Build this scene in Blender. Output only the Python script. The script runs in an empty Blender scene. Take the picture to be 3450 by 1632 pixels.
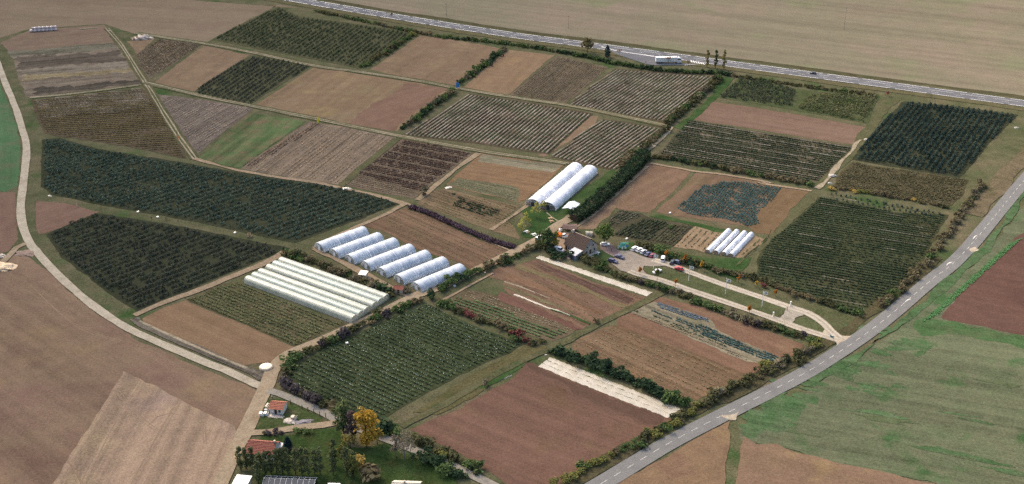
import bpy, bmesh, math, random
import numpy as np
from mathutils import Vector, Matrix
from mathutils.geometry import tessellate_polygon

random.seed(7)
rng = np.random.default_rng(11)
scene = bpy.context.scene
COL = scene.collection

# ------------------------------------------------------------------ camera
CAM_H, PITCH, FPX, NW, NH = 226.0, math.radians(26.0), 4000.0, 3450.0, 1632.0
cam = bpy.data.cameras.new('camera')
cam.sensor_width = 36.0
cam.lens = 36.0 * FPX / NW
cam.clip_start = 1.0
cam.clip_end = 20000.0
camo = bpy.data.objects.new('camera', cam)
camo.location = (0, 0, CAM_H)
camo.rotation_euler = (math.pi / 2 - PITCH, 0, 0)
COL.objects.link(camo)
scene.camera = camo

# ------------------------------------------------------------------ light
SUN_AZ = math.radians(-38.0)      # bearing of the sun from +Y (north), positive to the east
SUN_EL = math.radians(44.0)
world = bpy.data.worlds.new('World')
scene.world = world
world.use_nodes = True
wn = world.node_tree
sky = wn.nodes.new('ShaderNodeTexSky')
sky.sky_type = 'NISHITA'
sky.sun_disc = False
sky.sun_elevation = SUN_EL
sky.sun_rotation = SUN_AZ
sky.air_density = 1.0
sky.dust_density = 6.0
bg = wn.nodes['Background']
bg.inputs['Strength'].default_value = 0.15
wn.links.new(sky.outputs['Color'], bg.inputs['Color'])
sl = bpy.data.lights.new('sun', 'SUN')
sl.energy = 1.3
sl.angle = math.radians(16.0)
sl.color = (1.0, 0.88, 0.69)
suno = bpy.data.objects.new('sun', sl)
suno.rotation_euler = (math.pi / 2 - SUN_EL, 0, math.pi - SUN_AZ)
suno.location = (0, 400, 300)
COL.objects.link(suno)
scene.view_settings.view_transform = 'Standard'
scene.view_settings.look = 'None'
scene.view_settings.gamma = 1.0
scene.view_settings.exposure = 1.3
scene.cycles.use_denoising = False
scene.cycles.max_bounces = 5
scene.cycles.diffuse_bounces = 2
scene.cycles.transparent_max_bounces = 8

# ------------------------------------------------------------------ surveying helpers
CT, ST = math.cos(PITCH), math.sin(PITCH)

def gp(x, y, z=0.0):
    """ground position (metres) of a surveyed photo point"""
    dx, dy = x - NW / 2, NH / 2 - y
    v = (dx, FPX * CT + dy * ST, -FPX * ST + dy * CT)
    s = (CAM_H - z) / -v[2]
    return (v[0] * s, v[1] * s)

K9 = 900.0 / 2438.0
TILE = {'o': (0, 0, 1.339286), 'n': (0, 0, 1.0)}
for ci, cx in zip('abcd', (0, 850, 1700, 2550)):
    for ri, ry in zip('1234', (0, 400, 800, 1182)):
        TILE[ci + ri] = (cx, ry, K9)
TILE['za'] = (1760, 740, 360 / 2438.0)
TILE['zb'] = (2060, 780, 400 / 2438.0)
TILE['zc'] = (780, 1340, 400 / 1670.0)
TILE['zd'] = (1080, 1340, 560 / 2338.0)
TILE['zg'] = (1740, 640, 260 / 1206.0)
TILE['zn'] = (800, 830, 600 / 1484.0)
TILE['zs'] = (2340, 740, 260 / 1206.0)
TILE['ze'] = (2440, 900, 460 / 1219.0)
TILE['zt'] = (1080, 740, 520 / 1484.0)
TILE['zv'] = (2080, 960, 700 / 1528.0)
TILE['zw'] = (1380, 1060, 700 / 1528.0)
TILE['zx'] = (1480, 440, 420 / 1558.0)
TILE['zy'] = (1960, 600, 500 / 1546.0)

def npx(s):
    """'o 10,20 30,40 c2 5,6' -> list of native photo points"""
    out, t = [], TILE['n']
    for w in s.split():
        if ',' in w:
            a, b = w.split(',')
            out.append((t[0] + float(a) * t[2], t[1] + float(b) * t[2]))
        else:
            t = TILE[w]
    return out

def pp(s, z=0.0):
    return [gp(x, y, z) for x, y in npx(s)]

def p1(s):
    return pp(s)[0]

def scale_at(p):
    """photo pixels per metre at ground point p (used for choosing the largest)"""
    return FPX / (p[1] * CT + CAM_H * ST)

# ------------------------------------------------------------------ colour helpers
KL = 1.28    # how bright a horizontal white surface comes out under this light
def lin(c):
    c = c / 255.0
    return c / 12.92 if c <= 0.04045 else ((c + 0.055) / 1.055) ** 2.4

def T(r, g, b):
    return (min(lin(r) / KL, .9), min(lin(g) / KL, .9), min(lin(b) / KL, .9), 1.0)

def mul(c, k):
    return (c[0] * k, c[1] * k, c[2] * k, 1.0)

LEAFK = 1.9   # a leaf face stands at an angle and shades its neighbours: the plant reads darker than the leaf

class Nodes:
    def __init__(self, name):
        self.m = bpy.data.materials.new(name)
        self.m.use_nodes = True
        self.nt = self.m.node_tree
        self.nt.nodes.clear()
        self.out = self.nt.nodes.new('ShaderNodeOutputMaterial')
    def n(self, t, **kw):
        nd = self.nt.nodes.new(t)
        for k, v in kw.items():
            setattr(nd, k, v)
        return nd
    def l(self, a, b):
        self.nt.links.new(a, b)
    def math(self, op, a, b=None, clamp=False):
        nd = self.n('ShaderNodeMath', operation=op, use_clamp=clamp)
        for i, v in enumerate((a, b)):
            if v is None: continue
            if isinstance(v, (int, float)): nd.inputs[i].default_value = v
            else: self.l(v, nd.inputs[i])
        return nd.outputs[0]
    def mix(self, fac, a, b, blend='MIX'):
        nd = self.n('ShaderNodeMix', data_type='RGBA', blend_type=blend)
        for i, v in ((0, fac), (6, a), (7, b)):
            if isinstance(v, (int, float)): nd.inputs[i].default_value = v
            elif isinstance(v, tuple): nd.inputs[i].default_value = v
            else: self.l(v, nd.inputs[i])
        return nd.outputs[2]
    def noise(self, vec, scale, detail=3.0, rough=0.6, dim='3D'):
        nd = self.n('ShaderNodeTexNoise', noise_dimensions=dim)
        nd.inputs['Scale'].default_value = scale
        nd.inputs['Detail'].default_value = detail
        nd.inputs['Roughness'].default_value = rough
        if vec is not None: self.l(vec, nd.inputs['Vector'])
        return nd.outputs['Fac']
    def ramp(self, fac, stops):
        nd = self.n('ShaderNodeValToRGB')
        el = nd.color_ramp.elements
        while len(el) < len(stops): el.new(0.5)
        for e, (p, c) in zip(el, stops):
            e.position = p; e.color = c
        self.l(fac, nd.inputs[0])
        return nd.outputs[0]
    def coord(self, which='Object'):
        return self.n('ShaderNodeTexCoord').outputs[which]

_seed = [0]
SOIL = (0.80, 0.785, 0.735)   # bare ground is a little darker and warmer than its speckle suggests
def tint(c, k=SOIL):
    return (c[0] * k[0], c[1] * k[1], c[2] * k[2], 1.0)

def mat_soil(name, cols, patch=40.0, rowdir=None, row=1.5, streak=0.25, speck=0.35, along=45.0, speck_size=0.9, extra=None, k=SOIL):
    """soil, grass and stubble: three colours in patches, streaks along the working direction, fine speckle
    extra: (colour, size m, threshold 0..1) for blotches with a shape of their own"""
    N = Nodes(name)
    cols = [tint(c, k) for c in cols]
    if extra: extra = (tint(extra[0], k), extra[1], extra[2])
    _seed[0] += 1
    tc = N.coord()
    add = N.n('ShaderNodeVectorMath', operation='ADD')
    N.l(tc, add.inputs[0]); add.inputs[1].default_value = (137.3 * _seed[0], 71.7 * _seed[0], 0)
    P = add.outputs[0]
    f1 = N.noise(P, 1.0 / patch, 5, 0.62)
    c = N.ramp(f1, [(0.30, cols[0]), (0.5, cols[1 % len(cols)]), (0.70, cols[2 % len(cols)])])
    if extra:
        f = N.noise(P, 1.0 / extra[1], 4, 0.6)
        kr = N.n('ShaderNodeMapRange'); kr.inputs[1].default_value = extra[2]; kr.inputs[2].default_value = extra[2] + 0.12
        N.l(f, kr.inputs[0])
        c = N.mix(kr.outputs[0], c, extra[0])
    f2 = N.noise(P, 1.0 / (speck_size * .85), 3, 0.75)
    f3 = N.noise(P, 1.0 / (speck_size * 6), 3, 0.6)
    v = N.math('ADD', N.math('MULTIPLY', N.math('SUBTRACT', f2, 0.5), speck * 5.2), 1.0)
    v = N.math('ADD', v, N.math('MULTIPLY', N.math('SUBTRACT', f3, 0.5), speck * 2.0))
    if rowdir is not None and streak > 0:
        d = rowdir
        L = math.hypot(d[0], d[1])
        d = (d[0] / L, d[1] / L)
        da = N.n('ShaderNodeVectorMath', operation='DOT_PRODUCT'); N.l(P, da.inputs[0]); da.inputs[1].default_value = (-d[1] / row, d[0] / row, 0)
        db = N.n('ShaderNodeVectorMath', operation='DOT_PRODUCT'); N.l(P, db.inputs[0]); db.inputs[1].default_value = (d[0] / along, d[1] / along, 0)
        cb = N.n('ShaderNodeCombineXYZ'); N.l(da.outputs['Value'], cb.inputs[0]); N.l(db.outputs['Value'], cb.inputs[1])
        f4 = N.noise(cb.outputs[0], 0.55, 3, 0.6, '2D')
        v = N.math('ADD', v, N.math('MULTIPLY', N.math('SUBTRACT', f4, 0.5), streak * 2.5))
        f5 = N.noise(cb.outputs[0], 0.13, 2, 0.5, '2D')
        v = N.math('ADD', v, N.math('MULTIPLY', N.math('SUBTRACT', f5, 0.5), min(.5, streak * 2.0)))
    v = N.math('MAXIMUM', v, 0.2)
    cc = N.n('ShaderNodeVectorMath', operation='SCALE')
    N.l(c, cc.inputs[0]); N.l(v, cc.inputs['Scale'])
    b = N.n('ShaderNodeBsdfDiffuse'); b.inputs['Roughness'].default_value = 1.0
    N.l(cc.outputs[0], b.inputs['Color'])
    bp = N.n('ShaderNodeBump'); bp.inputs['Strength'].default_value = 0.5; bp.inputs['Distance'].default_value = 0.25
    N.l(f2, bp.inputs['Height']); N.l(bp.outputs[0], b.inputs['Normal'])
    N.l(b.outputs[0], N.out.inputs[0])
    return N.m

def mat_leaf(name, cols, patch=14.0, trans=0.2, objrand=0.25, patchamp=0.5, lk=None):
    """foliage: each leaf face a random pick between the colours, drifting over the plot"""
    N = Nodes(name)
    geo = N.n('ShaderNodeNewGeometry')
    r = geo.outputs['Random Per Island']
    oi = N.n('ShaderNodeObjectInfo')
    pn = N.noise(geo.outputs['Position'], 1.0 / patch, 3, 0.6)
    f = N.math('ADD', N.math('MULTIPLY', r, 1.0 - objrand), N.math('MULTIPLY', oi.outputs['Random'], objrand))
    f = N.math('ADD', f, N.math('MULTIPLY', N.math('SUBTRACT', pn, 0.5), patchamp * 2), clamp=True)
    n = len(cols)
    c = N.ramp(f, [(0.12 + 0.76 * i / max(1, n - 1), mul(cols[i], lk or LEAFK)) for i in range(n)])
    d = N.n('ShaderNodeBsdfDiffuse'); d.inputs['Roughness'].default_value = 0.8
    N.l(c, d.inputs['Color'])
    t = N.n('ShaderNodeBsdfTranslucent')
    N.l(c, t.inputs['Color'])
    mx = N.n('ShaderNodeMixShader'); mx.inputs[0].default_value = trans
    N.l(d.outputs[0], mx.inputs[1]); N.l(t.outputs[0], mx.inputs[2])
    N.l(mx.outputs[0], N.out.inputs[0])
    return N.m

def mat_plain(name, col, rough=0.7, var=0.12, size=1.5, metal=0.0, spec=0.4, detail=4):
    N = Nodes(name)
    f = N.noise(N.coord(), 1.0 / size, detail, 0.65)
    v = N.math('ADD', N.math('MULTIPLY', N.math('SUBTRACT', f, 0.5), var * 4), 1.0)
    cc = N.n('ShaderNodeVectorMath', operation='SCALE')
    cc.inputs[0].default_value = col[:3]; N.l(v, cc.inputs['Scale'])
    b = N.n('ShaderNodeBsdfPrincipled')
    N.l(cc.outputs[0], b.inputs['Base Color'])
    b.inputs['Roughness'].default_value = rough
    b.inputs['Metallic'].default_value = metal
    b.inputs['Specular IOR Level'].default_value = spec
    N.l(b.outputs[0], N.out.inputs[0])
    return N.m

def mat_film(name, col, dirt, trans=0.3, clear=0.0, size=3.0, amount=0.5):
    """agricultural film or net: diffuse + translucent, streaks of dirt, partly see-through"""
    N = Nodes(name)
    tc = N.coord()
    mp = N.n('ShaderNodeMapping'); N.l(tc, mp.inputs[0]); mp.inputs['Scale'].default_value = (1.0, 0.35, 1.0)
    f = N.noise(mp.outputs[0], 1.0 / size, 5, 0.7)
    c = N.ramp(f, [(0.38, dirt), (0.38 + 0.25 * (1.3 - amount), col)])
    d = N.n('ShaderNodeBsdfPrincipled'); d.inputs['Roughness'].default_value = 0.35; d.inputs['Specular IOR Level'].default_value = 0.35
    N.l(c, d.inputs['Base Color'])
    t = N.n('ShaderNodeBsdfTranslucent'); N.l(c, t.inputs['Color'])
    mx = N.n('ShaderNodeMixShader'); mx.inputs[0].default_value = trans
    N.l(d.outputs[0], mx.inputs[1]); N.l(t.outputs[0], mx.inputs[2])
    o = mx.outputs[0]
    if clear > 0:
        tr = N.n('ShaderNodeBsdfTransparent')
        m2 = N.n('ShaderNodeMixShader'); m2.inputs[0].default_value = clear
        N.l(o, m2.inputs[1]); N.l(tr.outputs[0], m2.inputs[2]); o = m2.outputs[0]
    N.l(o, N.out.inputs[0])
    return N.m

# ------------------------------------------------------------------ mesh helpers
def np_mesh(name, V, F, mat):
    """V (n,3), F (m,3) or (m,4) -> mesh datablock"""
    me = bpy.data.meshes.new(name)
    V = np.asarray(V, np.float32); F = np.asarray(F, np.int32)
    k = F.shape[1]
    me.vertices.add(len(V)); me.vertices.foreach_set('co', V.ravel())
    me.loops.add(F.size); me.loops.foreach_set('vertex_index', F.ravel())
    me.polygons.add(len(F)); me.polygons.foreach_set('loop_start', np.arange(0, F.size, k, dtype=np.int32))
    me.update(calc_edges=True)
    if mat: me.materials.append(mat)
    return me

def link(name, data, parent=None, loc=None, rot=None, label=None, cat=None, group=None, kind=None, scale=None):
    o = bpy.data.objects.new(name, data)
    COL.objects.link(o)
    if parent is not None: o.parent = parent
    if loc is not None: o.location = loc
    if rot is not None: o.rotation_euler = (0, 0, rot) if isinstance(rot, (int, float)) else rot
    if scale is not None: o.scale = (scale,) * 3 if isinstance(scale, (int, float)) else scale
    if label: o['label'] = label
    if cat: o['category'] = cat
    if group: o['group'] = group
    if kind: o['kind'] = kind
    return o

def empty(name, loc, rot=0.0, label=None, cat=None, group=None):
    o = link(name, None, None, loc, rot, label, cat, group)
    o.empty_display_size = 0.5
    return o

class MB:
    def __init__(self): self.v, self.f = [], []
    def add(self, vs, fs):
        b = len(self.v); self.v += [tuple(x) for x in vs]; self.f += [tuple(b + i for i in f) for f in fs]; return self
    def box(self, x0, x1, y0, y1, z0, z1):
        return self.add([(x0, y0, z0), (x1, y0, z0), (x1, y1, z0), (x0, y1, z0), (x0, y0, z1), (x1, y0, z1), (x1, y1, z1), (x0, y1, z1)],
                        [(3, 2, 1, 0), (4, 5, 6, 7), (0, 1, 5, 4), (1, 2, 6, 5), (2, 3, 7, 6), (3, 0, 4, 7)])
    def prism_y(self, prof, y0, y1, inset=0.0):
        """profile in x,z extruded along y"""
        n = len(prof)
        vs = [(x, y0, z) for x, z in prof] + [(x, y1, z) for x, z in prof]
        fs = [tuple(range(n)), tuple(reversed(range(n, 2 * n)))] + [(i, i + n, (i + 1) % n + n, (i + 1) % n) for i in range(n)]
        return self.add(vs, fs)
    def prism_x(self, prof, x0, x1):
        n = len(prof)
        vs = [(x0, y, z) for y, z in prof] + [(x1, y, z) for y, z in prof]
        fs = [tuple(reversed(range(n))), tuple(range(n, 2 * n))] + [(i, (i + 1) % n, (i + 1) % n + n, i + n) for i in range(n)]
        return self.add(vs, fs)
    def tube(self, p0, p1, r0, r1=None, n=6, caps=True):
        r1 = r0 if r1 is None else r1
        a, b = Vector(p0), Vector(p1); d = (b - a).normalized()
        u = d.orthogonal().normalized(); w = d.cross(u)
        vs = []
        for c, r in ((a, r0), (b, r1)):
            for i in range(n):
                t = 2 * math.pi * i / n
                vs.append(c + (u * math.cos(t) + w * math.sin(t)) * r)
        fs = [(i, (i + 1) % n, (i + 1) % n + n, i + n) for i in range(n)]
        if caps: fs += [tuple(reversed(range(n))), tuple(range(n, 2 * n))]
        return self.add(vs, fs)
    def sweep(self, pts, rad, n=6):
        for i in range(len(pts) - 1): self.tube(pts[i], pts[i + 1], rad[i], rad[i + 1], n, True)
        return self
    def lathe(self, prof, n=10, c=(0, 0)):
        vs = []
        for r, z in prof:
            for i in range(n):
                t = 2 * math.pi * i / n
                vs.append((c[0] + r * math.cos(t), c[1] + r * math.sin(t), z))
        fs = [(j * n + i, j * n + (i + 1) % n, (j + 1) * n + (i + 1) % n, (j + 1) * n + i) for j in range(len(prof) - 1) for i in range(n)]
        fs += [tuple(reversed(range(n))), tuple(range((len(prof) - 1) * n, len(prof) * n))]
        return self.add(vs, fs)
    def mesh(self, name, mat, smooth=False):
        me = bpy.data.meshes.new(name)
        me.from_pydata(self.v, [], self.f); me.update()
        if mat: me.materials.append(mat)
        if smooth:
            me.polygons.foreach_set('use_smooth', [True] * len(me.polygons))
        return me
    def ob(self, name, mat, parent=None, smooth=False, **kw):
        return link(name, self.mesh(name, mat, smooth), parent, **kw)

def copy_tree(o, parent=None):
    c = o.copy(); COL.objects.link(c); c.parent = parent
    for ch in o.children: copy_tree(ch, c)
    return c

# ------------------------------------------------------------------ ground sheets
SHEETS = []      # (bbox, polygon, z)
_zc = [0.0]
def next_z():
    _zc[0] += 0.0015
    return round(_zc[0], 4)

def inside(poly, x, y):
    c = False; n = len(poly); j = n - 1
    for i in range(n):
        xi, yi = poly[i]; xj, yj = poly[j]
        if (yi > y) != (yj > y) and x < (xj - xi) * (y - yi) / (yj - yi) + xi: c = not c
        j = i
    return c

def ztop(x, y):
    z = 0.0
    for bb, poly, zz in SHEETS:
        if zz > z and bb[0] <= x <= bb[2] and bb[1] <= y <= bb[3] and inside(poly, x, y): z = zz
    return z

def rough_edge(poly, step=2.5, amp=0.3):
    out = []
    n = len(poly)
    for i in range(n):
        a, b = poly[i], poly[(i + 1) % n]
        L = math.hypot(b[0] - a[0], b[1] - a[1])
        k = max(1, min(400, int(L / step)))
        nx, ny = -(b[1] - a[1]) / max(L, 1e-6), (b[0] - a[0]) / max(L, 1e-6)
        w = 0.0
        for j in range(k):
            t = j / k
            w = 0.6 * w + random.gauss(0, amp) * 0.8 if j else 0.0
            out.append((a[0] + (b[0] - a[0]) * t + nx * w, a[1] + (b[1] - a[1]) * t + ny * w))
    return out

def sheet(name, poly, mat, amp=0.3, step=2.5, z=None, kind='structure', parent=None):
    z = next_z() if z is None else z
    pl = rough_edge(poly, step, amp) if amp > 0 else list(poly)
    tris = tessellate_polygon([[Vector((x, y, 0)) for x, y in pl]])
    V = [(x, y, z) for x, y in pl]
    F = []
    for a, b, c in tris:
        ax, ay = pl[a]; bx, by = pl[b]; cx, cy = pl[c]
        F.append((a, b, c) if (bx - ax) * (cy - ay) - (by - ay) * (cx - ax) > 0 else (a, c, b))
    me = np_mesh(name, V, F, mat)
    o = link(name, me, parent, kind=kind)
    xs = [p[0] for p in pl]; ys = [p[1] for p in pl]
    SHEETS.append(((min(xs), min(ys), max(xs), max(ys)), pl, z))
    o['sheet_z'] = z
    return o

def spline(pts, step=3.0):
    """Catmull-Rom through the points, resampled"""
    P = [np.array(p, float) for p in pts]
    P = [2 * P[0] - P[1]] + P + [2 * P[-1] - P[-2]]
    out = []
    for i in range(1, len(P) - 2):
        a, b, c, d = P[i - 1:i + 3]
        L = np.linalg.norm(c - b); k = max(1, int(L / step))
        for j in range(k):
            t = j / k
            out.append(0.5 * ((2 * b) + (-a + c) * t + (2 * a - 5 * b + 4 * c - d) * t * t + (-a + 3 * b - 3 * c + d) * t ** 3))
    out.append(P[-2])
    return np.array(out)

def normals2(C):
    t = np.gradient(C, axis=0)
    t /= np.linalg.norm(t, axis=1)[:, None] + 1e-9
    return np.stack([-t[:, 1], t[:, 0]], 1)

def ribbon(name, C, w, mat, off=0.0, amp=0.0, z=None, parent=None, kind='structure', reg=True):
    z = next_z() if z is None else z
    N = normals2(C)
    n = len(C)
    w = np.full(n, w) if np.isscalar(w) else np.interp(np.linspace(0, 1, n), np.linspace(0, 1, len(w)), w)
    j1 = np.convolve(rng.normal(0, 1, n + 4), np.ones(5) / 2.2, 'valid') * amp
    j2 = np.convolve(rng.normal(0, 1, n + 4), np.ones(5) / 2.2, 'valid') * amp
    A = C + N * (off + w / 2 + j1)[:, None]
    B = C + N * (off - w / 2 + j2)[:, None]
    V = np.zeros((2 * n, 3)); V[:n, :2] = A; V[n:, :2] = B; V[:, 2] = z
    i = np.arange(n - 1)
    F = np.stack([n + i, n + i + 1, i + 1, i], 1)
    o = link(name, np_mesh(name, V, F, mat), parent, kind=kind)
    if reg:
        pl = [tuple(p) for p in A] + [tuple(p) for p in B[::-1]]
        xs = [p[0] for p in pl]; ys = [p[1] for p in pl]
        SHEETS.append(((min(xs), min(ys), max(xs), max(ys)), pl, z))
    o['sheet_z'] = z
    return o

def dashes(name, C, off, on, gap, w, mat, parent, z, start=0.0, dens=1.0):
    """painted dashes along a line, one sheet"""
    d = np.r_[0, np.cumsum(np.linalg.norm(np.diff(C, axis=0), axis=1))]
    N = normals2(C)
    V, F = [], []
    s = start
    while s + on < d[-1]:
        k = max(2, int(on / 3) + 1)
        ss = np.linspace(s, s + on, k)
        cx = np.interp(ss, d, C[:, 0]); cy = np.interp(ss, d, C[:, 1])
        nx = np.interp(ss, d, N[:, 0]); ny = np.interp(ss, d, N[:, 1])
        b = len(V)
        for i in range(k):
            V.append((cx[i] + nx[i] * (off + w / 2), cy[i] + ny[i] * (off + w / 2), z))
            V.append((cx[i] + nx[i] * (off - w / 2), cy[i] + ny[i] * (off - w / 2), z))
        F += [(b + 2 * i, b + 2 * i + 1, b + 2 * i + 3, b + 2 * i + 2) for i in range(k - 1)]
        s += on + gap
    return link(name, np_mesh(name, V, F, mat), parent, kind='structure')

# ------------------------------------------------------------------ plants (numpy)
def unit(n):
    u = rng.normal(size=(n, 3)); return u / np.linalg.norm(u, axis=1)[:, None]

def leaf_cloud(C, R, k, size, lo=0.55, up=0.35, flat=0.0):
    """C (n,3) centres, R (n,3) radii, k leaves each, size (n,) -> V, F (quads)"""
    n = len(C)
    u = unit(n * k)
    rad = lo + (1 - lo) * rng.random(n * k) ** 0.5
    Ci = np.repeat(C, k, 0); Ri = np.repeat(R, k, 0)
    P = Ci + u * Ri * rad[:, None]
    nn = u * 0.9 + unit(n * k) * 0.8 + np.array([0, 0, up])
    nn /= np.linalg.norm(nn, axis=1)[:, None]
    a = np.cross(nn, unit(n * k)); a /= np.linalg.norm(a, axis=1)[:, None] + 1e-9
    b = np.cross(nn, a)
    s = np.repeat(size, k) * (0.6 + 0.8 * rng.random(n * k))
    a = a * s[:, None]; b = b * (s * (0.55 + 0.4 * rng.random(n * k)))[:, None]
    V = np.stack([P - a, P - b * 0.9, P + a, P + b], 1).reshape(-1, 3)
    F = np.arange(len(V)).reshape(-1, 4)
    return V, F

def tufts(C, r, h, k=5):
    """low plants: k pointed leaves each leaning out from C"""
    n = len(C)
    az = rng.random((n, k)) * 2 * np.pi
    ux, uy = np.cos(az), np.sin(az)
    rr = r[:, None] * (0.6 + 0.6 * rng.random((n, k)))
    hh = h[:, None] * (0.55 + 0.6 * rng.random((n, k)))
    wd = r[:, None] * (0.35 + 0.3 * rng.random((n, k)))
    cx, cy, cz = C[:, 0:1], C[:, 1:2], C[:, 2:3]
    lo = 0.25
    A = np.stack([cx + ux * rr * lo * 0 - uy * wd, cy + uy * rr * lo * 0 + ux * wd, np.broadcast_to(cz, ux.shape) + hh * 0.15], 2)
    B = np.stack([cx + uy * wd, cy - ux * wd, np.broadcast_to(cz, ux.shape) + hh * 0.15], 2)
    D = np.stack([cx + ux * rr, cy + uy * rr, cz + hh], 2)
    V = np.stack([A, B, D], 2).reshape(-1, 3)
    return V, np.arange(len(V)).reshape(-1, 3)

def row_segments(poly, d, space, jitter=0.0):
    """parallel rows clipped to the polygon"""
    P = np.array(poly); d = np.array(d, float); d /= np.linalg.norm(d)
    n = np.array([-d[1], d[0]])
    t = P @ n; s = P @ d
    out = []
    o = t.min() + space * 0.5
    m = len(P)
    while o < t.max():
        hits = []
        for i in range(m):
            j = (i + 1) % m
            if (t[i] > o) != (t[j] > o):
                f = (o - t[i]) / (t[j] - t[i]); hits.append(s[i] + f * (s[j] - s[i]))
        hits.sort()
        segs = [(hits[q], hits[q + 1]) for q in range(0, len(hits) - 1, 2) if hits[q + 1] - hits[q] > 1.0]
        if segs: out.append((o, segs))
        o += space * (1 + random.uniform(-jitter, jitter))
    return out, d, n

def fbm(x, y, scale, seed=0):
    """cheap smooth noise in [-1,1]"""
    r = np.random.default_rng(seed + 5)
    v = 0
    for k in range(6):
        a = r.random() * 2 * np.pi; f = (0.6 + r.random() * 1.6) / scale
        v = v + np.sin((x * np.cos(a) + y * np.sin(a)) * f * 2 * np.pi + r.random() * 7)
    return v / 3.4

def row_points(poly, d, space, step, jit=0.15, gaps=0.0, gapscale=12.0, seed=0, inset=0.5, jitter=0.05):
    """list per row of (x,y) arrays"""
    segs, d, n = row_segments(poly, d, space, jitter)
    rows = []
    for o, sg in segs:
        pts = []
        for a, b in sg:
            k = int((b - a - 2 * inset) / step)
            if k < 1: continue
            s = a + inset + (np.arange(k) + 0.5) * step + rng.normal(0, step * 0.15, k)
            oo = o + rng.normal(0, jit, k)
            pts.append(np.stack([d[0] * s + n[0] * oo, d[1] * s + n[1] * oo], 1))
        if not pts: continue
        p = np.concatenate(pts)
        if gaps > 0:
            keep = (fbm(p[:, 0], p[:, 1], gapscale, seed) * 0.5 + rng.random(len(p))) > gaps
            p = p[keep]
        if len(p): rows.append(p)
    return rows

# ================================================================== THE SETTING: GROUND, FIELDS
def dirv(s):
    a, b = pp(s); return (b[0] - a[0], b[1] - a[1])

GRASS = [T(92, 98, 70), T(110, 110, 82), T(126, 118, 92)]
M_VERGE = mat_soil('verge_grass', [T(96, 102, 72), T(116, 114, 86), T(134, 122, 98)], 22, None, speck=.42, extra=(T(80, 104, 62), 30, .58))
M_GREEN = mat_soil('lush_grass', [T(66, 92, 52), T(78, 102, 62), T(100, 112, 74)], 14, None, speck=.38)
M_DULLG = mat_soil('dull_grass', [T(98, 102, 72), T(112, 110, 82), T(122, 116, 86)], 16, None, speck=.4, extra=(T(84, 104, 64), 12, .6))

zg = 0.0
me = np_mesh('ground', [(-5000, -2500, 0), (5000, -2500, 0), (5000, 9000, 0), (-5000, 9000, 0)], [(0, 1, 2, 3)], M_VERGE)
GROUND = link('ground', me, kind='structure'); GROUND['sheet_z'] = 0.0

HW = spline(pp('n 400,-105 700,-52 995,0') + pp('n 1360,62 1725,119 1955,149 2265,190 2575,232 3030,293 3450,350 3900,410'), 6.0)
DR = spline(pp('n 3850,160 3650,380 3450,610 3250,850 3134,948 2982,1077 2856,1169 2727,1250 2600,1318 2401,1418 2254,1495 2069,1606 1900,1705 1700,1830'), 4.0)

def field(name, s, mat, amp=0.3, step=2.5):
    poly = pp(s) if isinstance(s, str) else s
    o = sheet(name, poly, mat, amp, step)
    return o, poly

# --- far plateau beyond the main road
N_HW = normals2(HW)
far_edge = [tuple(p) for p in (HW + N_HW * 13.5)]
poly = [(-2600, HW[0][1] + 900)] + [(-900, HW[0][1] + 260)] + far_edge + [(1800, HW[-1][1] - 260), (3000, 3500), (0, 4600), (-2600, 4000)]
far_dir = dirv('n 1700,60 2600,175')
M_FAR = mat_soil('stubble_plain', [T(156, 141, 122), T(152, 143, 120), T(164, 146, 128)], 90, far_dir, 4.0, .16, .17, 140, 1.6, extra=(T(148, 146, 116), 60, .56))
sheet('stubble_field', poly, M_FAR, 1.2, 8)
far_verge = ribbon('verge_field', HW, 5.0, mat_soil('rough_verge', [T(88, 92, 66), T(104, 100, 76), T(92, 80, 62)], 9, None, speck=.5), off=11.5, amp=0.8)

# --- north-west field and the fields along the west
poly = pp('o 0,95 75,73 262,60 330,83 410,96 522,106 545,92 702,12 760,22') + [(-330, 900), (-420, 1100), (-900, 1500), (-1400, 1400), (-1300, 700), (-520, 690)]
M_NW = mat_soil('tilled_plain', [T(146, 127, 108), T(156, 138, 116), T(150, 128, 112)], 70, dirv('o 100,40 500,60'), 4, .10, .16, 90, 1.5)
sheet('northwest_field', poly, M_NW, .6, 5)
field('bale_field', 'o 0,108 75,76 262,63 283,82 306,106 180,118 24,134', mat_soil('bale_soil', [T(140, 116, 104), T(152, 132, 112), T(146, 120, 106)], 30, dirv('o 30,130 300,106'), 3, .12, .2, 60))

def soil(name, cols, s, patch=25, rd=None, row=2.0, streak=.16, speck=.24, amp=.3, extra=None, along=45, fname='tilled_field', ss=.9):
    m = mat_soil(name, cols, patch, dirv(rd) if rd else None, row, streak, speck, along, ss, extra)
    return field(fname, s, m, amp)

TAN = [T(158, 136, 112), T(150, 126, 104), T(164, 142, 114)]
PINK = [T(142, 114, 100), T(150, 122, 106), T(138, 108, 96)]
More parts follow.
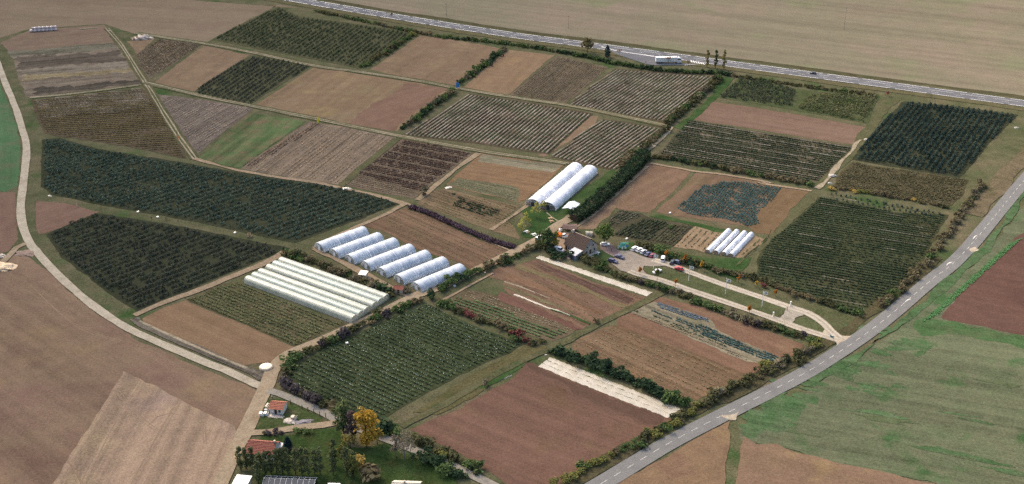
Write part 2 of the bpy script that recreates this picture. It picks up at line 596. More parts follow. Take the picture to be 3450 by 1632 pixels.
# west of the chalk track
soil('west_green', [T(88, 124, 84), T(98, 126, 90), T(120, 124, 98)], 'o -60,150 0,212 22,262 44,325 52,380 50,430 42,470 12,484 -80,470', 18, 'o 20,250 30,470', 3, .25, .25, fname='clover_field', extra=(T(130, 116, 96), 12, .62))
soil('west_brown', PINK, 'o -80,482 40,484 44,560 46,600 22,632 -80,660', 20, 'o 10,500 20,600', 2, .1, .2)
poly_sw = pp('o -60,690 24,640 62,640 100,668 180,738 260,800 350,860 450,905 540,940 620,968 652,990 640,1030 612,1090 585,1150 556,1235 520,1330 100,1500 -200,1400')
M_SW = mat_soil('loam_plain', [T(146, 118, 104), T(156, 132, 110), T(140, 112, 98)], 45, dirv('o 210,760 640,1010'), 2.6, .2, .22, 110, 1.0, extra=(T(164, 140, 110), 60, .5))
sheet('ploughed_field', poly_sw, M_SW, .3, 2.5)
soil('stubble_parcel', [T(192, 168, 140), T(184, 158, 136), T(200, 176, 144)], 'o 310,934 395,972 500,1030 590,1072 598,1110 566,1170 545,1235 520,1300 80,1300', 22, 'o 310,935 135,1219', 1.8, .3, .26, extra=(T(172, 148, 132), 30, .58), along=120, fname='stubble_field')
M_RUT = mat_soil('wheel_rut', [T(168, 146, 124), T(174, 150, 128), T(160, 138, 118)], 6, None, speck=.3)
for s in ('o 322,944 148,1219', 'o 326,946 154,1219', 'a4 1265,270 1000,690 730,1219', 'a4 1295,270 1035,690 775,1219', 'a4 1625,450 1420,800 1200,1219', 'a4 1660,450 1455,800 1235,1219',
          'a4 1040,360 1250,600 1400,720', 'a4 1080,360 1290,600 1440,720', 'a4 1350,690 1440,600 1560,570 1640,590', 'a4 1870,580 1850,720 1860,850', 'a4 1890,580 1875,720 1890,850'):
    ribbon('wheel_rut_path', spline(pp(s), 3), 0.38, M_RUT, amp=.06, reg=False)
for s in ('a4 620,1010 690,1100 760,1219', 'a4 650,1040 700,1110 740,1219', 'a3 260,420 700,800 1300,1000', 'a3 280,440 690,810 1100,960'):
    ribbon('wheel_rut_path', spline(pp(s), 3), 0.4, mat_soil('pale_rut', TAN, 6, None, speck=.3, k=(1, .98, .94)), amp=.06, reg=False)

# strip field beside the track
poly = pp('o 28,136 200,120 306,106 355,212 220,228 66,246 45,190')
sheet('strip_field', poly, mat_soil('strip_soil', [T(128, 114, 104), T(146, 132, 114), T(136, 120, 108)], 20, dirv('o 60,230 350,205'), 5, .35, .3, 70))
for s, c in (('a1 130,520 600,500 1100,470 1130,560 600,590 170,640', (104, 94, 82)), ('a1 160,640 700,600 1160,560 1210,660 700,690 170,690', (138, 126, 110)), ('a1 60,480 500,440 1040,390 1080,440 500,500 90,520', (122, 116, 98)),
             ('a1 175,700 700,660 1200,620 1240,660 700,700 180,740', (152, 136, 106)), ('a1 340,800 800,770 1260,730 1290,770 800,820 300,860', (92, 84, 74)), ('a1 200,760 700,720 1240,680 1250,720 700,760 210,800', (134, 120, 104))):
    sheet('strip_field', pp(s), mat_soil('strip_soil', [T(*c), T(*[min(255, v + 12) for v in c]), T(*[v - 10 for v in c])], 8, dirv('o 60,230 350,205'), 2.0, .6, .4, 40), 1.6, 1.5)

# ---- tracks between the fields (drawn before the crops so the crops sit beside them)
M_SAND = mat_soil('sandy_track', [T(168, 148, 122), T(178, 160, 134), T(160, 138, 112)], 8, None, speck=.22, k=(1, .98, .94))
M_CHALK = mat_soil('chalk_track', [T(184, 172, 150), T(196, 184, 162), T(174, 160, 138)], 8, None, speck=.2, k=(1, .98, .94))
M_PALE = mat_soil('pale_rut', [T(164, 150, 126), T(176, 162, 138), T(132, 124, 96)], 5, None, speck=.35, k=(1, .98, .94))
M_GREYLANE = mat_soil('worn_asphalt_lane', [T(158, 150, 138), T(166, 158, 144), T(146, 138, 128)], 6, None, speck=.16, k=(1, .98, .94))

def grass_lane(s, w=4.5, ruts=True, base=None, rut=.75, gap=1.7):
    C = spline(pp(s), 3)
    ribbon('grass_path', C, w, base or M_DULLG, amp=.3)
    if ruts:
        z = next_z()
        for o in (-gap / 2, gap / 2):
            r = ribbon('wheel_rut_path', C, rut, M_PALE, off=o, amp=.13, z=z)
soil_polys = {}

# ---- tilled plots of the farm
soil('small_brown', PINK, 'o 92,506 150,511 205,522 252,533 200,553 150,577 97,590 90,550', 15, 'o 100,590 250,533', 1.2, .12, .2)
soil('tan_plot_a', TAN, 'o 512,116 628,139 560,184 480,236 382,212 430,175', 25, 'o 400,205 520,118', 2, .12, .2)
soil('tan_plot_b', TAN, 'o 318,104 390,99 345,138', 9, None)
soil('tan_plot_c', [T(160, 140, 110), T(152, 128, 104), T(158, 138, 112)], 'o 792,167 920,190 1060,210 1124,232 1062,284 1000,330 880,312 640,265 720,215', 24, 'o 660,262 800,170', 2, .16, .22, extra=(T(166, 144, 108), 20, .56))
soil('rose_plot', [T(142, 114, 98), T(148, 120, 102), T(138, 110, 94)], 'b1 1420,760 1780,810 1530,1000 1270,1200 880,1130 1010,1010 1200,900', 14, 'o 900,310 1110,232', 2, .14, .2, amp=.8)
soil('tan_plot_d', TAN, 'o 1058,90 1170,106 1258,122 1205,170 1150,216 1020,196 930,176', 24, 'o 940,172 1060,92', 2, .13, .22)
soil('tan_plot_e', [T(164, 140, 112), T(156, 130, 106), T(170, 142, 108)], 'o 1276,126 1395,139 1340,185 1278,240 1166,220', 20, 'o 1200,215 1290,130', 2, .14, .22)
soil('tan_strip', TAN, 'c1 790,1060 860,1060 c2 820,60 380,345 300,345 560,180', 10, 'c2 400,330 800,40', 1, .1, .2)
soil('rose_plot_b', [T(144, 118, 102), T(148, 122, 106), T(138, 114, 96)], 'o 1790,256 1890,270 2010,290 2182,322 2158,366 1930,331 1740,301', 30, 'o 1760,280 2170,345', 2, .14, .2)
soil('brown_plot_a', [T(146, 122, 98), T(150, 122, 102), T(140, 114, 94)], 'c2 1330,420 1500,445 1700,480 1640,560 1520,690 1430,760 1320,862 1180,845 1040,825 960,770 1080,640 1250,500', 14, 'c2 1000,780 1600,480', 2, .18, .25, extra=(T(156, 132, 98), 9, .58))
soil('brown_plot_b', [T(148, 124, 100), T(140, 116, 96), T(132, 116, 88)], 'c2 1760,490 2000,510 2438,600 d2 150,620 215,625 490,655 330,800 130,1060 0,1045 c2 2220,990 1900,940 1700,910 1560,890 1380,850 1530,720', 14, 'c2 1500,800 1800,520', 2, .2, .26)
soil('brown_plot_c', [T(146, 122, 92), T(138, 114, 88), T(150, 126, 98)], 'd2 200,640 480,665 330,810 130,1062 0,1050 c2 2230,985 2400,720 2438,690', 10, 'd2 20,1030 420,680', 2, .14, .22)
soil('lane_soil', [T(160, 138, 112), T(150, 126, 104), T(142, 118, 98)], 'c2 1325,400 1210,480 1000,660 820,830 700,960 660,1010 830,1010 890,930 1040,800 1180,640 1340,440', 10, 'c2 700,990 1300,420', 1.2, .3, .3)
soil('south_plot_a', [T(152, 126, 100), T(158, 130, 104), T(146, 118, 96)], 'a3 1300,740 1500,640 1700,575 1950,690 2300,830 2430,870 b3 0,830 400,1010 230,1130 60,1150 a3 2200,1180 1900,1050 1600,930 1330,810', 22, 'a3 1350,780 2200,1180', 1.0, .16, .2)
soil('south_plot_b', [T(126, 98, 84), T(136, 106, 92), T(128, 102, 82)], 'zw 870,360 950,385 1100,450 1528,620 o 1705,1062 1650,1095 1540,1150 1460,1190 1400,1235 1300,1235 1190,1165 1090,1110 1030,1082 1130,1040 1280,960', 26, 'o 1050,1075 1400,1219', 1.6, .2, .22, extra=(T(138, 114, 90), 24, .58))
# damp band beside the fleece, same soil turned darker
soil('damp_band', [T(122, 96, 84), T(126, 100, 86), T(118, 92, 80)], 'c4 170,110 310,150 480,230 800,360 1100,480 1460,615 1370,700 1180,640 870,520 580,385 370,270 210,180', 12, 'o 1370,905 1690,1055', 1.5, .1, .22, amp=1.2)
soil('damp_band', [T(112, 88, 76), T(116, 92, 80), T(108, 84, 74)], 'c4 190,110 310,150 480,230 800,360 1100,480 1460,615 1380,680 1200,620 900,500 600,360 400,250 230,170', 12, 'o 1370,905 1690,1055', 1.5, .1, .2, amp=.9)
soil('mid_plot', [T(130, 104, 90), T(140, 114, 94), T(122, 96, 84)], 'c3 120,250 290,200 420,250 620,330 840,420 1290,545 1190,610 880,760 700,850 450,740 60,540 0,480 b3 2300,400 2130,350 2240,280', 12, 'c3 100,300 900,720', 1.6, .34, .26, along=70)
soil('mid_plot_b', [T(146, 118, 96), T(140, 110, 92), T(150, 124, 100)], 'zv 300,85 640,170 800,240 1130,350 1370,440 1310,510 1200,560 1060,610 990,660 600,640 300,460 0,300 0,240 110,200 200,150', 18, 'zv 100,220 1000,640', 2.0, .18, .24)
soil('bean_plot', [T(142, 116, 94), T(134, 112, 90), T(150, 122, 96)], 'zv 0,300 160,360 480,470 900,640 960,690 n 2440,1305 2345,1352 2210,1302 2060,1240 1940,1190 zw 1190,235 1230,190 1420,100 1528,80', 12, 'zv 0,380 800,742', 1.4, .42, .3, along=80)
soil('tunnel_plot', [T(126, 104, 86), T(138, 112, 92), T(128, 112, 88)], 'b2 990,980 1190,890 1400,810 1560,870 2000,1080 2380,1219 b3 2200,200 2060,280 1980,290 1900,240 1500,110 1300,0 1180,-60', 14, 'b2 1200,900 2200,1350', 1.4, .4, .28, along=70)
soil('plot_twelve', [T(148, 118, 92), T(154, 126, 98), T(142, 114, 92)], 'zx 540,270 1500,420 1558,430 1240,742 c2 130,770 0,740 b2 2438,760 2300,730 1790,620 1770,600 1850,520 1980,420 2090,300', 14, 'zx 500,380 1420,520', 1.0, .22, .24)
soil('plot_twelve_green', [T(136, 128, 104), T(124, 122, 96), T(150, 138, 114)], 'b2 1870,540 2200,590 2438,640 c2 130,660 120,765 0,735 b2 2300,725 1790,615 1775,600', 7, 'b2 1800,610 2400,750', .9, .4, .3, amp=.6)
soil('plot_twelve_pale', [T(150, 142, 116), T(160, 150, 128), T(140, 136, 106)], 'zx 545,300 900,360 1540,430 1420,525 1000,470 480,385', 7, 'zx 500,380 1420,520', .9, .5, .25, amp=.4)
soil('plot_eleven', [T(134, 114, 92), T(142, 122, 98), T(124, 112, 86)], 'b2 1620,680 1750,640 2000,700 2438,800 c2 100,830 0,900 b2 2400,1000 2438,1080 2438,1110 2000,960 1500,780', 8, 'b2 1500,780 2200,1020', 1.2, .45, .3, along=50)
soil('grey_plot', [T(138, 124, 112), T(130, 118, 108), T(148, 134, 118)], 'o 392,237 500,250 638,272 560,335 497,388 455,330 425,285', 12, 'o 440,300 540,245', 1.4, .5, .32, along=40)
soil('clover_plot', [T(92, 118, 76), T(110, 120, 84), T(134, 116, 94)], 'o 640,285 770,306 690,360 605,424 498,402 560,345', 14, 'o 520,395 660,288', 3.4, .6, .28, along=60, extra=(T(138, 116, 96), 7, .6), fname='clover_field')
soil('pale_plot', [T(150, 132, 112), T(146, 130, 114), T(158, 138, 116)], 'o 775,306 880,322 998,346 930,400 855,466 740,450 606,425 690,365', 14, 'o 640,420 790,312', 1.8, .5, .3, along=50)
soil('dark_row_plot', [T(140, 122, 104), T(130, 114, 98), T(148, 132, 110)], 'o 1012,351 1100,366 1190,386 1120,440 1040,500 950,485 858,464 930,412', 10, 'o 1020,355 1185,388', 1.2, .4, .3, along=60)
soil('speckle_plot', [T(128, 114, 96), T(118, 106, 90), T(138, 124, 104)], 'o 400,98 510,111 440,160 376,200 352,170 342,138', 8, 'o 380,195 505,112', 1.0, .3, .4)
soil('grey_green_plot', [T(116, 104, 88), T(126, 112, 94), T(112, 104, 84)], 'o 1402,140 1532,170 1480,215 1422,262 1282,240 1340,190', 14, 'o 1290,238 1410,143', 1.0, .45, .35, along=30)
soil('nursery_plot', [T(116, 106, 82), T(108, 104, 76), T(126, 112, 90)], 'b3 0,470 a3 2150,400 1960,450 1700,570 2000,700 2438,870 b3 0,830 420,1005 600,900 860,790 400,640', 10, 'a3 1720,570 b3 420,1000', 1.2, .4, .34, along=50)
soil('leek_plot', [T(128, 112, 92), T(120, 108, 86), T(140, 122, 100)], 'b3 1700,580 1760,540 1960,470 2300,560 c3 0,600 440,740 650,850 600,890 440,950 200,890 b3 2250,800 1900,650', 10, 'b3 1750,580 c3 440,940', 1.2, .4, .3)
# grass around the green market garden with white heads
soil('white_head_ground', [T(74, 82, 58), T(86, 92, 66), T(70, 78, 56)], 'b3 1580,600 1660,640 2000,800 2438,960 c3 170,980 60,1050 b4 2438,-10 2200,80 1900,220 1600,380 1300,560 1150,640 900,560 600,420 330,260 420,130 b3 700,980 1000,860', 16, 'b3 1600,650 c3 160,990', 1.4, .4, .34, fname='garden_field')
soil('dark_rows_ground', [T(86, 88, 64), T(80, 84, 60), T(96, 92, 70)], 'd2 560,720 900,780 1300,860 1750,880 1700,960 1560,1219 d3 1380,420 1150,570 930,720 800,690 500,560 120,440 0,370 c3 2300,230 c2 2438,1010 d2 20,1180 250,1000 400,880', 22, 'd2 450,820 1700,1020', 1.6, .35, .34, fname='garden_field')
soil('orchard_ground_g', [T(96, 90, 68), T(104, 96, 74), T(92, 86, 64)], 'd2 870,400 1100,440 1500,490 1930,560 1880,700 1770,800 1500,760 1000,680 700,620 760,500', 16, 'd2 760,560 1850,740', 1.6, .3, .36, fname='garden_field')
soil('rows_ground_f', [T(104, 98, 78), T(110, 102, 84), T(98, 96, 74)], 'o 1728,302 1930,336 2152,370 2105,415 2062,462 1960,448 1800,418 1652,392', 16, 'o 1680,360 2110,430', 2.2, .35, .3, fname='garden_field')
for s in ('o 1862,195 1930,208 2008,226 2212,241 2182,312 2000,278 1905,262 1802,246', ):
    soil('orchard_ground', [T(86, 98, 66), T(96, 104, 72), T(106, 106, 80)], s, 14, None, speck=.35, fname='orchard_field')
for s in ('o 2272,256 2420,270 2562,290 2500,350 2412,450 2300,430 2142,402 2200,330',
          'o 106,352 150,348 250,376 360,394 470,411 560,428 640,440 760,457 860,472 1012,511 880,560 742,612 620,588 500,560 250,516 130,491 102,470',
          'o 116,590 240,537 300,546 500,578 600,600 730,625 640,662 540,702 440,748 345,786 250,722 150,642',
          'o 632,140 712,150 786,166 705,215 626,265 550,252 482,236 560,182',
          'o 537,100 620,55 700,17 752,42 860,56 960,70 1048,86 980,128 906,174 800,152 700,134 620,118'):
    dk = 'o 106,' in s or 'o 116,' in s or 'o 2272' in s
    soil('orchard_floor', [T(70, 76, 58), T(80, 82, 64), T(64, 70, 52)] if dk else [T(94, 98, 70), T(104, 102, 78), T(88, 92, 66)], s, 14, None, speck=.35, fname='orchard_field')
soil('vine_ground_a', [T(114, 100, 84), T(106, 94, 78), T(122, 108, 90)], 'o 78,252 200,240 357,222 400,270 440,335 470,400 330,371 160,346 112,336 95,300', 14, 'o 110,330 420,300', 1.2, .35, .3)
for s in ('o 1182,236 1330,258 1492,286 1440,335 1380,390 1200,362 1012,341 1090,295', 'o 1516,300 1600,312 1692,326 1630,370 1546,430 1460,412 1386,396 1450,345', 'o 1547,173 1680,184 1810,191 1760,240 1682,311 1560,290 1428,266 1480,222'):
    soil('berry_ground', [T(112, 98, 82), T(104, 92, 76), T(122, 106, 90)], s, 14, 'o 1400,390 1510,300', 1.2, .2, .3)
soil('bed_ground', [T(168, 144, 116), T(176, 152, 124), T(158, 134, 108)], 'zy 955,720 1180,505 1440,570 zs 470,190 420,230 150,520 zy 1150,742', 8, 'zy 980,720 1190,510', 1, .2, .25)
soil('bed_ground_b', [T(164, 140, 110), T(172, 150, 120), T(160, 132, 104)], 'zs 150,515 930,250 1090,310 960,480 800,625 690,610 480,570', 8, 'zs 700,600 1050,300', 1, .2, .25)
soil('veg_ground', [T(100, 94, 76), T(92, 88, 70), T(110, 102, 84)], 'zy 390,330 620,370 690,410 880,440 1160,500 955,720 640,660 310,600 200,510', 8, 'zy 350,600 600,450', 1.2, .3, .35)

soil('cauli_ground', [T(146, 138, 116), T(156, 146, 124), T(132, 126, 102)], 'zv 95,200 200,150 270,128 480,190 690,262 725,322 900,420 1220,545 1110,597 900,545 600,420 380,320', 8, 'zv 120,205 1100,585', 1.3, .5, .3, amp=.6)
# coloured strips of the middle plot
for c_, s_ in (((124, 92, 80), 'c3 -40,500 60,545 250,620 450,715 640,800 720,840 640,850 400,760 150,650 -60,570'), ((132, 118, 88), 'c3 110,245 300,310 600,410 900,540 1130,630 1090,645 850,560 560,440 280,340 80,285'),
               ((118, 92, 82), 'c3 300,225 500,300 800,425 1180,560 1130,610 900,530 600,400 330,290'), ((140, 110, 88), 'c3 20,330 260,420 560,540 900,690 860,715 560,590 240,460 0,380'), ((126, 116, 88), 'c3 0,430 200,510 420,590 640,690 610,700 380,610 160,530 -20,460')):
    soil('strip_soil_b', [T(*c_), T(*[v + 8 for v in c_]), T(*[v - 8 for v in c_])], s_, 8, 'c3 100,300 900,720', 1.2, .4, .26, amp=.6, fname='strip_field')
for s_ in ('c3 0,405 200,475 410,560', 'c3 400,640 620,730 780,790'):
    ribbon('pale_path', spline(pp(s_), 3), .8, M_PALE, amp=.15, reg=False)
# grass pieces
def grass(s, m=M_GREEN, amp=.5, name='lawn'):
    return field(name, s, m, amp)
grass('zg 40,280 220,250 350,330 500,340 620,320 1000,20 1206,-120 1500,-330 1560,-280 1206,110 830,430 700,520 420,742 100,742 60,700 250,560')
grass('za 1530,820 1780,700 2110,850 2030,920 1900,960 1640,950')
grass('zb 150,290 240,230 480,240 420,330 370,410 200,410 130,370', amp=.15)
M_ISLE = mat_soil('avenue_grass', [T(96, 104, 72), T(108, 112, 80), T(90, 100, 66)], 10, None, speck=.36, extra=(T(78, 100, 58), 9, .6))
grass('zb 700,705 870,690 1100,770 1600,900 2438,1200 ze 330,240 560,340 600,400 440,450 300,420 0,310 -150,260 zb 980,960 760,870 670,800', M_ISLE)
grass('c3 1200,110 1300,100 1500,130 1900,190 2060,190 2250,190 2200,280 2100,400 1900,320 1650,220 1450,160', M_GREEN)
grass('d3 350,800 340,760 430,720 520,760 600,830 620,860 560,870', M_ISLE, .2)
grass('zy 700,400 800,380 1200,470 1500,540 1546,560 1440,575 1180,505 880,440', M_GREEN)
grass('zc 480,60 560,20 700,20 850,80 1100,210 1450,340 1100,375 700,470 350,470 320,440 400,290', mat_soil('garden_lawn', [T(96, 104, 70), T(84, 98, 60), T(112, 110, 80)], 5, None, speck=.4, extra=(T(126, 112, 86), 6, .58)))
M_YARD = mat_soil('orchard_lawn', [T(62, 84, 46), T(74, 92, 54), T(84, 88, 54)], 8, dirv('zc 1100,860 1300,480'), 1.2, .2, .36, extra=(T(92, 78, 52), 9, .6))
grass('zc 420,540 700,540 1100,470 1500,430 zd 420,700 700,700 930,640 1200,830 1500,870 1850,1060 1950,1260 1300,1600 -900,1600 -900,900', M_YARD, .5)
grass('d3 840,720 560,600 330,640 500,680 650,790 740,880 870,900 1010,790', mat_soil('corner_grass', [T(98, 104, 72), T(108, 108, 80), T(88, 96, 62)], 9, None, speck=.4), .4)
grass('zw 20,720 150,650 400,480 650,350 850,225 1000,225 1010,260 880,340 640,490 400,640 200,742', mat_soil('headland_grass', [T(112, 108, 76), T(120, 112, 80), T(96, 102, 66)], 14, dirv('zw 100,700 900,260'), 1.5, .25, .36), .4)
grass('zw 130,742 420,590 560,545 760,430 850,370 840,345 640,470 400,610 150,690', M_GREEN, .7)
grass('c1 1990,700 2100,720 1850,990 1620,1190 1540,1160 1700,1060 1880,880', M_GREEN, .4)
grass('d1 1140,900 1320,900 1200,1000 1060,1219 d2 850,390 700,520 560,640 520,600 760,400 1000,60', M_DULLG, .5)
grass('d2 500,680 560,720 400,880 150,1100 20,1219 d3 0,110 -200,260 c3 2250,120 2438,20 d2 110,1090 300,880', M_DULLG, .4)
# east of the paved road
N_DR = normals2(DR)
def side(off, i0=0, i1=None):
    return [tuple(p) for p in (DR + N_DR * off)[i0:i1]]
edge = side(4.2)
M_EASTG = mat_soil('east_meadow', [T(112, 122, 94), T(120, 124, 98), T(106, 120, 90)], 26, dirv('o 1900,1060 2576,1180'), 1.6, .26, .28, 120, extra=(T(84, 114, 74), 16, .57))
poly = pp('n 3480,660') + pp('n 3270,905 3175,985 3030,1110 2900,1205 2770,1290 2640,1362 2495,1440') + pp('c4 2110,660 2160,830 d4 0,850 260,890 500,980 1000,1080 1650,1219') + pp('n 3900,1900 4600,1500 4300,600')
sheet('meadow_field', poly, M_EASTG, .5, 3)
M_EASTD = mat_soil('meadow_line', [T(100, 112, 82), T(106, 116, 86), T(96, 108, 78)], 8, None, speck=.35)
soil('east_brown', [T(112, 86, 78), T(120, 92, 82), T(106, 80, 74)], 'd3 2365,0 2438,-40 2900,-300 3400,400 2900,1000 2438,895 2150,840 1900,790 1680,740 1700,700 1800,600 1900,480 2050,320 2250,130', 30, 'd3 1700,740 2438,880', 3, .14, .22, amp=.6)
soil('east_green_strip', [T(84, 118, 74), T(96, 122, 82), T(108, 120, 86)], 'd3 1420,820 1560,740 1720,770 2150,850 2438,910 2700,960 2700,1060 2438,1030 2100,950 1750,880 1500,900', 12, 'd3 1500,800 2438,960', 3, .25, .3, amp=1.2, fname='clover_field')
soil('south_brown', [T(146, 120, 98), T(154, 128, 102), T(142, 112, 96)], 'c4 2060,640 2060,760 2035,940 2010,1219 2000,1400 1000,1500 985,1219 1300,1060 1600,900 1900,720', 22, 'c4 1100,1200 2000,760', 2, .12, .22, extra=(T(156, 132, 100), 20, .55))
soil('south_brown_b', [T(156, 132, 106), T(148, 122, 102), T(150, 124, 108)], 'c4 2170,780 d4 0,860 180,850 270,900 700,1020 1250,1130 1640,1219 1900,1300 c4 2438,1500 2110,1500 2110,1219 2150,1000', 22, 'd4 0,900 1600,1219', 2, .12, .22, extra=(T(162, 138, 104), 18, .55))
M_LUSH = mat_soil('lush_clover', [T(84, 116, 76), T(96, 120, 84), T(110, 122, 94)], 8, dirv('o 1900,1060 2576,1180'), 1.5, .3, .36)
def blob(c, r, sq, ang, mat, name='clover_field'):
    n = 26; ph = [random.random() * 6.28 for _ in range(4)]
    pl = []
    for i in range(n):
        a = 2 * math.pi * i / n
        k = 1 + .22 * math.sin(2 * a + ph[0]) + .2 * math.sin(3 * a + ph[1]) + .14 * math.sin(5 * a + ph[2]) + .1 * math.sin(8 * a + ph[3])
        x, y = r * k * math.cos(a), r * sq * k * math.sin(a)
        pl.append((c[0] + x * math.cos(ang) - y * math.sin(ang), c[1] + x * math.sin(ang) + y * math.cos(ang)))
    sheet(name, pl, mat, .5, 1.5)
field('clover_field', 'c4 2150,610 2220,560 2438,440 d4 100,430 300,420 480,440 560,500 430,540 390,600 350,690 220,740 0,770 c4 2230,800 2170,740', M_LUSH, 1.6, 1.5)
ar = math.atan2(*dirv('d4 0,450 d3 1400,820')[::-1])
am = math.atan2(*dirv('o 1900,1060 2576,1180')[::-1])
for i in range(34):
    f = random.random()
    q = np.array(p1('d4 300,500')) * (1 - f) + np.array(p1('d3 1500,820')) * f + rng.normal(0, 1, 2) * np.array([9, 9])
    if f < .1: q = q + np.array([4, 0])
    blob(q, random.uniform(1.5, 5.5), random.uniform(.3, .6), random.choice((ar, am, am)) + random.gauss(0, .15), M_LUSH)
for i in range(12):
    f = random.random()
    q = np.array(p1('d4 600,650')) * (1 - f) + np.array(p1('d4 2300,700')) * f + rng.normal(0, 1, 2) * np.array([10, 16])
    blob(q, random.uniform(3, 11), random.uniform(.07, .16), am + random.gauss(0, .04), M_LUSH if i % 3 else M_EASTD)
ribbon('clover_field', DR[int(len(DR) * .42):int(len(DR) * .80)], 2.6, M_LUSH, off=5.6, amp=.9)
ribbon('rough_verge_field', DR[int(len(DR) * .16):int(len(DR) * .52)], 8.0, mat_soil('tan_verge', [T(122, 112, 88), T(132, 118, 96), T(106, 102, 74)], 7, None, speck=.4), off=-8.2, amp=1.0)
ribbon('rough_verge_field', DR[int(len(DR) * .60):int(len(DR) * .96)], 5.0, mat_soil('scrub_verge', [T(92, 88, 66), T(106, 98, 74), T(80, 84, 58)], 6, None, speck=.45), off=-6.4, amp=.7)

# ================================================================== ROADS
M_ASPH = mat_soil('asphalt', [T(134, 132, 128), T(142, 140, 136), T(128, 126, 124)], 12, None, speck=.10, speck_size=.5, k=(1, .98, .94))
M_ASPH2 = mat_soil('main_road_asphalt', [T(124, 123, 125), T(130, 129, 130), T(118, 117, 119)], 20, (1, .4), 2.5, .12, .08, 200, .5, k=(1, .98, .94))
M_PAINT = mat_plain('road_paint', T(204, 202, 198), .6, .06, 3)
M_PAINT2 = mat_plain('worn_paint', T(196, 192, 184), .7, .12, 3)
ribbon('ditch_verge_field', HW, 7.0, mat_soil('mown_verge', [T(116, 112, 82), T(124, 116, 88), T(104, 104, 74)], 10, None, speck=.35), off=-10.0, amp=.5)
hw = ribbon('main_road', HW, 12.0, M_ASPH2)
z = next_z()
for off, on, gap, w in ((5.4, 18, 3, .42), (-5.4, 18, 3, .42), (1.75, 14, 4.0, .22), (-1.75, 4.0, 9.0, .16)):
    dashes('lane_marking', HW, off, on, gap, w, M_PAINT, hw, z)
# lay-by
lay = sheet('layby_road', pp('c1 960,455 1100,475 1380,522 1640,585 1820,585 1640,600 1380,600 1300,592 1200,560 1080,520 1000,490'), M_ASPH2, .1)
z = next_z()
for s, w in (('c1 880,430 1000,462 1100,480 1380,522', .7), ('c1 1600,545 1700,565 1850,592', .3), ('c1 1640,600 1750,590 1840,578', .25)):
    ribbon('layby_marking', spline(pp(s), 3), w, M_PAINT, z=z, parent=lay, reg=False)
    z = next_z()
for k in range(6):
    a = p1('c1 %d,%d' % (1700 + k * 22, 553 + k * 5)); b = p1('c1 %d,%d' % (1712 + k * 22, 575 + k * 4))
    ribbon('layby_marking', np.array([a, b]), .5, M_PAINT, z=z, parent=lay, reg=False)

dr = ribbon('paved_road', DR, 6.6, M_ASPH, amp=.05)
z = next_z()
dashes('lane_marking', DR, 0.0, 3.0, 3.0, .11, M_PAINT2, dr, z)
seg = DR[:int(len(DR) * .36)]
dashes('lane_marking', seg, 2.9, 3.0, 3.5, .16, M_PAINT, dr, z); dashes('lane_marking', seg, -2.9, 3.0, 3.5, .16, M_PAINT, dr, z)
for s in ('d3 1730,262 1742,246 1760,236 1782,230', 'd3 1350,600 1364,584 1380,575 1405,570', 'd2 1970,1105 1990,1080 2010,1068'):
    ribbon('arrow_marking', spline(pp(s), 1), [.25, .35, .6, .2], M_PAINT2, z=z + .004, parent=dr, reg=False)
# sandy spill where the farm drive and the field tracks join
M_SPILL = mat_soil('gravel_spill', [T(184, 170, 148), T(196, 182, 160), T(174, 160, 140)], 3, None, speck=.25, k=(1, .98, .94))
sheet('gravel_path', pp('d3 640,830 720,880 790,905 870,903 800,950 735,990 720,960 620,925 560,890 600,870'), M_SPILL, .25, 1.5)
sheet('gravel_path', pp('c4 1960,600 2060,590 2140,560 2110,640 2065,640'), M_SPILL, .3, 1.5)
sheet('gravel_path', pp('d3 1940,110 1990,90 2030,120 1960,140'), M_SPILL, .3, 1.5)
sheet('gravel_path', pp('d3 270,640 340,670 430,715 350,740 340,770 300,790 200,750 250,700'), mat_soil('grey_gravel', [T(168, 158, 144), T(178, 168, 152), T(150, 144, 130)], 3, None, speck=.28, k=(1, .98, .94)), .3, 1.5)
# drives, yard and car park
M_YARDG = mat_soil('yard_gravel', [T(172, 160, 144), T(164, 152, 138), T(180, 168, 150)], 6, None, speck=.2, extra=(T(148, 132, 122), 5, .6), k=(1, .98, .94))
sheet('car_park_path', pp('c3 900,130 960,110 1040,125 1150,128 1300,190 1480,235 1500,262 1400,270 1270,265 1262,300 1300,345 1200,342 1060,310 980,250 960,220 1010,190'), M_YARDG, .2, 2)
sheet('yard_path', pp('za 830,260 900,310 1120,300 1180,320 970,470 970,580 1120,680 1130,900 1040,930 1000,860 940,740 820,640 810,480 690,360'), mat_soil('yard_earth', [T(160, 138, 118), T(170, 148, 126), T(148, 126, 108)], 5, None, speck=.24, k=(1, .98, .94)), .2, 2)
sheet('terrace_path', pp('za 1800,560 1900,530 2040,560 2160,700 2250,720 2110,850 1790,700'), mat_soil('terrace_paving', [T(150, 128, 120), T(142, 122, 114), T(158, 138, 126)], 5, None, speck=.2, k=(1, .98, .94)), .2, 2)
def road(name, s, w, mat, amp=.15, step=3.0):
    C = spline(pp(s), step)
    return ribbon(name, C, w, mat, amp=amp), C
M_DRIVE = mat_soil('drive_gravel', [T(196, 184, 166), T(204, 192, 174), T(186, 174, 156)], 4, None, speck=.18, k=(1, .98, .94))
M_DRIVE2 = mat_soil('drive_worn', [T(176, 166, 148), T(184, 174, 156), T(168, 158, 140)], 4, None, speck=.25, k=(1, .98, .94))
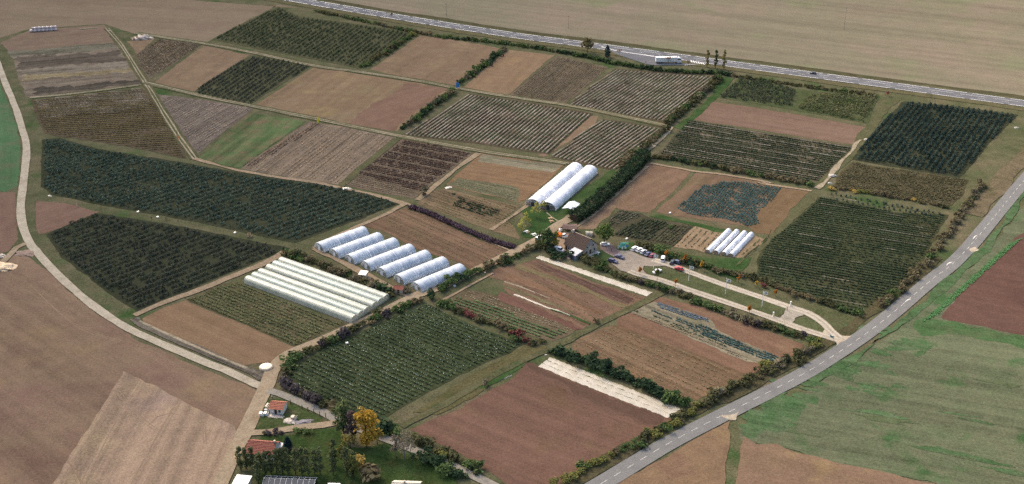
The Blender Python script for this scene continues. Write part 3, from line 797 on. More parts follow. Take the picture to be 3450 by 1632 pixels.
for s in ('n 2200,876 2235,887 2291,907 2401,948 2500,982 2600,1016 2663,1038 2723,1058 2772,1089 2798,1115 2830,1142', 'n 2120,915 2143,925 2235,949 2328,981 2438,1018 2579,1066 2704,1111 2780,1134 2826,1148'):
    o, C = road('drive_path', s, 3.8, M_DRIVE2)
    z = next_z()
    for off in (-1.0, 1.0):
        ribbon('drive_rut_path', C, 1.0, M_DRIVE, off=off, amp=.1, z=z)
grass_lane('o 270,72 308,118 352,188 382,235 420,298 455,352 490,400', 4.6, rut=.6)
grass_lane('o 75,247 200,235 355,214', 3.2, gap=1.4)
grass_lane('o 340,84 430,98 510,110 640,134 790,166 920,184 1060,206 1150,223 1280,244 1430,266 1560,292 1680,318', 5.2)
grass_lane('o 362,208 500,240 640,269 800,301 1000,342 1200,379 1400,408 1428,414', 5.2)
grass_lane('o 1000,350 930,406 855,472', 4.0, ruts=False)
grass_lane('o 1010,1075 1150,1000 1290,920 1385,880 1460,840 1560,790 1650,745 1690,725', 3.2, ruts=False)
M_DIRT = mat_soil('dirt_track', [T(158, 138, 114), T(168, 148, 122), T(146, 128, 104)], 5, None, speck=.3, k=(1, .98, .94))
road('dirt_path', 'o 488,400 530,412 600,430 760,456 860,474 940,492 1020,514', 2.4, M_DIRT, .3)
road('dirt_path', 'o 1020,512 970,540 920,562 850,594 790,626', 3.0, M_DIRT, .3)
road('dirt_path', 'o 1205,387 1150,425 1100,465 1050,505', 2.6, M_DIRT, .35)
road('dirt_path', 'o 1335,512 1290,545 1235,580', 2.2, M_DIRT, .3)
road('dirt_path', 'o 1020,512 1040,520 1150,572 1300,640', 1.2, M_DIRT, .3)
road('dirt_path', 'a3 1230,720 1500,600 1800,490 2100,370 2438,230 b3 300,140', 3.2, M_DIRT, .35)
road('dirt_path', 'a3 1230,740 1270,780 1450,870 1700,980 2000,1110 2200,1190 2300,1230 a4 2400,260', 3.4, mat_soil('grey_ruts', [T(128, 118, 108), T(140, 130, 116), T(112, 104, 94)], 5, dirv('a3 1270,780 2200,1190'), .8, .6, .3), .2)
road('chalk_rut_path', 'a3 1270,770 1450,855 1700,965 2000,1095 2250,1200', 1.0, M_PALE, .12)
road('dirt_path', 'o 790,626 880,672 940,705 1000,735 1060,755', 2.6, M_DIRT, .4)
road('dirt_path', 'zg 830,440 690,520', 3, M_DIRT, .3)
road('dirt_path', 'zg 470,360 560,440 690,525', .8, M_PALE, .1)
road('dirt_path', 'c2 640,1010 900,800 1100,620 1310,440', 2.2, M_DIRT, .3)
road('dirt_path', 'c2 1300,290 1400,210 1480,130 1515,80', 2.6, M_PALE, .3)
road('dirt_path', 'd2 540,640 640,560 760,420 880,290 960,200', 2.6, M_PALE, .5)
road('dirt_path', 'c2 1330,410 1600,460 1760,490 2000,515 2438,590 d2 0,590 300,635 500,665', 2.0, M_DIRT, .3)
road('dirt_path', 'b3 1720,590 1850,520 2100,380 2200,330', 2.0, M_DIRT, .3)
ch, _ = road('chalk_path', 'n -60,40 -25,150 0,236 48,354 77,440 88.6,492 85,566 76,640 70,714 79,769 103,824 122,846 177,911 258,985 351,1058 443,1114 591,1180 701,1228 757,1248 860,1296 905,1312', 3.6, M_CHALK, .1)
road('dirt_path', 'a3 235,60 150,100 70,180 0,250 -80,330', 3.4, M_SAND, .4)
# the farm lane
road('farm_lane_path', 'n 700,1720 742,1632 794,1514 842,1418 879,1341 902,1296 924,1243 957,1206 1005,1180 1071,1154 1164,1114 1256,1073 1367,1014 1426,988 1514,955 1607,911 1700,867 1755,838 1822,802 1877,762 1914,743 1930,728', 5.0, M_SAND, .2)
road('paved_lane_path', 'n 905,1318 940,1328 1016,1359 1090,1392 1138,1418 1200,1442 1274,1470 1385,1514 1477,1551 1551,1584 1636,1625 1720,1668', 3.4, M_GREYLANE, .08)
road('farm_lane_path', 'n 842,1462 880,1461 924,1457 1016,1442 1090,1434 1138,1424', 3.2, M_SAND, .15)
# ================================================================== CROPS
L_DARK = mat_leaf('leaf_dark_orchard', [T(26, 36, 36), T(42, 54, 50), T(56, 70, 60), T(76, 86, 74)], 16, lk=2.3)
L_DARKP = mat_leaf('leaf_dark_mixed', [T(30, 38, 36), T(46, 54, 48), T(66, 62, 56), T(58, 68, 52)], 22, patchamp=.8, lk=2.3)
L_GREEN = mat_leaf('leaf_green_orchard', [T(36, 46, 38), T(52, 64, 48), T(72, 80, 58), T(66, 62, 56)], 18, patchamp=.7)
L_OLIVE = mat_leaf('leaf_olive', [T(64, 66, 46), T(88, 88, 58), T(110, 106, 70)], 10)
L_ROW = mat_leaf('leaf_row_crop', [T(62, 52, 46), T(60, 66, 48), T(72, 86, 58), T(84, 98, 66)], 26, patchamp=.9)
L_ROWD = mat_leaf('leaf_row_dark', [T(42, 52, 42), T(56, 70, 52), T(76, 84, 62)], 26, patchamp=.8)
L_BROWN = mat_leaf('leaf_withered', [T(62, 50, 46), T(84, 70, 62), T(104, 88, 76)], 10)
L_PURPLE = mat_leaf('leaf_purple', [T(44, 34, 40), T(62, 48, 54), T(104, 90, 96)], 8, patchamp=.15)
L_CABB = mat_leaf('leaf_cabbage', [T(50, 70, 66), T(66, 86, 80), T(88, 106, 102)], 14)
L_CABBL = mat_leaf('leaf_pale_cabbage', [T(84, 96, 104), T(106, 116, 124), T(70, 84, 84)], 8)
L_LEEK = mat_leaf('leaf_leek', [T(70, 92, 58), T(92, 114, 74), T(112, 128, 92)], 8)
L_STRAW = mat_leaf('leaf_dry', [T(124, 112, 92), T(146, 132, 108), T(104, 98, 76)], 8)
M_WHITEH = mat_leaf('white_head', [T(120, 134, 112), T(150, 160, 140), T(186, 190, 176)], 9, trans=.1, patchamp=.3)
M_MULCH = mat_soil('mulch_straw', [T(190, 178, 164), T(162, 150, 134), T(100, 90, 76)], 12, None, speck=.4, k=(1, .98, .94))
M_MULCHW = mat_plain('mulch_film', T(206, 196, 186), .6, .2, 2)

def crop_rows(parent, poly, d, space, step, r, h, mat, k=5, gaps=0.0, gapscale=12, seed=0, rowobj=True, name='crop_row', jit=.12, inset=.6, zz=None, select=None):
    rows = row_points(poly, d, space, step, jit, gaps, gapscale, seed, inset)
    z = parent['sheet_z'] if zz is None else zz
    allp = []
    for i, p in enumerate(rows):
        if select is not None:
            p = p[select(i, p)]
            if len(p) == 0: continue
        n = len(p)
        C = np.c_[p, np.full(n, z)]
        if rowobj:
            V, F = tufts(C, np.full(n, r) * rng.uniform(.75, 1.25, n), np.full(n, h) * rng.uniform(.7, 1.3, n), k)
            link(name, np_mesh(name, V, F, mat), parent, kind='stuff')
        else:
            allp.append(C)
    if not rowobj and allp:
        C = np.concatenate(allp); n = len(C)
        V, F = tufts(C, np.full(n, r) * rng.uniform(.75, 1.25, n), np.full(n, h) * rng.uniform(.7, 1.3, n), k)
        link(name, np_mesh(name, V, F, mat), parent, kind='stuff')

def mulch(parent, poly, d, space, w, h, mat, shift=.5, broken=0.0, seed=0, name='mulch_strip'):
    """a low rounded strip of mulch between each two rows"""
    segs, d, n = row_segments(poly, d, space)
    z = parent['sheet_z'] + .004
    for o, sg in segs:
        o = o + shift * space
        V, F = [], []
        for a, b in sg:
            a += .8; b -= .8
            k = max(2, int((b - a) / 2.5))
            ss = np.linspace(a, b, k)
            keep = fbm(ss * d[0] + n[0] * o, ss * d[1] + n[1] * o, 40, seed) > -1 + 2 * broken if broken else np.ones(k, bool)
            base = len(V)
            for j, s in enumerate(ss):
                wj = w * random.uniform(.75, 1.2) * .5
                oj = o + random.gauss(0, .06)
                for q, (e, zz) in enumerate(((-1, 0), (-.55, h), (.55, h), (1, 0))):
                    t = oj + e * wj
                    V.append((d[0] * s + n[0] * t, d[1] * s + n[1] * t, z + zz))
            for j in range(k - 1):
                if not (keep[j] and keep[j + 1]): continue
                for q in range(3):
                    A = base + 4 * j + q
                    F.append((A, A + 4, A + 5, A + 1))
        if F:
            link(name, np_mesh(name, V, F, mat), parent)

def sheet_for(poly):
    """the field sheet on top under the middle of the plot (or under most of its corners)"""
    cx = sum(p[0] for p in poly) / len(poly); cy = sum(p[1] for p in poly) / len(poly)
    by_z = {round(o['sheet_z'], 4): o for o in bpy.data.objects if o.get('sheet_z') is not None and o.name.split('.')[0].endswith('field')}
    votes = {}
    for q, (x, y) in enumerate([(cx, cy)] + [(p[0] * .8 + cx * .2, p[1] * .8 + cy * .2) for p in poly]):
        z = 0
        for bb, pl, zz in SHEETS:
            if zz > z and round(zz, 4) in by_z and bb[0] <= x <= bb[2] and bb[1] <= y <= bb[3] and inside(pl, x, y): z = zz
        if z: votes[round(z, 4)] = votes.get(round(z, 4), 0) + (3 if q == 0 else 1)
    return by_z[max(votes, key=votes.get)] if votes else GROUND

def plot(s):
    poly = pp(s); return sheet_for(poly), poly

# strawberry-like rows with pale mulch
P_ROW = dirv('c1 600,960 1090,650')
for s, rd, sd in (('o 1184,238 1330,260 1490,288 1440,336 1380,388 1200,360 1014,340 1092,296', 'b1 1400,1200 1900,860', 1),
                  ('o 1518,302 1600,314 1690,328 1630,370 1546,428 1460,410 1390,396 1452,346', 'c2 450,350 960,20', 2),
                  ('o 1549,175 1680,187 1806,194 1756,240 1682,308 1560,288 1432,266 1482,224', 'c1 600,960 1090,650', 3)):
    F, poly = plot(s)
    crop_rows(F, poly, dirv(rd), 2.3, .45, .52, .5, L_ROW, 5, gaps=.03, gapscale=25, seed=sd, jit=.1)
    mulch(F, poly, dirv(rd), 2.3, .75, .12, M_MULCH)
# rows beside the western lane, half of them with mulch
F, poly = plot('o 82,254 200,242 355,224 398,270 438,335 466,398 330,369 162,344 114,334 98,300')
rd = dirv('a2 400,120 1580,60')
crop_rows(F, poly, rd, 3.0, .42, .5, .6, mat_leaf('leaf_vine_row', [T(66, 62, 46), T(96, 90, 60), T(122, 110, 72)], 20), 5, gaps=.04, gapscale=30, seed=4, jit=.12)
poly2 = pp('o 82,254 200,242 355,224 385,265 300,285 105,300')
mulch(F, poly2, rd, 3.0, .8, .1, M_MULCH, broken=.12, seed=9)
# green rows with white film in places
F, poly = plot('o 1730,304 1930,338 2150,372 2104,414 2060,460 1960,446 1800,416 1656,391')
rd = dirv('c2 1530,180 2438,330')
crop_rows(F, poly, rd, 2.6, .45, .62, .7, L_ROWD, 5, gaps=.02, gapscale=25, seed=5, jit=.1)
mulch(F, poly, rd, 7.8, .6, .3, M_MULCH, broken=.3, seed=6)
# the big dark field
F, poly = plot('d2 565,725 900,785 1300,865 1745,885 1695,960 1555,1219 d3 1375,420 1145,570 930,715 800,685 500,555 120,435 10,370 c3 2310,230 c2 2438,1015 d2 25,1180 255,1000 405,885')
rd = dirv('d2 450,820 1700,1020')
crop_rows(F, poly, rd, 2.3, .5, .62, .65, L_ROWD, 5, gaps=.02, gapscale=40, seed=7, jit=.12)
mulch(F, poly, rd, 9.2, .3, .08, M_MULCH, broken=.5, seed=8)
# orchard edge
F, poly = plot('d2 880,405 1100,445 1500,495 1925,562 1875,700 1765,795 1500,755 1000,675 710,615 765,505')
crop_rows(F, poly, dirv('d2 760,560 1850,740'), 2.0, .7, .7, 1.0, mat_leaf('leaf_thin_orchard', [T(66, 66, 48), T(90, 88, 64), T(104, 96, 74)], 12), 4, gaps=.12, gapscale=20, seed=10, rowobj=False, name='crop_foliage')
# market garden with white heads
F, poly = plot('b3 1585,605 1660,645 2000,805 2438,965 c3 165,980 60,1045 b4 2430,-10 2195,78 1900,215 1600,375 1300,555 1150,632 900,555 605,415 340,260 425,135 b3 705,985 1005,865')
rd = dirv('b3 1600,650 c3 160,990')
crop_rows(F, poly, rd, 2.1, .45, .62, .6, mat_leaf('leaf_garden', [T(56, 66, 46), T(70, 82, 56), T(86, 96, 68)], 26, patchamp=.8), 5, gaps=.05, gapscale=20, seed=12, jit=.14)
rows = row_points([p for p in poly], rd, 2.1, .8, .2, .42, 18, 13, .8)
for i, p in enumerate(rows):
    n = len(p)
    C = np.c_[p, np.full(n, F['sheet_z'] + .5)]
    V, Fc = leaf_cloud(C, np.full((n, 3), .1), 2, np.full(n, .15), lo=.2, up=1.0)
    link('white_head_row', np_mesh('white_head_row', V, Fc, M_WHITEH), F, kind='stuff')
# leeks
F, poly = plot('c3 0,700 200,760 420,830 580,880 440,940 200,880 b3 2260,790 1780,600 1860,540 2100,600 2438,720')
crop_rows(F, poly, dirv('b3 1790,590 c3 440,930'), 2.0, .4, .55, .6, L_LEEK, 5, gaps=.03, jit=.1, seed=14)
F, poly = plot('c3 0,620 300,700 640,850 590,870 420,820 0,690 b3 2100,590 1900,530 1970,480 2300,570')
crop_rows(F, poly, dirv('b3 1790,590 c3 440,930'), 1.5, .6, .45, .4, L_STRAW, 4, gaps=.3, gapscale=8, jit=.15, seed=15, rowobj=False, name='crop_foliage')
# nursery plot south of the netting
F, poly = plot('b3 0,475 a3 2160,410 1965,460 1720,570 2000,695 2430,862 b3 0,822 420,995 595,895 850,790 400,640')
crop_rows(F, poly, dirv('a3 1720,570 b3 420,1000'), 1.8, .5, .6, .65, mat_leaf('leaf_nursery', [T(70, 76, 52), T(96, 102, 70), T(122, 116, 88), T(84, 96, 60)], 9, patchamp=.8), 5, gaps=.12, gapscale=10, seed=16, jit=.2)
# cabbages
F, poly = plot('c2 1830,600 1930,600 1990,570 2200,575 2438,620 d2 0,600 215,630 150,740 0,870 c2 2330,960 2220,990 2000,920 1830,905 1650,870 1560,820 1660,740 1720,680')
crop_rows(F, poly, dirv('c2 1640,860 1850,610'), 1.25, .5, .6, .5, L_CABB, 6, gaps=.01, gapscale=14, seed=17, jit=.1)
# cauliflower bands
F, poly = plot('zv 260,130 330,140 470,190 680,260 690,280 600,270 430,210 300,165')
rd = dirv('zv 270,140 680,275')
crop_rows(F, poly, rd, 1.2, .5, .55, .5, L_CABBL, 6, gaps=.05, gapscale=8, seed=18)
F, poly = plot('zv 200,165 300,200 500,275 720,320 760,370 1000,470 1200,540 1140,575 950,500 760,430 600,360 420,260 250,200')
crop_rows(F, poly, dirv('zv 220,180 1180,550'), 1.3, .5, .6, .55, L_CABB, 6, gaps=.04, gapscale=14, seed=19)
F, poly = plot('zv 110,195 200,235 420,300 620,400 820,480 1000,560 1120,590 1080,590 900,540 640,420 400,330 100,210')
crop_rows(F, poly, dirv('zv 120,205 1100,585'), 1.2, .5, .5, .4, L_STRAW, 5, gaps=.2, gapscale=12, seed=20)
F, poly = plot('zv 110,190 280,230 480,300 700,410 900,500 1150,590 1000,540 760,450 560,370 300,260')
crop_rows(F, poly, dirv('zv 120,205 1100,585'), 1.6, .5, .5, .5, L_ROWD, 5, gaps=.3, gapscale=14, seed=21)
# bean stubble
F, poly = plot('zv 0,330 480,480 890,650 n 2420,1300 2340,1340 2200,1290 2060,1230 zw 1290,250 1210,235 1240,200 1420,110 1528,90')
crop_rows(F, poly, dirv('zv 0,380 800,742'), 2.6, .6, .4, .35, mat_leaf('leaf_bean', [T(96, 92, 66), T(120, 110, 82), T(140, 122, 96)], 9), 4, gaps=.42, gapscale=14, seed=22)
# mid plot weeds
F, poly = plot('c3 130,260 290,215 840,430 1280,545 1190,600 880,750 700,835 450,725 70,530')
crop_rows(F, poly, dirv('c3 100,300 900,720'), 3.4, .6, .4, .3, mat_leaf('leaf_weed', [T(92, 92, 62), T(118, 110, 78), T(104, 84, 70)], 8), 4, gaps=.55, gapscale=18, seed=23)
# plot beyond the tunnels
F, poly = plot('b2 1200,900 1400,820 1560,880 2000,1080 2370,1219 b3 2200,190 2060,270 1900,210 1500,80 1320,0')
crop_rows(F, poly, dirv('b2 1200,900 2200,1350'), 2.4, .6, .4, .32, mat_leaf('leaf_tunnel_plot', [T(94, 90, 66), T(116, 106, 80), T(134, 118, 94)], 9), 4, gaps=.5, gapscale=24, seed=24)
# purple flower band: two thick rows
F = sheet_for(pp('b2 1900,980 1905,980 1905,984'))
C = spline(pp('b2 1440,815 1600,870 1800,960 2000,1050 2200,1130 2390,1185'), .45)
N_ = normals2(C)
for o in (-1.0, 0.2, 1.3):
    p = C + N_ * (o + rng.normal(0, .15, len(C)))[:, None]; n = len(p)
    zz = np.array([ztop(x, y) for x, y in p[::12]]).max()
    V, Fc = tufts(np.c_[p, np.full(n, zz)], rng.uniform(.7, 1.0, n), rng.uniform(.9, 1.3, n), 7)
    link('flower_row', np_mesh('flower_row', V, Fc, L_PURPLE), F, kind='stuff')
# allotment rows
F, poly = plot('b2 1660,690 1760,650 2000,710 2420,800 2400,990 2000,940 1520,790')
crop_rows(F, poly, dirv('b2 1500,780 2200,1020'), 2.0, .55, .4, .35, mat_leaf('leaf_allotment', [T(88, 90, 62), T(112, 108, 78), T(96, 84, 66)], 6, patchamp=.8), 4, gaps=.35, gapscale=14, seed=26)
F, poly = plot('b2 1780,660 1900,720 2100,780 2280,860 2230,910 2080,880 1960,840 1800,790 1890,740')
crop_rows(F, poly, dirv('b2 1500,780 2200,1020'), 1.9, .45, .6, .75, L_ROWD, 5, gaps=.25, gapscale=10, seed=27)
F, poly = plot('b2 2300,900 2438,860 c2 120,830 140,860 60,960 0,1010 b2 2380,990 2180,990')
crop_rows(F, poly, dirv('b2 1500,780 2200,1020'), 2.0, .5, .45, .4, L_OLIVE, 4, gaps=.35, gapscale=12, seed=28, rowobj=False, name='crop_foliage')
# dark withered rows
F, poly = plot('o 1016,354 1100,368 1186,388 1118,440 1040,497 950,482 864,464 932,412')
rd = dirv('b2 1400,210 2030,330')
DR_MID = float(np.array(p1('o 985,462')) @ np.array([.55, .83])); L_STRAWD = mat_leaf('leaf_dry_dark', [T(92, 82, 68), T(118, 106, 88), T(140, 128, 106)], 8)
for sel, m, hh, rr in ((lambda i, p: (i % 5 != 4) & (p @ np.array([.55, .83]) > DR_MID), L_BROWN, .75, .6), (lambda i, p: (i % 5 == 4) | (p @ np.array([.55, .83]) <= DR_MID), L_STRAWD, .4, .45)):
    crop_rows(F, poly, rd, 1.9, .45, rr, hh, m, 5, gaps=.06, gapscale=10, seed=29, select=sel)
# stubble rows in the pale, grey and speckled plots
for s, rd, sp, m, g, sd in (('o 780,309 880,325 994,347 928,400 853,463 740,448 612,424 692,366', 'o 640,420 790,312', 2.3, mat_leaf('leaf_pale_stubble', [T(112, 100, 82), T(140, 124, 102), T(162, 146, 124)], 14), .4, 30),
                            ('o 398,240 500,253 632,273 558,334 498,384 458,330 428,285', 'o 440,300 540,245', 2.2, mat_leaf('leaf_grey_stubble', [T(108, 100, 88), T(134, 122, 108), T(160, 148, 132)], 12), .4, 31),
                            ('o 1404,143 1528,171 1478,214 1420,259 1288,239 1342,190', 'o 1290,238 1410,143', 1.5, mat_leaf('leaf_dull_rows', [T(82, 76, 62), T(104, 94, 78), T(122, 110, 90)], 14), .1, 32)):
    F, poly = plot(s)
    crop_rows(F, poly, dirv(rd), sp, .6, .5, .42, m, 4, gaps=g, gapscale=24, seed=sd)
F, poly = plot('o 402,100 506,112 438,159 376,197 354,170 345,139')
crop_rows(F, poly, dirv('o 380,195 505,112'), 1.7, 1.2, .55, 1.0, mat_leaf('leaf_stake_plot', [T(76, 68, 56), T(104, 94, 78), T(140, 128, 108)], 6), 5, gaps=.1, gapscale=8, seed=33)
# first rows of the pale plot are dark
F, poly = plot('b2 0,380 300,200 580,40 620,50 400,200 150,350 0,450 a2 2250,440 2180,440')
crop_rows(F, poly, dirv('o 640,420 790,312'), 2.0, .5, .55, .5, L_BROWN, 5, gaps=.1, seed=34)
# vegetables behind the farmhouse
F, poly = plot('zy 400,335 615,372 600,410 420,470 300,500 220,505')
crop_rows(F, poly, dirv('zy 350,600 600,450'), 1.6, .5, .6, .6, mat_leaf('leaf_kitchen', [T(58, 62, 50), T(84, 88, 66), T(112, 108, 100)], 5), 6, gaps=.15, gapscale=6, seed=35)
F, poly = plot('zy 310,590 480,500 690,425 870,450 900,480 700,650 640,655')
crop_rows(F, poly, dirv('zy 350,600 600,450'), 1.7, .5, .7, .8, mat_leaf('leaf_kitchen_dark', [T(46, 50, 42), T(66, 74, 50), T(96, 98, 84)], 8), 6, gaps=.06, gapscale=6, seed=36)
F, poly = plot('zy 700,650 920,480 1150,505 960,715')
crop_rows(F, poly, dirv('zy 740,650 930,490'), 1.6, .5, .6, .6, mat_leaf('leaf_kitchen_mixed', [T(76, 70, 58), T(100, 94, 74), T(92, 104, 72)], 6), 6, gaps=.12, gapscale=6, seed=37)
F, poly = plot('zy 970,720 1190,512 1430,572 zs 430,225 150,505 zy 1150,735')
crop_rows(F, poly, dirv('zy 980,720 1190,510'), 2.6, .8, .4, .45, L_ROWD, 5, gaps=.15, gapscale=8, seed=38)
F, poly = plot('zs 700,605 960,300 1080,315 955,480 800,618')
crop_rows(F, poly, dirv('zs 700,600 1050,300'), 1.8, .7, .4, .45, L_ROWD, 5, gaps=.2, gapscale=6, seed=39)
F, poly = plot('b2 1875,545 2200,595 2438,645 c2 120,665 110,755 0,730 b2 2300,720 1800,615')
crop_rows(F, poly, dirv('b2 1800,610 2400,750'), 1.6, .6, .4, .3, mat_leaf('leaf_plot_rows', [T(92, 98, 70), T(116, 116, 86), T(146, 136, 112)], 8), 4, gaps=.35, gapscale=10, seed=40)
# sown strips of the meadow beyond the paved road
F = sheet_for(pp('d3 1800,500 1801,500 1801,501'))
for i in range(46):
    t = i / 45.0
    a = np.array(p1('d3 2360,40')) * (1 - t) + np.array(p1('d3 1580,740')) * t
    d = np.array(dirv('d3 2250,120 2360,70')); d /= np.linalg.norm(d)
    q = a + d * 1.5; n = 22
    p = q[None] + d[None] * (rng.random(n)[:, None] * 9 - 6) + rng.normal(0, .12, (n, 2))
    V, Fc = tufts(np.c_[p, np.full(n, ztop(*q))], np.full(n, .55), np.full(n, .35), 5)
    link('sown_row', np_mesh('sown_row', V, Fc, mat_leaf_sown if 'mat_leaf_sown' in globals() else globals().setdefault('mat_leaf_sown', mat_leaf('leaf_sown', [T(66, 104, 62), T(84, 120, 74), T(100, 126, 88)], 8))), F, kind='stuff')

# ------------------------------------------------------------------ orchards of bushes
BUSHV = []
def bush_mesh(seed, k=26, mat=None, hr=1.0):
    V, F = leaf_cloud(np.array([[0, 0, hr]]), np.array([[.6, .6, hr * .95]]), k, np.array([.33]), lo=.4)
    V[:, 2] = np.maximum(V[:, 2] * .78, .05)
    return np_mesh('fruit_bush', V, F, mat)

def orchard(s, rd, space, step, size, mat, k=14, gaps=.03, name='orchard_foliage', seed=0, keep=None, hs=1.05):
    F, poly = plot(s)
    rows = row_points(poly, dirv(rd), space, step, .18, gaps, 18, seed, .6)
    P = np.concatenate(rows)
    if keep is not None:
        P, picked = keep(P)
    n = len(P)
    sz = size * rng.uniform(.75, 1.25, n)
    C = np.c_[P, F['sheet_z'] + sz * hs * .92]
    V, Fc = leaf_cloud(C, np.c_[sz * .85, sz * .85, sz * hs * .95], k, sz * .46, lo=.4)
    V[:, 2] = np.maximum(V[:, 2], F['sheet_z'] + .03)
    o = link(name, np_mesh(name, V, Fc, mat), None, kind='stuff', label=None)
    return o, F

FIRST = []
def nearest(P):
    """set the 300 bushes that show largest apart as single plants"""
    order = np.argsort(P[:, 1]); FIRST.append(P[order[:290]]); return P[order[290:]], None
orchard('o 110,354 150,351 250,379 360,397 470,414 560,431 640,443 760,460 860,475 1006,512 880,558 742,609 620,585 500,557 250,513 132,489 106,470', 'o 742,608 1008,512', 3.9, 1.0, .74, L_DARK, 17, seed=41)
o, FB = orchard('o 122,590 240,540 300,549 500,581 600,603 722,626 640,659 540,699 440,744 346,781 252,720 152,641', 'o 350,782 726,628', 3.9, 1.0, .74, L_DARKP, 17, seed=42, keep=nearest)
meshes = [bush_mesh(i, 24, L_DARKP) for i in range(6)]
for i, (x, y) in enumerate(FIRST[0]):
    s = random.uniform(.8, 1.2)
    link('fruit_bush', meshes[i % 6], None, (x, y, FB['sheet_z'] - .03), random.uniform(0, 6.28), 'dark leafy fruit bush in the orchard rows beside the chalk track', 'bush', 'fruit bushes in the lowest orchard rows', scale=s)
orchard('o 634,143 712,153 782,167 703,214 625,262 551,250 487,235 562,182', 'o 490,234 634,143', 3.6, .95, .7, L_DARKP, 15, seed=43)
orchard('o 542,99 620,57 700,20 752,44 860,59 960,73 1044,87 978,127 905,172 800,150 700,132 622,117', 'o 560,104 700,22', 3.6, .95, .66, L_GREEN, 14, seed=44, gaps=.12)
orchard('o 2275,259 2420,273 2556,291 2497,349 2410,446 2300,427 2147,401 2203,330', 'o 2150,400 2275,259', 2.9, 1.15, .95, mat_leaf('leaf_east_orchard', [T(30, 42, 42), T(44, 58, 54), T(58, 72, 64), T(72, 76, 62)], 24, patchamp=.7), 15, seed=45)
orchard('o 1864,197 1930,210 2004,227 1998,270 1905,259 1806,245', 'o 1870,200 2004,228', 2.6, 1.3, .85, L_GREEN, 14, seed=46, gaps=.08)
orchard('o 2040,236 2212,243 2180,310 2002,274', 'o 2040,236 2212,246', 2.6, 1.3, .95, mat_leaf('leaf_mixed_orchard', [T(62, 74, 48), T(88, 96, 58), T(84, 76, 64), T(108, 108, 72)], 18, patchamp=.9), 14, seed=47, gaps=.08)
# two rows of small clipped bushes
mb_ = [np_mesh('clipped_bush', *leaf_cloud(np.array([[0, 0, .7]]), np.array([[.5, .5, .7]]), 26, np.array([.28]), lo=.5), L_DARK) for i in range(3)]
for (a, b, n) in (('d2 660,690', 'd2 1680,880', 22), ('d2 700,720', 'd2 1600,870', 19)):
    A, B = np.array(p1(a)), np.array(p1(b))
    for i in range(n):
        p = A + (B - A) * (i + .5) / n + rng.normal(0, .3, 2)
        if a.endswith('720'): p = p + np.array([0, -3.0])
        link('clipped_bush', mb_[i % 3], None, (p[0], p[1], ztop(*p) - .02), random.uniform(0, 6), 'small dark clipped bush spaced out below the coloured shrub row', 'bush', 'spaced clipped bushes below the coloured shrubs', scale=random.uniform(.9, 1.2))
# ================================================================== HEDGES AND SHRUBS
PAL = {
    'green':  ('green', mat_leaf('shrub_green', [T(44, 58, 36), T(66, 82, 48), T(92, 104, 64)], 5, patchamp=.3, lk=1.75)),
    'dark':   ('dark green', mat_leaf('shrub_dark', [T(32, 44, 34), T(48, 62, 44), T(66, 80, 54)], 5, patchamp=.3, lk=1.75)),
    'olive':  ('olive green', mat_leaf('shrub_olive', [T(54, 56, 40), T(74, 74, 50), T(96, 92, 64)], 5, patchamp=.3, lk=1.75)),
    'yellow': ('yellow-green', mat_leaf('shrub_yellow', [T(80, 82, 46), T(98, 98, 54), T(116, 112, 66)], 5, patchamp=.3, lk=1.75)),
    'gold':   ('golden yellow', mat_leaf('shrub_gold', [T(120, 100, 54), T(142, 118, 62), T(150, 130, 78)], 5, patchamp=.3, lk=1.75)),
    'russet': ('russet brown', mat_leaf('shrub_russet', [T(76, 68, 52), T(94, 86, 64), T(108, 100, 76)], 5, patchamp=.3, lk=1.75)),
    'red':    ('dark red', mat_leaf('shrub_red', [T(74, 44, 42), T(94, 54, 50), T(104, 74, 66)], 5, patchamp=.2, lk=1.75)),
    'brown':  ('bare brown', mat_leaf('shrub_brown', [T(78, 72, 58), T(96, 90, 72), T(112, 106, 84)], 5, patchamp=.3, lk=1.75)),
    'purple': ('dusky purple', mat_leaf('shrub_purple', [T(50, 46, 48), T(68, 62, 62), T(84, 78, 76)], 5, patchamp=.3, lk=1.75)),
}
_shrubs = {}
def shrub_mesh(pal, i):
    key = (pal, i)
    if key not in _shrubs:
        n = 5
        C = np.c_[rng.normal(0, .42, n), rng.normal(0, .42, n), rng.uniform(.55, 1.25, n)]
        C[0] = (0, 0, .8)
        R = np.c_[rng.uniform(.45, .7, n), rng.uniform(.45, .7, n), rng.uniform(.45, .65, n)]
        V, F = leaf_cloud(C, R, 30, rng.uniform(.2, .27, n), lo=.5)
        V[:, 2] = np.maximum(V[:, 2], .02)
        _shrubs[key] = np_mesh('shrub', V, F, PAL[pal][1])
    return _shrubs[key]

def shrub(name, p, pal, r, h, label, group, cat='shrub'):
    return link(name, shrub_mesh(pal, random.randrange(4)), None, (p[0], p[1], ztop(*p) - .02), random.uniform(0, 6.28), label, cat, group, scale=(r, r * random.uniform(.85, 1.15), h / 1.75))

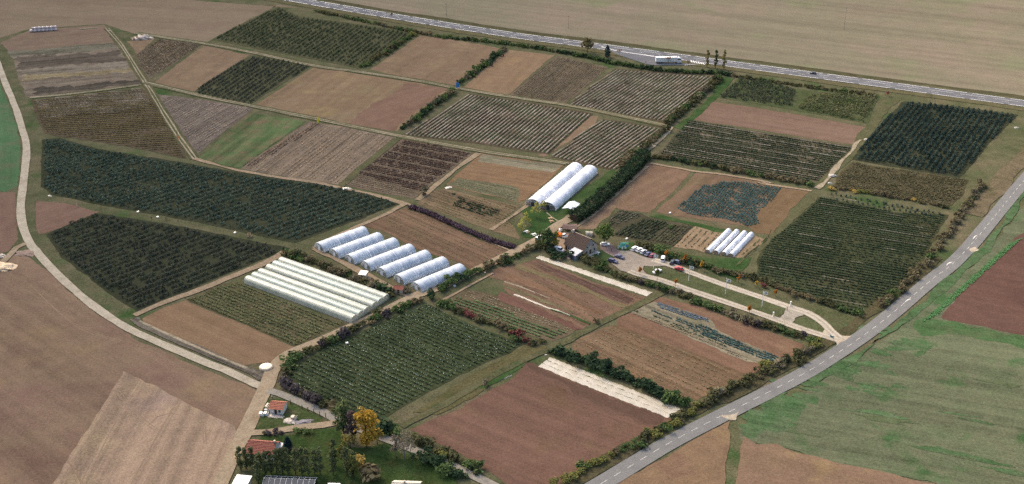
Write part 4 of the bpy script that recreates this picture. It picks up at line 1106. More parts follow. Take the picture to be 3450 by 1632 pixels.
def hedge(name, s, step, r, h, mix, where, group, off=.5, var=.3):
    """a hedgerow as its single shrubs. mix: 'green*3 olive'"""
    pals = []
    for w in mix.split():
        a = w.split('*'); pals += [a[0]] * (int(a[1]) if len(a) > 1 else 1)
    C = spline(pp(s), .5)
    d = np.r_[0, np.cumsum(np.linalg.norm(np.diff(C, axis=0), axis=1))]
    N = normals2(C)
    t = step * .5
    cur = random.choice(pals)
    while t < d[-1]:
        x = np.interp(t, d, C[:, 0]); y = np.interp(t, d, C[:, 1])
        nx = np.interp(t, d, N[:, 0]); ny = np.interp(t, d, N[:, 1])
        q = random.gauss(0, off)
        if random.random() < .55: cur = random.choice(pals)
        k = random.uniform(1 - var, 1 + var)
        shrub(name, (x + nx * q, y + ny * q), cur, r * k * .92, h * k * random.uniform(.85, 1.15), '%s shrub in the %s' % (PAL[cur][0], where), group)
        t += step * .8 * random.uniform(.75, 1.25)

hedge('verge_shrub', 'o 790,30 900,52 1000,74 1090,92', 3.6, 2.0, 2.2, 'russet*2 olive*2 brown green', 'low ragged hedge along the main road verge', 'ragged hedge along the main road')
hedge('verge_shrub', 'o 1090,93 1170,102 1250,110 1330,120 1400,131', 2.8, 1.9, 2.4, 'green*3 dark olive', 'green hedge between the tan plots and main road', 'green hedge along the main road')
hedge('layby_shrub', 'o 1400,132 1480,147 1560,165 1640,177 1720,184 1800,187 1836,192', 1.9, 1.9, 2.7, 'dark*3 green*2', 'dense dark hedge curving below the lay-by', 'dense hedge below the lay-by', .3, .15)
hedge('verge_shrub', 'o 1840,193 1920,205 2000,216 2080,228 2200,243', 3.0, 1.7, 2.2, 'olive*2 green russet', 'hedge between the east orchard and main road', 'hedge north of the east orchard')
hedge('field_shrub', 'o 1042,90 1000,116 960,142 915,170', 3.4, 2.3, 2.9, 'olive*3 yellow green*2', 'olive hedge beside the long orchard rows', 'hedge beside the long orchard')
hedge('field_shrub', 'o 1272,124 1235,154 1200,180 1158,212', 2.8, 2.1, 3.0, 'dark*2 green*2 brown', 'dark hedge between two tan ploughed plots', 'hedge between the tan plots')
hedge('field_shrub', 'o 1142,232 1100,262 1050,300 1012,326', 2.8, 2.2, 3.0, 'green*2 dark*2 brown russet', 'hedge between the rose soil and striped rows', 'hedge beside the rose soil plot')
hedge('field_shrub', 'o 1812,197 1780,228 1740,262 1690,306 1680,316', 2.3, 2.3, 3.1, 'olive*4 green brown', 'tall olive hedge beside the striped northeast rows', 'olive hedge beside the striped rows')
hedge('field_shrub', 'o 1676,330 1650,350 1625,375 1590,395 1560,424', 2.3, 2.1, 3.0, 'olive*3 brown green russet', 'mixed hedge running into the tall clipped hedge', 'mixed hedge above the clipped hedge')
hedge('headland_shrub', 'o 1640,398 1700,406 1780,420 1860,436 1950,452 2040,468', 2.6, 2.0, 2.5, 'olive*3 russet*2 green dark', 'headland hedge above the cabbage plot', 'headland hedge above the cabbages')
hedge('roadside_shrub', 'o 2472,462 2440,510 2395,575 2340,650 2280,715 2215,780', 3.4, 1.9, 2.4, 'russet*3 brown*2 olive green', 'ragged hedge between dark field and paved road', 'ragged hedge above the paved road', .8)
hedge('avenue_shrub', 'o 2165,798 2100,775 2030,752 1960,726 1890,700', 2.4, 1.8, 2.3, 'russet*2 olive*2 brown green', 'mixed hedge between dark field and farm drive', 'hedge above the farm drive')
hedge('avenue_shrub', 'o 1890,700 1830,690 1770,672 1730,656 1690,645', 2.6, 1.9, 2.3, 'olive*2 green russet', 'mixed hedge between the lawn and orange trees', 'hedge behind the orange trees')
hedge('car_park_shrub', 'zb 560,260 700,310 830,370 960,420 1050,480', 2.4, 2.2, 2.7, 'olive*3 green brown', 'thick hedge behind the row of parked cars', 'hedge behind the parked cars', .8)
hedge('car_park_shrub', 'zb 1180,560 1300,600 1420,640 1600,690 1700,730', 2.4, 1.9, 2.2, 'olive*2 green dark', 'hedge behind the red car on the drive', 'hedge beside the red car')
hedge('drive_shrub', 'c3 700,230 800,260 900,300 1000,350 1120,390 1300,440 1500,500 1700,570 1850,640 2000,690 2200,770 2438,850 d3 120,830 300,880 450,930 560,970', 2.5, 2.0, 2.5, 'olive*3 green*2 russet brown purple', 'long hedge between the plots and farm drive', 'long hedge below the farm drive', .6)
hedge('roadside_shrub', 'd3 600,980 450,1040 300,1130 150,1200 d4 60,130 c4 2438,200 2250,270 2050,370 1850,470', 2.4, 2.0, 2.6, 'olive*3 brown*2 yellow russet', 'thick hedge along the paved road below the cauliflowers', 'thick hedge beside the paved road', .9)
hedge('roadside_shrub', 'c4 1850,500 1700,570 1500,690 1300,790 1150,870 1000,940 850,1020 700,1110 560,1200 450,1260', 2.7, 1.8, 2.2, 'olive*3 yellow*2 green russet', 'ragged hedge between brown soil and paved road', 'ragged hedge below the brown soil', .8)
hedge('field_shrub', 'c4 440,10 560,60 700,100 850,150 1000,220 1150,290 1300,350 1450,430 1600,490 1660,500', 2.4, 2.5, 3.4, 'dark*3 green*2', 'thick dark hedge beside the white fleece strip', 'dark hedge beside the fleece', .5)
hedge('garden_shrub', 'b3 1680,600 1780,650 1900,690 2050,760 2200,800 2350,860 2438,900 c3 100,930 250,970 340,985', 2.3, 1.9, 2.4, 'olive*2 russet*2 green red', 'mixed hedge above the white-headed garden', 'hedge above the white-headed garden', .5)
hedge('garden_shrub', 'b3 1560,580 1450,620 1330,680 1180,720 1060,800 950,850 830,910 700,970 560,1040 420,1110 330,1180 b4 280,200 250,290', 2.7, 2.1, 2.7, 'olive*2 green*2 russet brown purple', 'hedge between the farm lane and white-headed garden', 'hedge along the farm lane', .5)
hedge('garden_shrub', 'b4 270,330 380,370 480,430 580,480 680,510 760,540', 2.4, 2.1, 2.6, 'russet*2 olive*2 purple', 'hedge above the paved lane', 'hedge above the paved lane', .5)
hedge('lane_shrub', 'c3 0,230 100,180 220,130 300,100', 3.2, 1.9, 2.3, 'olive*2 russet green', 'low hedge along the farm lane by the farmhouse', 'hedge along the farm lane by the house', .5)
hedge('lane_shrub', 'b3 1700,500 1800,440 1900,390 2050,330 2200,260 2330,220', 3.0, 2.2, 2.8, 'olive*2 green*2 russet', 'roadside clump along the lane past the tunnels', 'clumps along the lane past the tunnels', .6)
hedge('net_shrub', 'zn 430,70 520,110 640,150 760,200 860,250 980,290 1090,330 1180,380 1280,420', 2.2, 2.2, 2.7, 'olive*2 russet*2 green brown', 'hedge between the net tunnels and plastic tunnels', 'hedge between nets and tunnels', .9)
hedge('flower_shrub', 'd2 660,650 800,650 900,670 1050,690 1200,720 1350,740 1500,770 1650,800 1750,820', 2.6, 1.7, 1.9, 'russet*2 yellow*2 red gold olive', 'coloured shrub row between the eastern plots', 'coloured shrub row', .5)
hedge('farm_shrub', 'za 400,560 480,640 560,720 680,760 800,830 950,870 1010,880', 2.0, 2.4, 3.0, 'olive*2 green*2 dark', 'thick shrubbery between the yard and fleece strip', 'shrubbery below the farmyard', 1.2)
hedge('farm_shrub', 'za 1330,900 1450,930 1560,950 1700,1000 1850,1040 1950,1080', 2.2, 2.0, 2.5, 'olive*2 brown green', 'shrubbery below the farmhouse lawn', 'shrubbery below the lawn', .8)
hedge('lane_shrub', 'zd 1350,630 1500,700 1650,760 1800,830 1950,920 2100,990 2300,1080', 2.6, 2.1, 2.7, 'olive*2 yellow*2 green russet', 'yellowing hedge between brown soil and paved lane', 'yellowing hedge above the paved lane', .5)
hedge('lane_shrub', 'zd 1340,840 1480,900 1600,960 1720,1020 1850,1090 2000,1180', 2.5, 2.4, 3.0, 'dark*3 green purple', 'dark hedge between the lawn and paved lane', 'dark hedge below the paved lane', .6)
hedge('hut_shrub', 'zc 430,540 520,530 600,520 700,510', 2.0, 1.3, 1.7, 'dark purple olive', 'low hedge along the sandy drive', 'hedge along the sandy drive', .3)
hedge('hut_shrub', 'zc 880,470 960,480 1050,500 1100,490', 2.0, 1.5, 1.9, 'dark green', 'clump beside the sandy drive bend', 'clump beside the sandy drive', .4)
for s, pal, r, h, lab in (('b2 1570,700', 'brown', 2.6, 4.2, 'solitary brown leafy bush where the dirt track turns'), ('zn 470,90', 'olive', 3.0, 4.2, 'tall olive bush at the head of the net tunnels'),
                          ('zn 1200,390', 'dark', 3.2, 4.6, 'big dark evergreen bush beside the red roofed pump hut'), ('zn 1260,410', 'dark', 2.8, 3.8, 'dark rounded bush between the nets and pump hut'), ('zn 1400,390', 'brown', 2.6, 3.4, 'thin brown bush beside the red roofed pump hut'),
                          ('b3 1620,560', 'dark', 2.0, 4.4, 'upright dark bush at the farm lane corner'), ('b3 1900,400', 'dark', 2.6, 3.8, 'round dark green bush beside the farm lane'),
                          ('zw 560,520', 'brown', 1.3, 2.6, 'single thin brown shrub on the grassy headland'), ('zw 1380,70', 'russet', 1.5, 2.0, 'russet shrub on the grass path between plots'), ('b1 1700,960', 'dark', 2.6, 4.0, 'tallest dark bush of the hedge by the rose soil'),
                          ('c2 1520,1000', 'green', 1.6, 1.6, 'bright green clump behind the dark open shed'), ('zd 900,480', 'dark', 4.0, 5.0, 'large dark round shrub beside the paved lane'), ('zd 1060,500', 'green', 2.5, 3.2, 'smaller green shrub against the large dark shrub'),
                          ('zd 700,1120', 'russet', 4.2, 5.6, 'large round russet shrub on the orchard lawn'), ('zd 560,960', 'gold', 2.2, 3.0, 'golden shrub above the large russet shrub'), ('b1 1275,140', 'brown', 1.2, 1.6, 'tiny brown sapling on the track verge'),
                          ('d3 60,460', 'red', 1.6, 2.0, 'dark red shrub in the hedge above the drive'), ('zc 820,750', 'brown', 1.8, 2.2, 'low brown shrub beside the garden conifer')):
    shrub('bush', p1(s), pal, r, h, lab, None, 'bush')

# tall clipped hedge (one body)
def clipped_hedge(s, w, h, label):
    C = spline(pp(s), 1.0); N = normals2(C); n = len(C)
    reps = 60
    P = np.repeat(C, reps, 0); Nn = np.repeat(N, reps, 0); m = len(P)
    q = rng.random(m); t = rng.uniform(-1, 1, m)
    top = q < .42
    x = np.where(top, t * w / 2, np.sign(t) * w / 2 * rng.uniform(.85, 1.08, m))
    zz = np.where(top, h * rng.uniform(.86, 1.06, m), rng.uniform(.05, 1, m) * h)
    bump = .25 * np.sin(np.repeat(np.arange(n), reps) * .5) + rng.normal(0, .12, m)
    pts = np.c_[P + Nn * (x + bump * np.sign(x))[:, None] + rng.normal(0, .5, (m, 2)), zz + bump * .8]
    V, F = leaf_cloud(pts, np.full((m, 3), .05), 1, np.full(m, .5), lo=.1, up=.5)
    b = p1('c2 950,640'); z0 = ztop(*b)
    V[:, 2] = np.maximum(V[:, 2], 0) + z0
    o = empty('clipped_hedge', (b[0], b[1], z0), 0, label, 'hedge')
    V -= np.array([b[0], b[1], z0])
    link('foliage', np_mesh('foliage', V, F, PAL['dark'][1]), o)
    mb = MB()
    core = []
    k = max(2, n // 6)
    idx = np.linspace(0, n - 1, k).astype(int)
    vs, fs = [], []
    for i in idx:
        for e, zq in ((-1, 0), (-1, h * .8), (1, h * .8), (1, 0)):
            c = C[i] + N[i] * e * w * .36 - np.array(b)
            vs.append((c[0], c[1], zq))
    for j in range(k - 1):
        for q in range(3): fs.append((4 * j + q, 4 * j + q + 1, 4 * j + q + 5, 4 * j + q + 4))
    fs += [(0, 1, 2, 3), tuple(4 * (k - 1) + q for q in (3, 2, 1, 0))]
    mb.add(vs, fs); mb.ob('inner_branches', M_BARK, o)
M_BARK = mat_plain('bark', T(74, 64, 54), .95, .3, .3, spec=.1)
M_BARKP = mat_plain('pale_bark', T(132, 124, 112), .95, .3, .3, spec=.1)
clipped_hedge('c2 632,940 760,860 900,740 1050,600 1180,470 1290,350', 5.2, 4.2, 'long tall clipped dark evergreen hedge beside the lawn of the twin tunnels')

# ================================================================== TREES
def tree(name, s, h, lobes, mat, k=160, leaf=.35, trunk=.22, label='', group=None, cat='tree', bark=None, limbs=4, clear=.25, lo=.45, sparse=None, ang=0):
    """lobes: (dx, dy, z, rx, rz) as fractions of height h"""
    p = p1(s) if isinstance(s, str) else s
    o = empty(name, (p[0], p[1], ztop(*p) - .03), random.uniform(0, 6.28) if ang is None else ang, label, cat, group)
    L = np.array(lobes) * h
    C = L[:, :3]; R = np.c_[L[:, 3], L[:, 3], L[:, 4]]
    # clumps in each lobe, leaves in each clump
    CC, RR = [], []
    for c, r in zip(C, R):
        n = max(4, int(k / 14))
        u = unit(n) * (rng.uniform(.35, .95, n)[:, None])
        CC.append(c + u * r); RR.append(np.full((n, 3), 1.0) * (r.mean() * rng.uniform(.28, .5, n))[:, None])
    CC = np.concatenate(CC); RR = np.concatenate(RR)
    V, F = leaf_cloud(CC, RR, 14, np.full(len(CC), leaf), lo=lo)
    link('crown', np_mesh('crown', V, F, mat), o)
    tz = L[:, 2].max() * .8
    mb = MB(); bend = random.uniform(-.02, .02) * h
    mb.sweep([(0, 0, 0), (bend * .4, 0, tz * .35), (bend, bend * .5, tz * .7), (bend, bend, tz)], [trunk, trunk * .8, trunk * .5, trunk * .2], 7)
    t = mb.ob('trunk', bark or M_BARK, o)
    for i in range(limbs):
        c = C[i % len(C)]
        z0 = h * clear + (tz - h * clear) * random.uniform(.1, .6)
        e = c + unit(1)[0] * R[i % len(C)] * .5
        mid = ((e[0]) * .55, e[1] * .55, z0 + (e[2] - z0) * .6)
        MB().sweep([(bend * .7, bend * .3, z0), mid, tuple(e)], [trunk * .45, trunk * .3, trunk * .1], 5).ob('limb', bark or M_BARK, t)
    return o

ROUND = [(0, 0, .62, .3, .3), (.2, .05, .55, .22, .22), (-.2, .08, .57, .22, .22), (.02, -.2, .54, .22, .22), (0, .18, .58, .22, .22), (.05, 0, .8, .18, .18)]
TALL = [(0, 0, .32, .16, .16), (.04, 0, .5, .19, .17), (-.05, .03, .66, .18, .17), (.02, -.03, .82, .14, .15), (-.06, -.05, .42, .15, .15)]
COLUMN = [(0, 0, .22, .085, .14), (.01, 0, .4, .1, .15), (-.012, .01, .58, .1, .15), (.01, -.01, .76, .085, .14), (0, 0, .9, .05, .1)]
M_AUT = mat_leaf('tree_orange', [T(132, 84, 40), T(160, 104, 48), T(172, 122, 62)], 3, lk=1.5)
M_GOLD = mat_leaf('tree_gold', [T(116, 94, 40), T(150, 118, 46), T(168, 138, 62)], 3)
M_POP = mat_leaf('tree_poplar', [T(58, 66, 44), T(80, 86, 58), T(106, 108, 76)], 4, objrand=.35, lk=1.6)
M_POPY = mat_leaf('tree_poplar_yellow', [T(96, 92, 50), T(124, 112, 64), T(96, 84, 62)], 4)
M_CON = mat_leaf('tree_conifer', [T(26, 38, 40), T(38, 54, 54), T(54, 70, 66)], 4)
M_WIL = mat_leaf('tree_willow', [T(112, 112, 54), T(142, 138, 70), T(160, 154, 92)], 4)
M_MAU = mat_leaf('tree_mauve', [T(52, 44, 46), T(74, 62, 62), T(96, 82, 80)], 4)
M_GREYT = mat_leaf('tree_grey', [T(92, 84, 74), T(118, 108, 94), T(96, 92, 70)], 4)

# avenue of small orange trees
for i, (s, h, w) in enumerate((('zb 1128,560', 4.4, 'behind the small white van'), ('zb 1512,660', 4.6, 'between the small white van and red car'), ('zb 1850,805', 4.6, 'above the drive past the red car'), ('zb 585,910', 4.0, 'at the mouth of the car park'),
                               ('zb 1310,1140', 3.6, 'below the white car on the grass'), ('ze 128,140', 3.6, 'in the hedge above the third flag pole'), ('ze 290,185', 3.6, 'in the hedge past the third flag pole'), ('ze 453,260', 3.2, 'in the hedge above the last flag pole'), ('ze 222,412', 3.8, 'on the lower drive by the gate posts'))):
    tree('young_tree', s, h, [(0, 0, .62, .2, .2), (.05, 0, .78, .17, .18), (-.06, .04, .55, .16, .16)], M_AUT if i not in (2, 6) else M_GOLD, 90, .3, .09, 'small orange autumn tree ' + w, 'orange trees along the drive', limbs=2)
tree('young_tree', 'zb 935,1030', 6.0, [(0, 0, .55, .17, .2), (.08, 0, .7, .15, .16), (-.08, .03, .65, .14, .18), (0, 0, .85, .1, .12)], PAL['yellow'][1], 90, .32, .1, 'slender yellow-green tree on the lower drive by the white car', limbs=2)
# farm trees
tree('farm_tree', 'za 560,660', 10, ROUND, mat_leaf('tree_farm', [T(48, 60, 42), T(74, 88, 54), T(100, 108, 66)], 4), 220, .42, .26, 'broad green tree between the farm lane and farmyard')
tree('farm_tree', 'za 760,640', 8, TALL, mat_leaf('tree_farm_gold', [T(112, 100, 48), T(140, 120, 56), T(96, 100, 56)], 3), 130, .36, .2, 'narrow tree with golden leaves beside the farmyard')
tree('farm_tree', 'za 1860,600', 11, ROUND, mat_leaf('tree_farm_b', [T(46, 62, 38), T(70, 86, 48), T(104, 114, 66)], 4), 240, .42, .3, 'tall round green tree behind the farmhouse gable')
for s, h, w in (('zg 300,440', 7.5, 'at the front of the twin tunnels'), ('zg 150,560', 7.0, 'above the white garden bench'), ('zg 80,660', 6.0, 'at the lane end of the lawn'), ('zg 420,320', 5.0, 'between the two tunnel doors')):
    tree('willow_tree', s, h, [(0, 0, .6, .3, .26), (.18, 0, .5, .2, .2), (-.18, .06, .52, .2, .2), (0, .1, .8, .2, .17)], M_WIL, 90, .26, .14, 'thin yellow-leaved tree ' + w, 'yellow trees on the lawn', bark=M_BARKP, lo=.1)
# main-road trees
for i, (s, w) in enumerate((('c1 1845,618', 'beside the lay-by exit'), ('c1 1922,628', 'middle one of the three'), ('c1 2000,636', 'the yellowest of the three'))):
    tree('poplar_tree', s, 11.5 + i * .5, COLUMN, (M_POPY, M_POP, M_POPY)[i], 100, .4, .18, 'slim columnar poplar by the main road, ' + w, 'three poplars by the main road', limbs=2, clear=.1)
tree('roadside_tree', 'c1 755,485', 10.5, ROUND, mat_leaf('tree_bronze', [T(86, 76, 54), T(108, 96, 66), T(88, 92, 58)], 4), 170, .45, .25, 'bronze round tree beside the main road above the hedge')
def conifer(s, h, r, label, mat):
    p = p1(s); o = empty('conifer_tree', (p[0], p[1], ztop(*p) - .03), 0, label, 'tree')
    n = 26; zz = np.linspace(.12, .97, n); rad = r * np.minimum(1, (1 - zz) * 2.1 + .12) * rng.uniform(.85, 1.1, n)
    C, R = [], []
    for z, q in zip(zz, rad):
        for a in rng.random(5) * 6.28:
            C.append((math.cos(a) * q * .6, math.sin(a) * q * .6, z * h)); R.append((q * .45, q * .45, h * .05))
    V, F = leaf_cloud(np.array(C), np.array(R), 8, np.full(len(C), .3), lo=.2)
    link('crown', np_mesh('crown', V, F, mat), o)
    MB().sweep([(0, 0, 0), (0, 0, h * .5), (0, 0, h * .95)], [.2, .12, .03], 7).ob('trunk', M_BARK, o)
conifer('c1 938,525', 8.0, 2.3, 'dense dark conifer beside the lay-by', M_CON)
conifer('zc 800,740', 5.0, 1.4, 'small blue-dark conifer on the garden lawn', M_CON)
for s, h, lab in (('c1 1045,518', 6.0, 'thin leafless tree beside the dark conifer'), ('c1 1675,605', 4.5, 'thin leafless sapling at the lay-by end'), ('c1 1495,590', 6.0, 'reddish leafless tree in front of the lorry')):
    tree('bare_tree', s, h, [(0, 0, .6, .22, .22), (.12, 0, .7, .16, .16), (-.14, 0, .66, .16, .18)], mat_leaf('twigs_' + str(h), [T(104, 78, 70), T(130, 104, 92)], 3), 34, .22, .09, lab, limbs=6, lo=.1)
# trees by the paved lane and the garden
tree('yellow_tree', 'zd 650,690', 15.5, [(0, 0, .2, .12, .14), (.02, 0, .38, .15, .16), (-.05, .02, .56, .2, .17), (.1, .02, .62, .17, .2), (.0, 0, .78, .2, .15), (.1, -.03, .8, .13, .13), (-.1, 0, .74, .13, .13), (.12, 0, .3, .11, .12)], M_GOLD, 260, .42, .34, 'large golden autumn tree beside the paved lane')
tree('lane_tree', 'zd 330,560', 15, TALL, mat_leaf('tree_lane', [T(52, 62, 42), T(76, 86, 54), T(98, 104, 66)], 4), 240, .42, .3, 'tall green tree where sandy and paved lanes meet', clear=.1)
tree('lane_tree', 'zd 460,640', 13.5, TALL, M_MAU, 150, .38, .28, 'dusky leafless tree between the green and golden trees', lo=.1, limbs=7)
tree('lane_tree', 'zd 420,720', 7, [(0, 0, .45, .3, .3), (.2, 0, .5, .2, .25), (-.2, 0, .55, .2, .25)], mat_leaf('tree_low_gold', [T(104, 96, 52), T(132, 116, 62), T(80, 76, 56)], 3), 80, .34, .15, 'low yellowing tree at the foot of the dusky tree')
tree('lane_tree', 'zd 800,660', 6.5, ROUND, mat_leaf('tree_low_yellow', [T(120, 104, 46), T(160, 132, 56), T(92, 90, 52)], 3), 80, .34, .15, 'small yellow tree under the large golden tree')
tree('grey_tree', 'zd 1180,860', 11, ROUND, M_GREYT, 130, .28, .26, 'wide grey half-bare tree on the lawn beside the paved lane', bark=M_BARKP, lo=.1, limbs=10)
tree('grey_tree', 'zd 1060,830', 9, TALL, M_GREYT, 100, .28, .2, 'narrow grey half-bare tree beside the wide grey one', bark=M_BARKP, lo=.1, limbs=6)
# garden poplars
for i, (s, h) in enumerate((('zc 130,1010', 8.0), ('zc 210,1000', 7.4), ('zc 300,1000', 8.0), ('zc 400,1090', 8.5), ('zc 480,1100', 8.5), ('zc 560,1080', 8.2), ('zc 640,1080', 9.6), ('zc 720,1080', 9.5), ('zc 800,1090', 9.2), ('zc 900,1085', 9.5), ('zc 990,1085', 9.6), ('zc 1080,1085', 9.5), ('zc 1170,1085', 9.2), ('zc 1250,1080', 9.2), ('zc 1430,1090', 9.5), ('zc 1450,960', 9.5), ('zc 1620,1090', 10.0), ('zc 1700,1110', 9.5), ('zc 380,1219', 8.0))):
    tree('garden_poplar', s, h * 1.12, [(0, 0, .25, .11, .2), (.01, 0, .45, .14, .2), (-.01, .01, .66, .13, .19), (0, 0, .84, .08, .14)], M_POP, 120, .34, .16, 'upright green poplar in the row behind the red roofed house', 'poplars behind the red roofed house', limbs=2, clear=.1)
tree('garden_poplar', 'zd 470,1130', 9.5, TALL, PAL['yellow'][1], 150, .36, .18, 'yellow-green tree between the poplars and the russet shrub')
tree('garden_poplar', 'zd 330,940', 9, TALL, PAL['yellow'][1], 130, .36, .18, 'yellow-green tree at the lawn edge above the poplars')

# ================================================================== TUNNELS
def norm2(v):
    v = np.array(v, float); return v / np.linalg.norm(v)
M_FILM = mat_film('tunnel_film', T(214, 222, 230), T(176, 190, 206), .3, .0, 2.5, .55)
M_FILMW = mat_film('white_film', (.84, .85, .88, 1), T(214, 220, 230), .25, 0, 5, .3)
M_END = mat_film('tunnel_end_film', T(176, 180, 172), T(138, 144, 134), .3, .25, 1.5, .5)
M_NET = mat_film('crop_net', T(200, 204, 190), T(180, 186, 170), .3, .12, 2.5, .5)
M_NETG = mat_film('crop_net_green', T(186, 198, 190), T(166, 180, 170), .3, .12, 2.5, .5)
M_HOOP = mat_plain('galvanised_hoop', T(206, 212, 218), .5, .1, .5)
M_FRAME = mat_plain('tunnel_timber', T(140, 134, 124), .8, .2, .5)
M_DARKGAP = mat_plain('dark_opening', T(60, 58, 54), .9, .2, .5)

def arch(W, H, leg, n=14):
    pts = [(-W / 2, 0)]
    for i in range(n + 1):
        a = math.pi - math.pi * i / n
        pts.append((W / 2 * math.cos(a), leg + (H - leg) * math.sin(a)))
    pts.append((W / 2, 0))
    return pts

def tunnel(name, o2, ax, L, W, H, label, group, film, bays, leg=.6, ends=True, door=True, endmat=None, hoopr=.05, seamw=.14, seam_every=0, sag=.006):
    """origin o2 = middle of the front end; local x runs along the tunnel"""
    ang = math.atan2(ax[1], ax[0])
    t = empty(name, (o2[0], o2[1], ztop(*o2)), ang, label, 'polytunnel', group)
    prof = arch(W, H, leg); m = len(prof)
    ns = bays * 2 + 1
    vs, fs = [], []
    for i in range(ns):
        s = 1 - sag * (i % 2) + random.uniform(-.003, .003)
        x = L * i / (ns - 1)
        for y, z in prof: vs.append((x, y * s, max(0, z * s)))
    for i in range(ns - 1):
        for j in range(m - 1): fs.append((i * m + j, i * m + j + 1, (i + 1) * m + j + 1, (i + 1) * m + j))
    MB().add(vs, fs).ob('cover', film, t, True)
    for i in range(bays + 1):
        x = L * i / bays
        mb = MB()
        pr = [(x, y * .99, z * .99) for y, z in prof]
        for a, b in zip(pr[:-1], pr[1:]): mb.tube(a, b, hoopr, hoopr, 4, False)
        mb.ob('hoop', M_HOOP, t)
    if seam_every:
        for i in range(1, bays):
            if i % seam_every: continue
            x = L * i / bays
            v2, f2 = [], []
            for q in (-seamw, seamw):
                for y, z in prof: v2.append((x + q, y * 1.012, z * 1.012 + .01))
            for j in range(m - 1): f2.append((j, j + 1, m + j + 1, m + j))
            MB().add(v2, f2).ob('film_seam', M_FILMW, t)
    if ends:
        for x, sgn in ((.03, 0), (L - .03, 1)):
            w = MB().add([(x, y * .985, z * .985) for y, z in prof], [tuple(range(m))]).ob('end_wall', endmat or M_END, t)
            if door and not sgn:
                MB().box(x - .06, x - .02, -W * .12, W * .12, 0, H * .62).ob('door', M_FILMW if film is M_FILM else M_DARKGAP, t)
                mb = MB()
                for yy in (-W * .13, W * .13): mb.box(x - .1, x - .03, yy - .05, yy + .05, 0, H * .8)
                mb.box(x - .1, x - .03, -W * .32, W * .32, H * .63, H * .68)
                mb.ob('door_frame', M_HOOP, t)
    for sgn in (-1, 1):
        MB().box(0, L, sgn * W / 2 - .08, sgn * W / 2 + .08, 0, .16).ob('base_rail', M_FRAME, t)
    return t

ax7 = norm2(np.array(gp(1571, 918)) - np.array(gp(1425, 979)))
left7 = np.array([-ax7[1], ax7[0]])
pos7 = ['end of the row beside the dark orchard', 'second from the dark orchard', 'third from the dark orchard', 'middle one of the seven', 'third from the farm lane', 'second from the farm lane', 'end of the row beside the farm lane']
for i, (x, y) in enumerate(((1060, 837), (1110, 856), (1162, 875), (1216, 897), (1269, 919), (1326, 943), (1384, 968))):
    fl = np.array(gp(x, y))
    W = 6.9
    c = fl - left7 * (W / 2)
    tunnel('polytunnel', c, ax7, 24.0, W, 3.4, 'pale blue-white plastic tunnel, ' + pos7[i], 'seven plastic tunnels side by side', M_FILM, 14, .7, seam_every=(4 if i % 2 else 5))
axt = norm2(np.array(gp(2014, 586)) - np.array(gp(1872, 713)))
lt = np.array([-axt[1], axt[0]])
fr = np.array(gp(1872, 713))
for i, lab in ((0, 'long bright white plastic tunnel beside the lawn and clipped hedge'), (1, 'long bright white plastic tunnel beside the brown garden plot')):
    c = fr + lt * (3.85 + 7.75 * i)
    tunnel('polytunnel', c, axt, 50.0, 7.5, 3.9, lab, 'twin white tunnels', M_FILMW, 25, .8, seam_every=0, endmat=mat_film('twin_end', T(150, 146, 140), T(120, 116, 110), .2, .2, 1.5, .5))
# four small tunnels on the pale beds
a4 = norm2(np.array(p1('zs 930,285')) - np.array(p1('zs 640,590')))
l4 = np.array([-a4[1], a4[0]])
pos4 = ['beside the pale straw beds', 'second from the straw beds', 'second from the bare end beds', 'beside the bare end beds']
for i, s in enumerate(('zs 155,515', 'zs 285,532', 'zs 410,555', 'zs 520,575')):
    c = np.array(p1(s)) - l4 * 1.3
    tunnel('small_tunnel', c, a4, 24.5, 2.6, 1.75, 'low white caterpillar tunnel ' + pos4[i], 'four low tunnels on straw beds', M_FILMW, 12, .2, door=False, hoopr=.045, endmat=mat_film('low_tunnel_end', T(176, 160, 140), T(140, 122, 104), .2, .1, 1, .5) if i == 0 else bpy.data.materials['low_tunnel_end'])
# six net tunnels in two blocks of three
S0, S1, E0, E1 = (np.array(p1(s)) for s in ('zn 58,312', 'zn 365,140', 'zn 922,648', 'zn 1272,450'))
axn = norm2((E0 - S0) + (E1 - S1)); Ln = .5 * (np.linalg.norm(E0 - S0) + np.linalg.norm(E1 - S1)); ln = np.array([-axn[1], axn[0]])
Wn = (E1 - E0) @ ln / 6.25
nl = ['lowest, beside the nursery plot', 'second from the nursery plot', 'third from the nursery plot', 'first above the open gap', 'second below the hedge', 'topmost, beside the hedge']
for i in range(6):
    f = (i + .5) / 6
    st = S0 + (S1 - S0) * f
    c = S0 + ln * (Wn * (i + .5) + (.25 * Wn if i > 2 else 0))
    c = c + axn * ((st - c) @ axn)
    tunnel('net_tunnel', c, axn, Ln, Wn * .995, 2.8, 'pale greenish net tunnel, ' + nl[i], 'net tunnels in two blocks of three', M_NETG if i in (1, 4) else M_NET, 26, 1.4, door=False, hoopr=.04, sag=.014, endmat=M_NET)

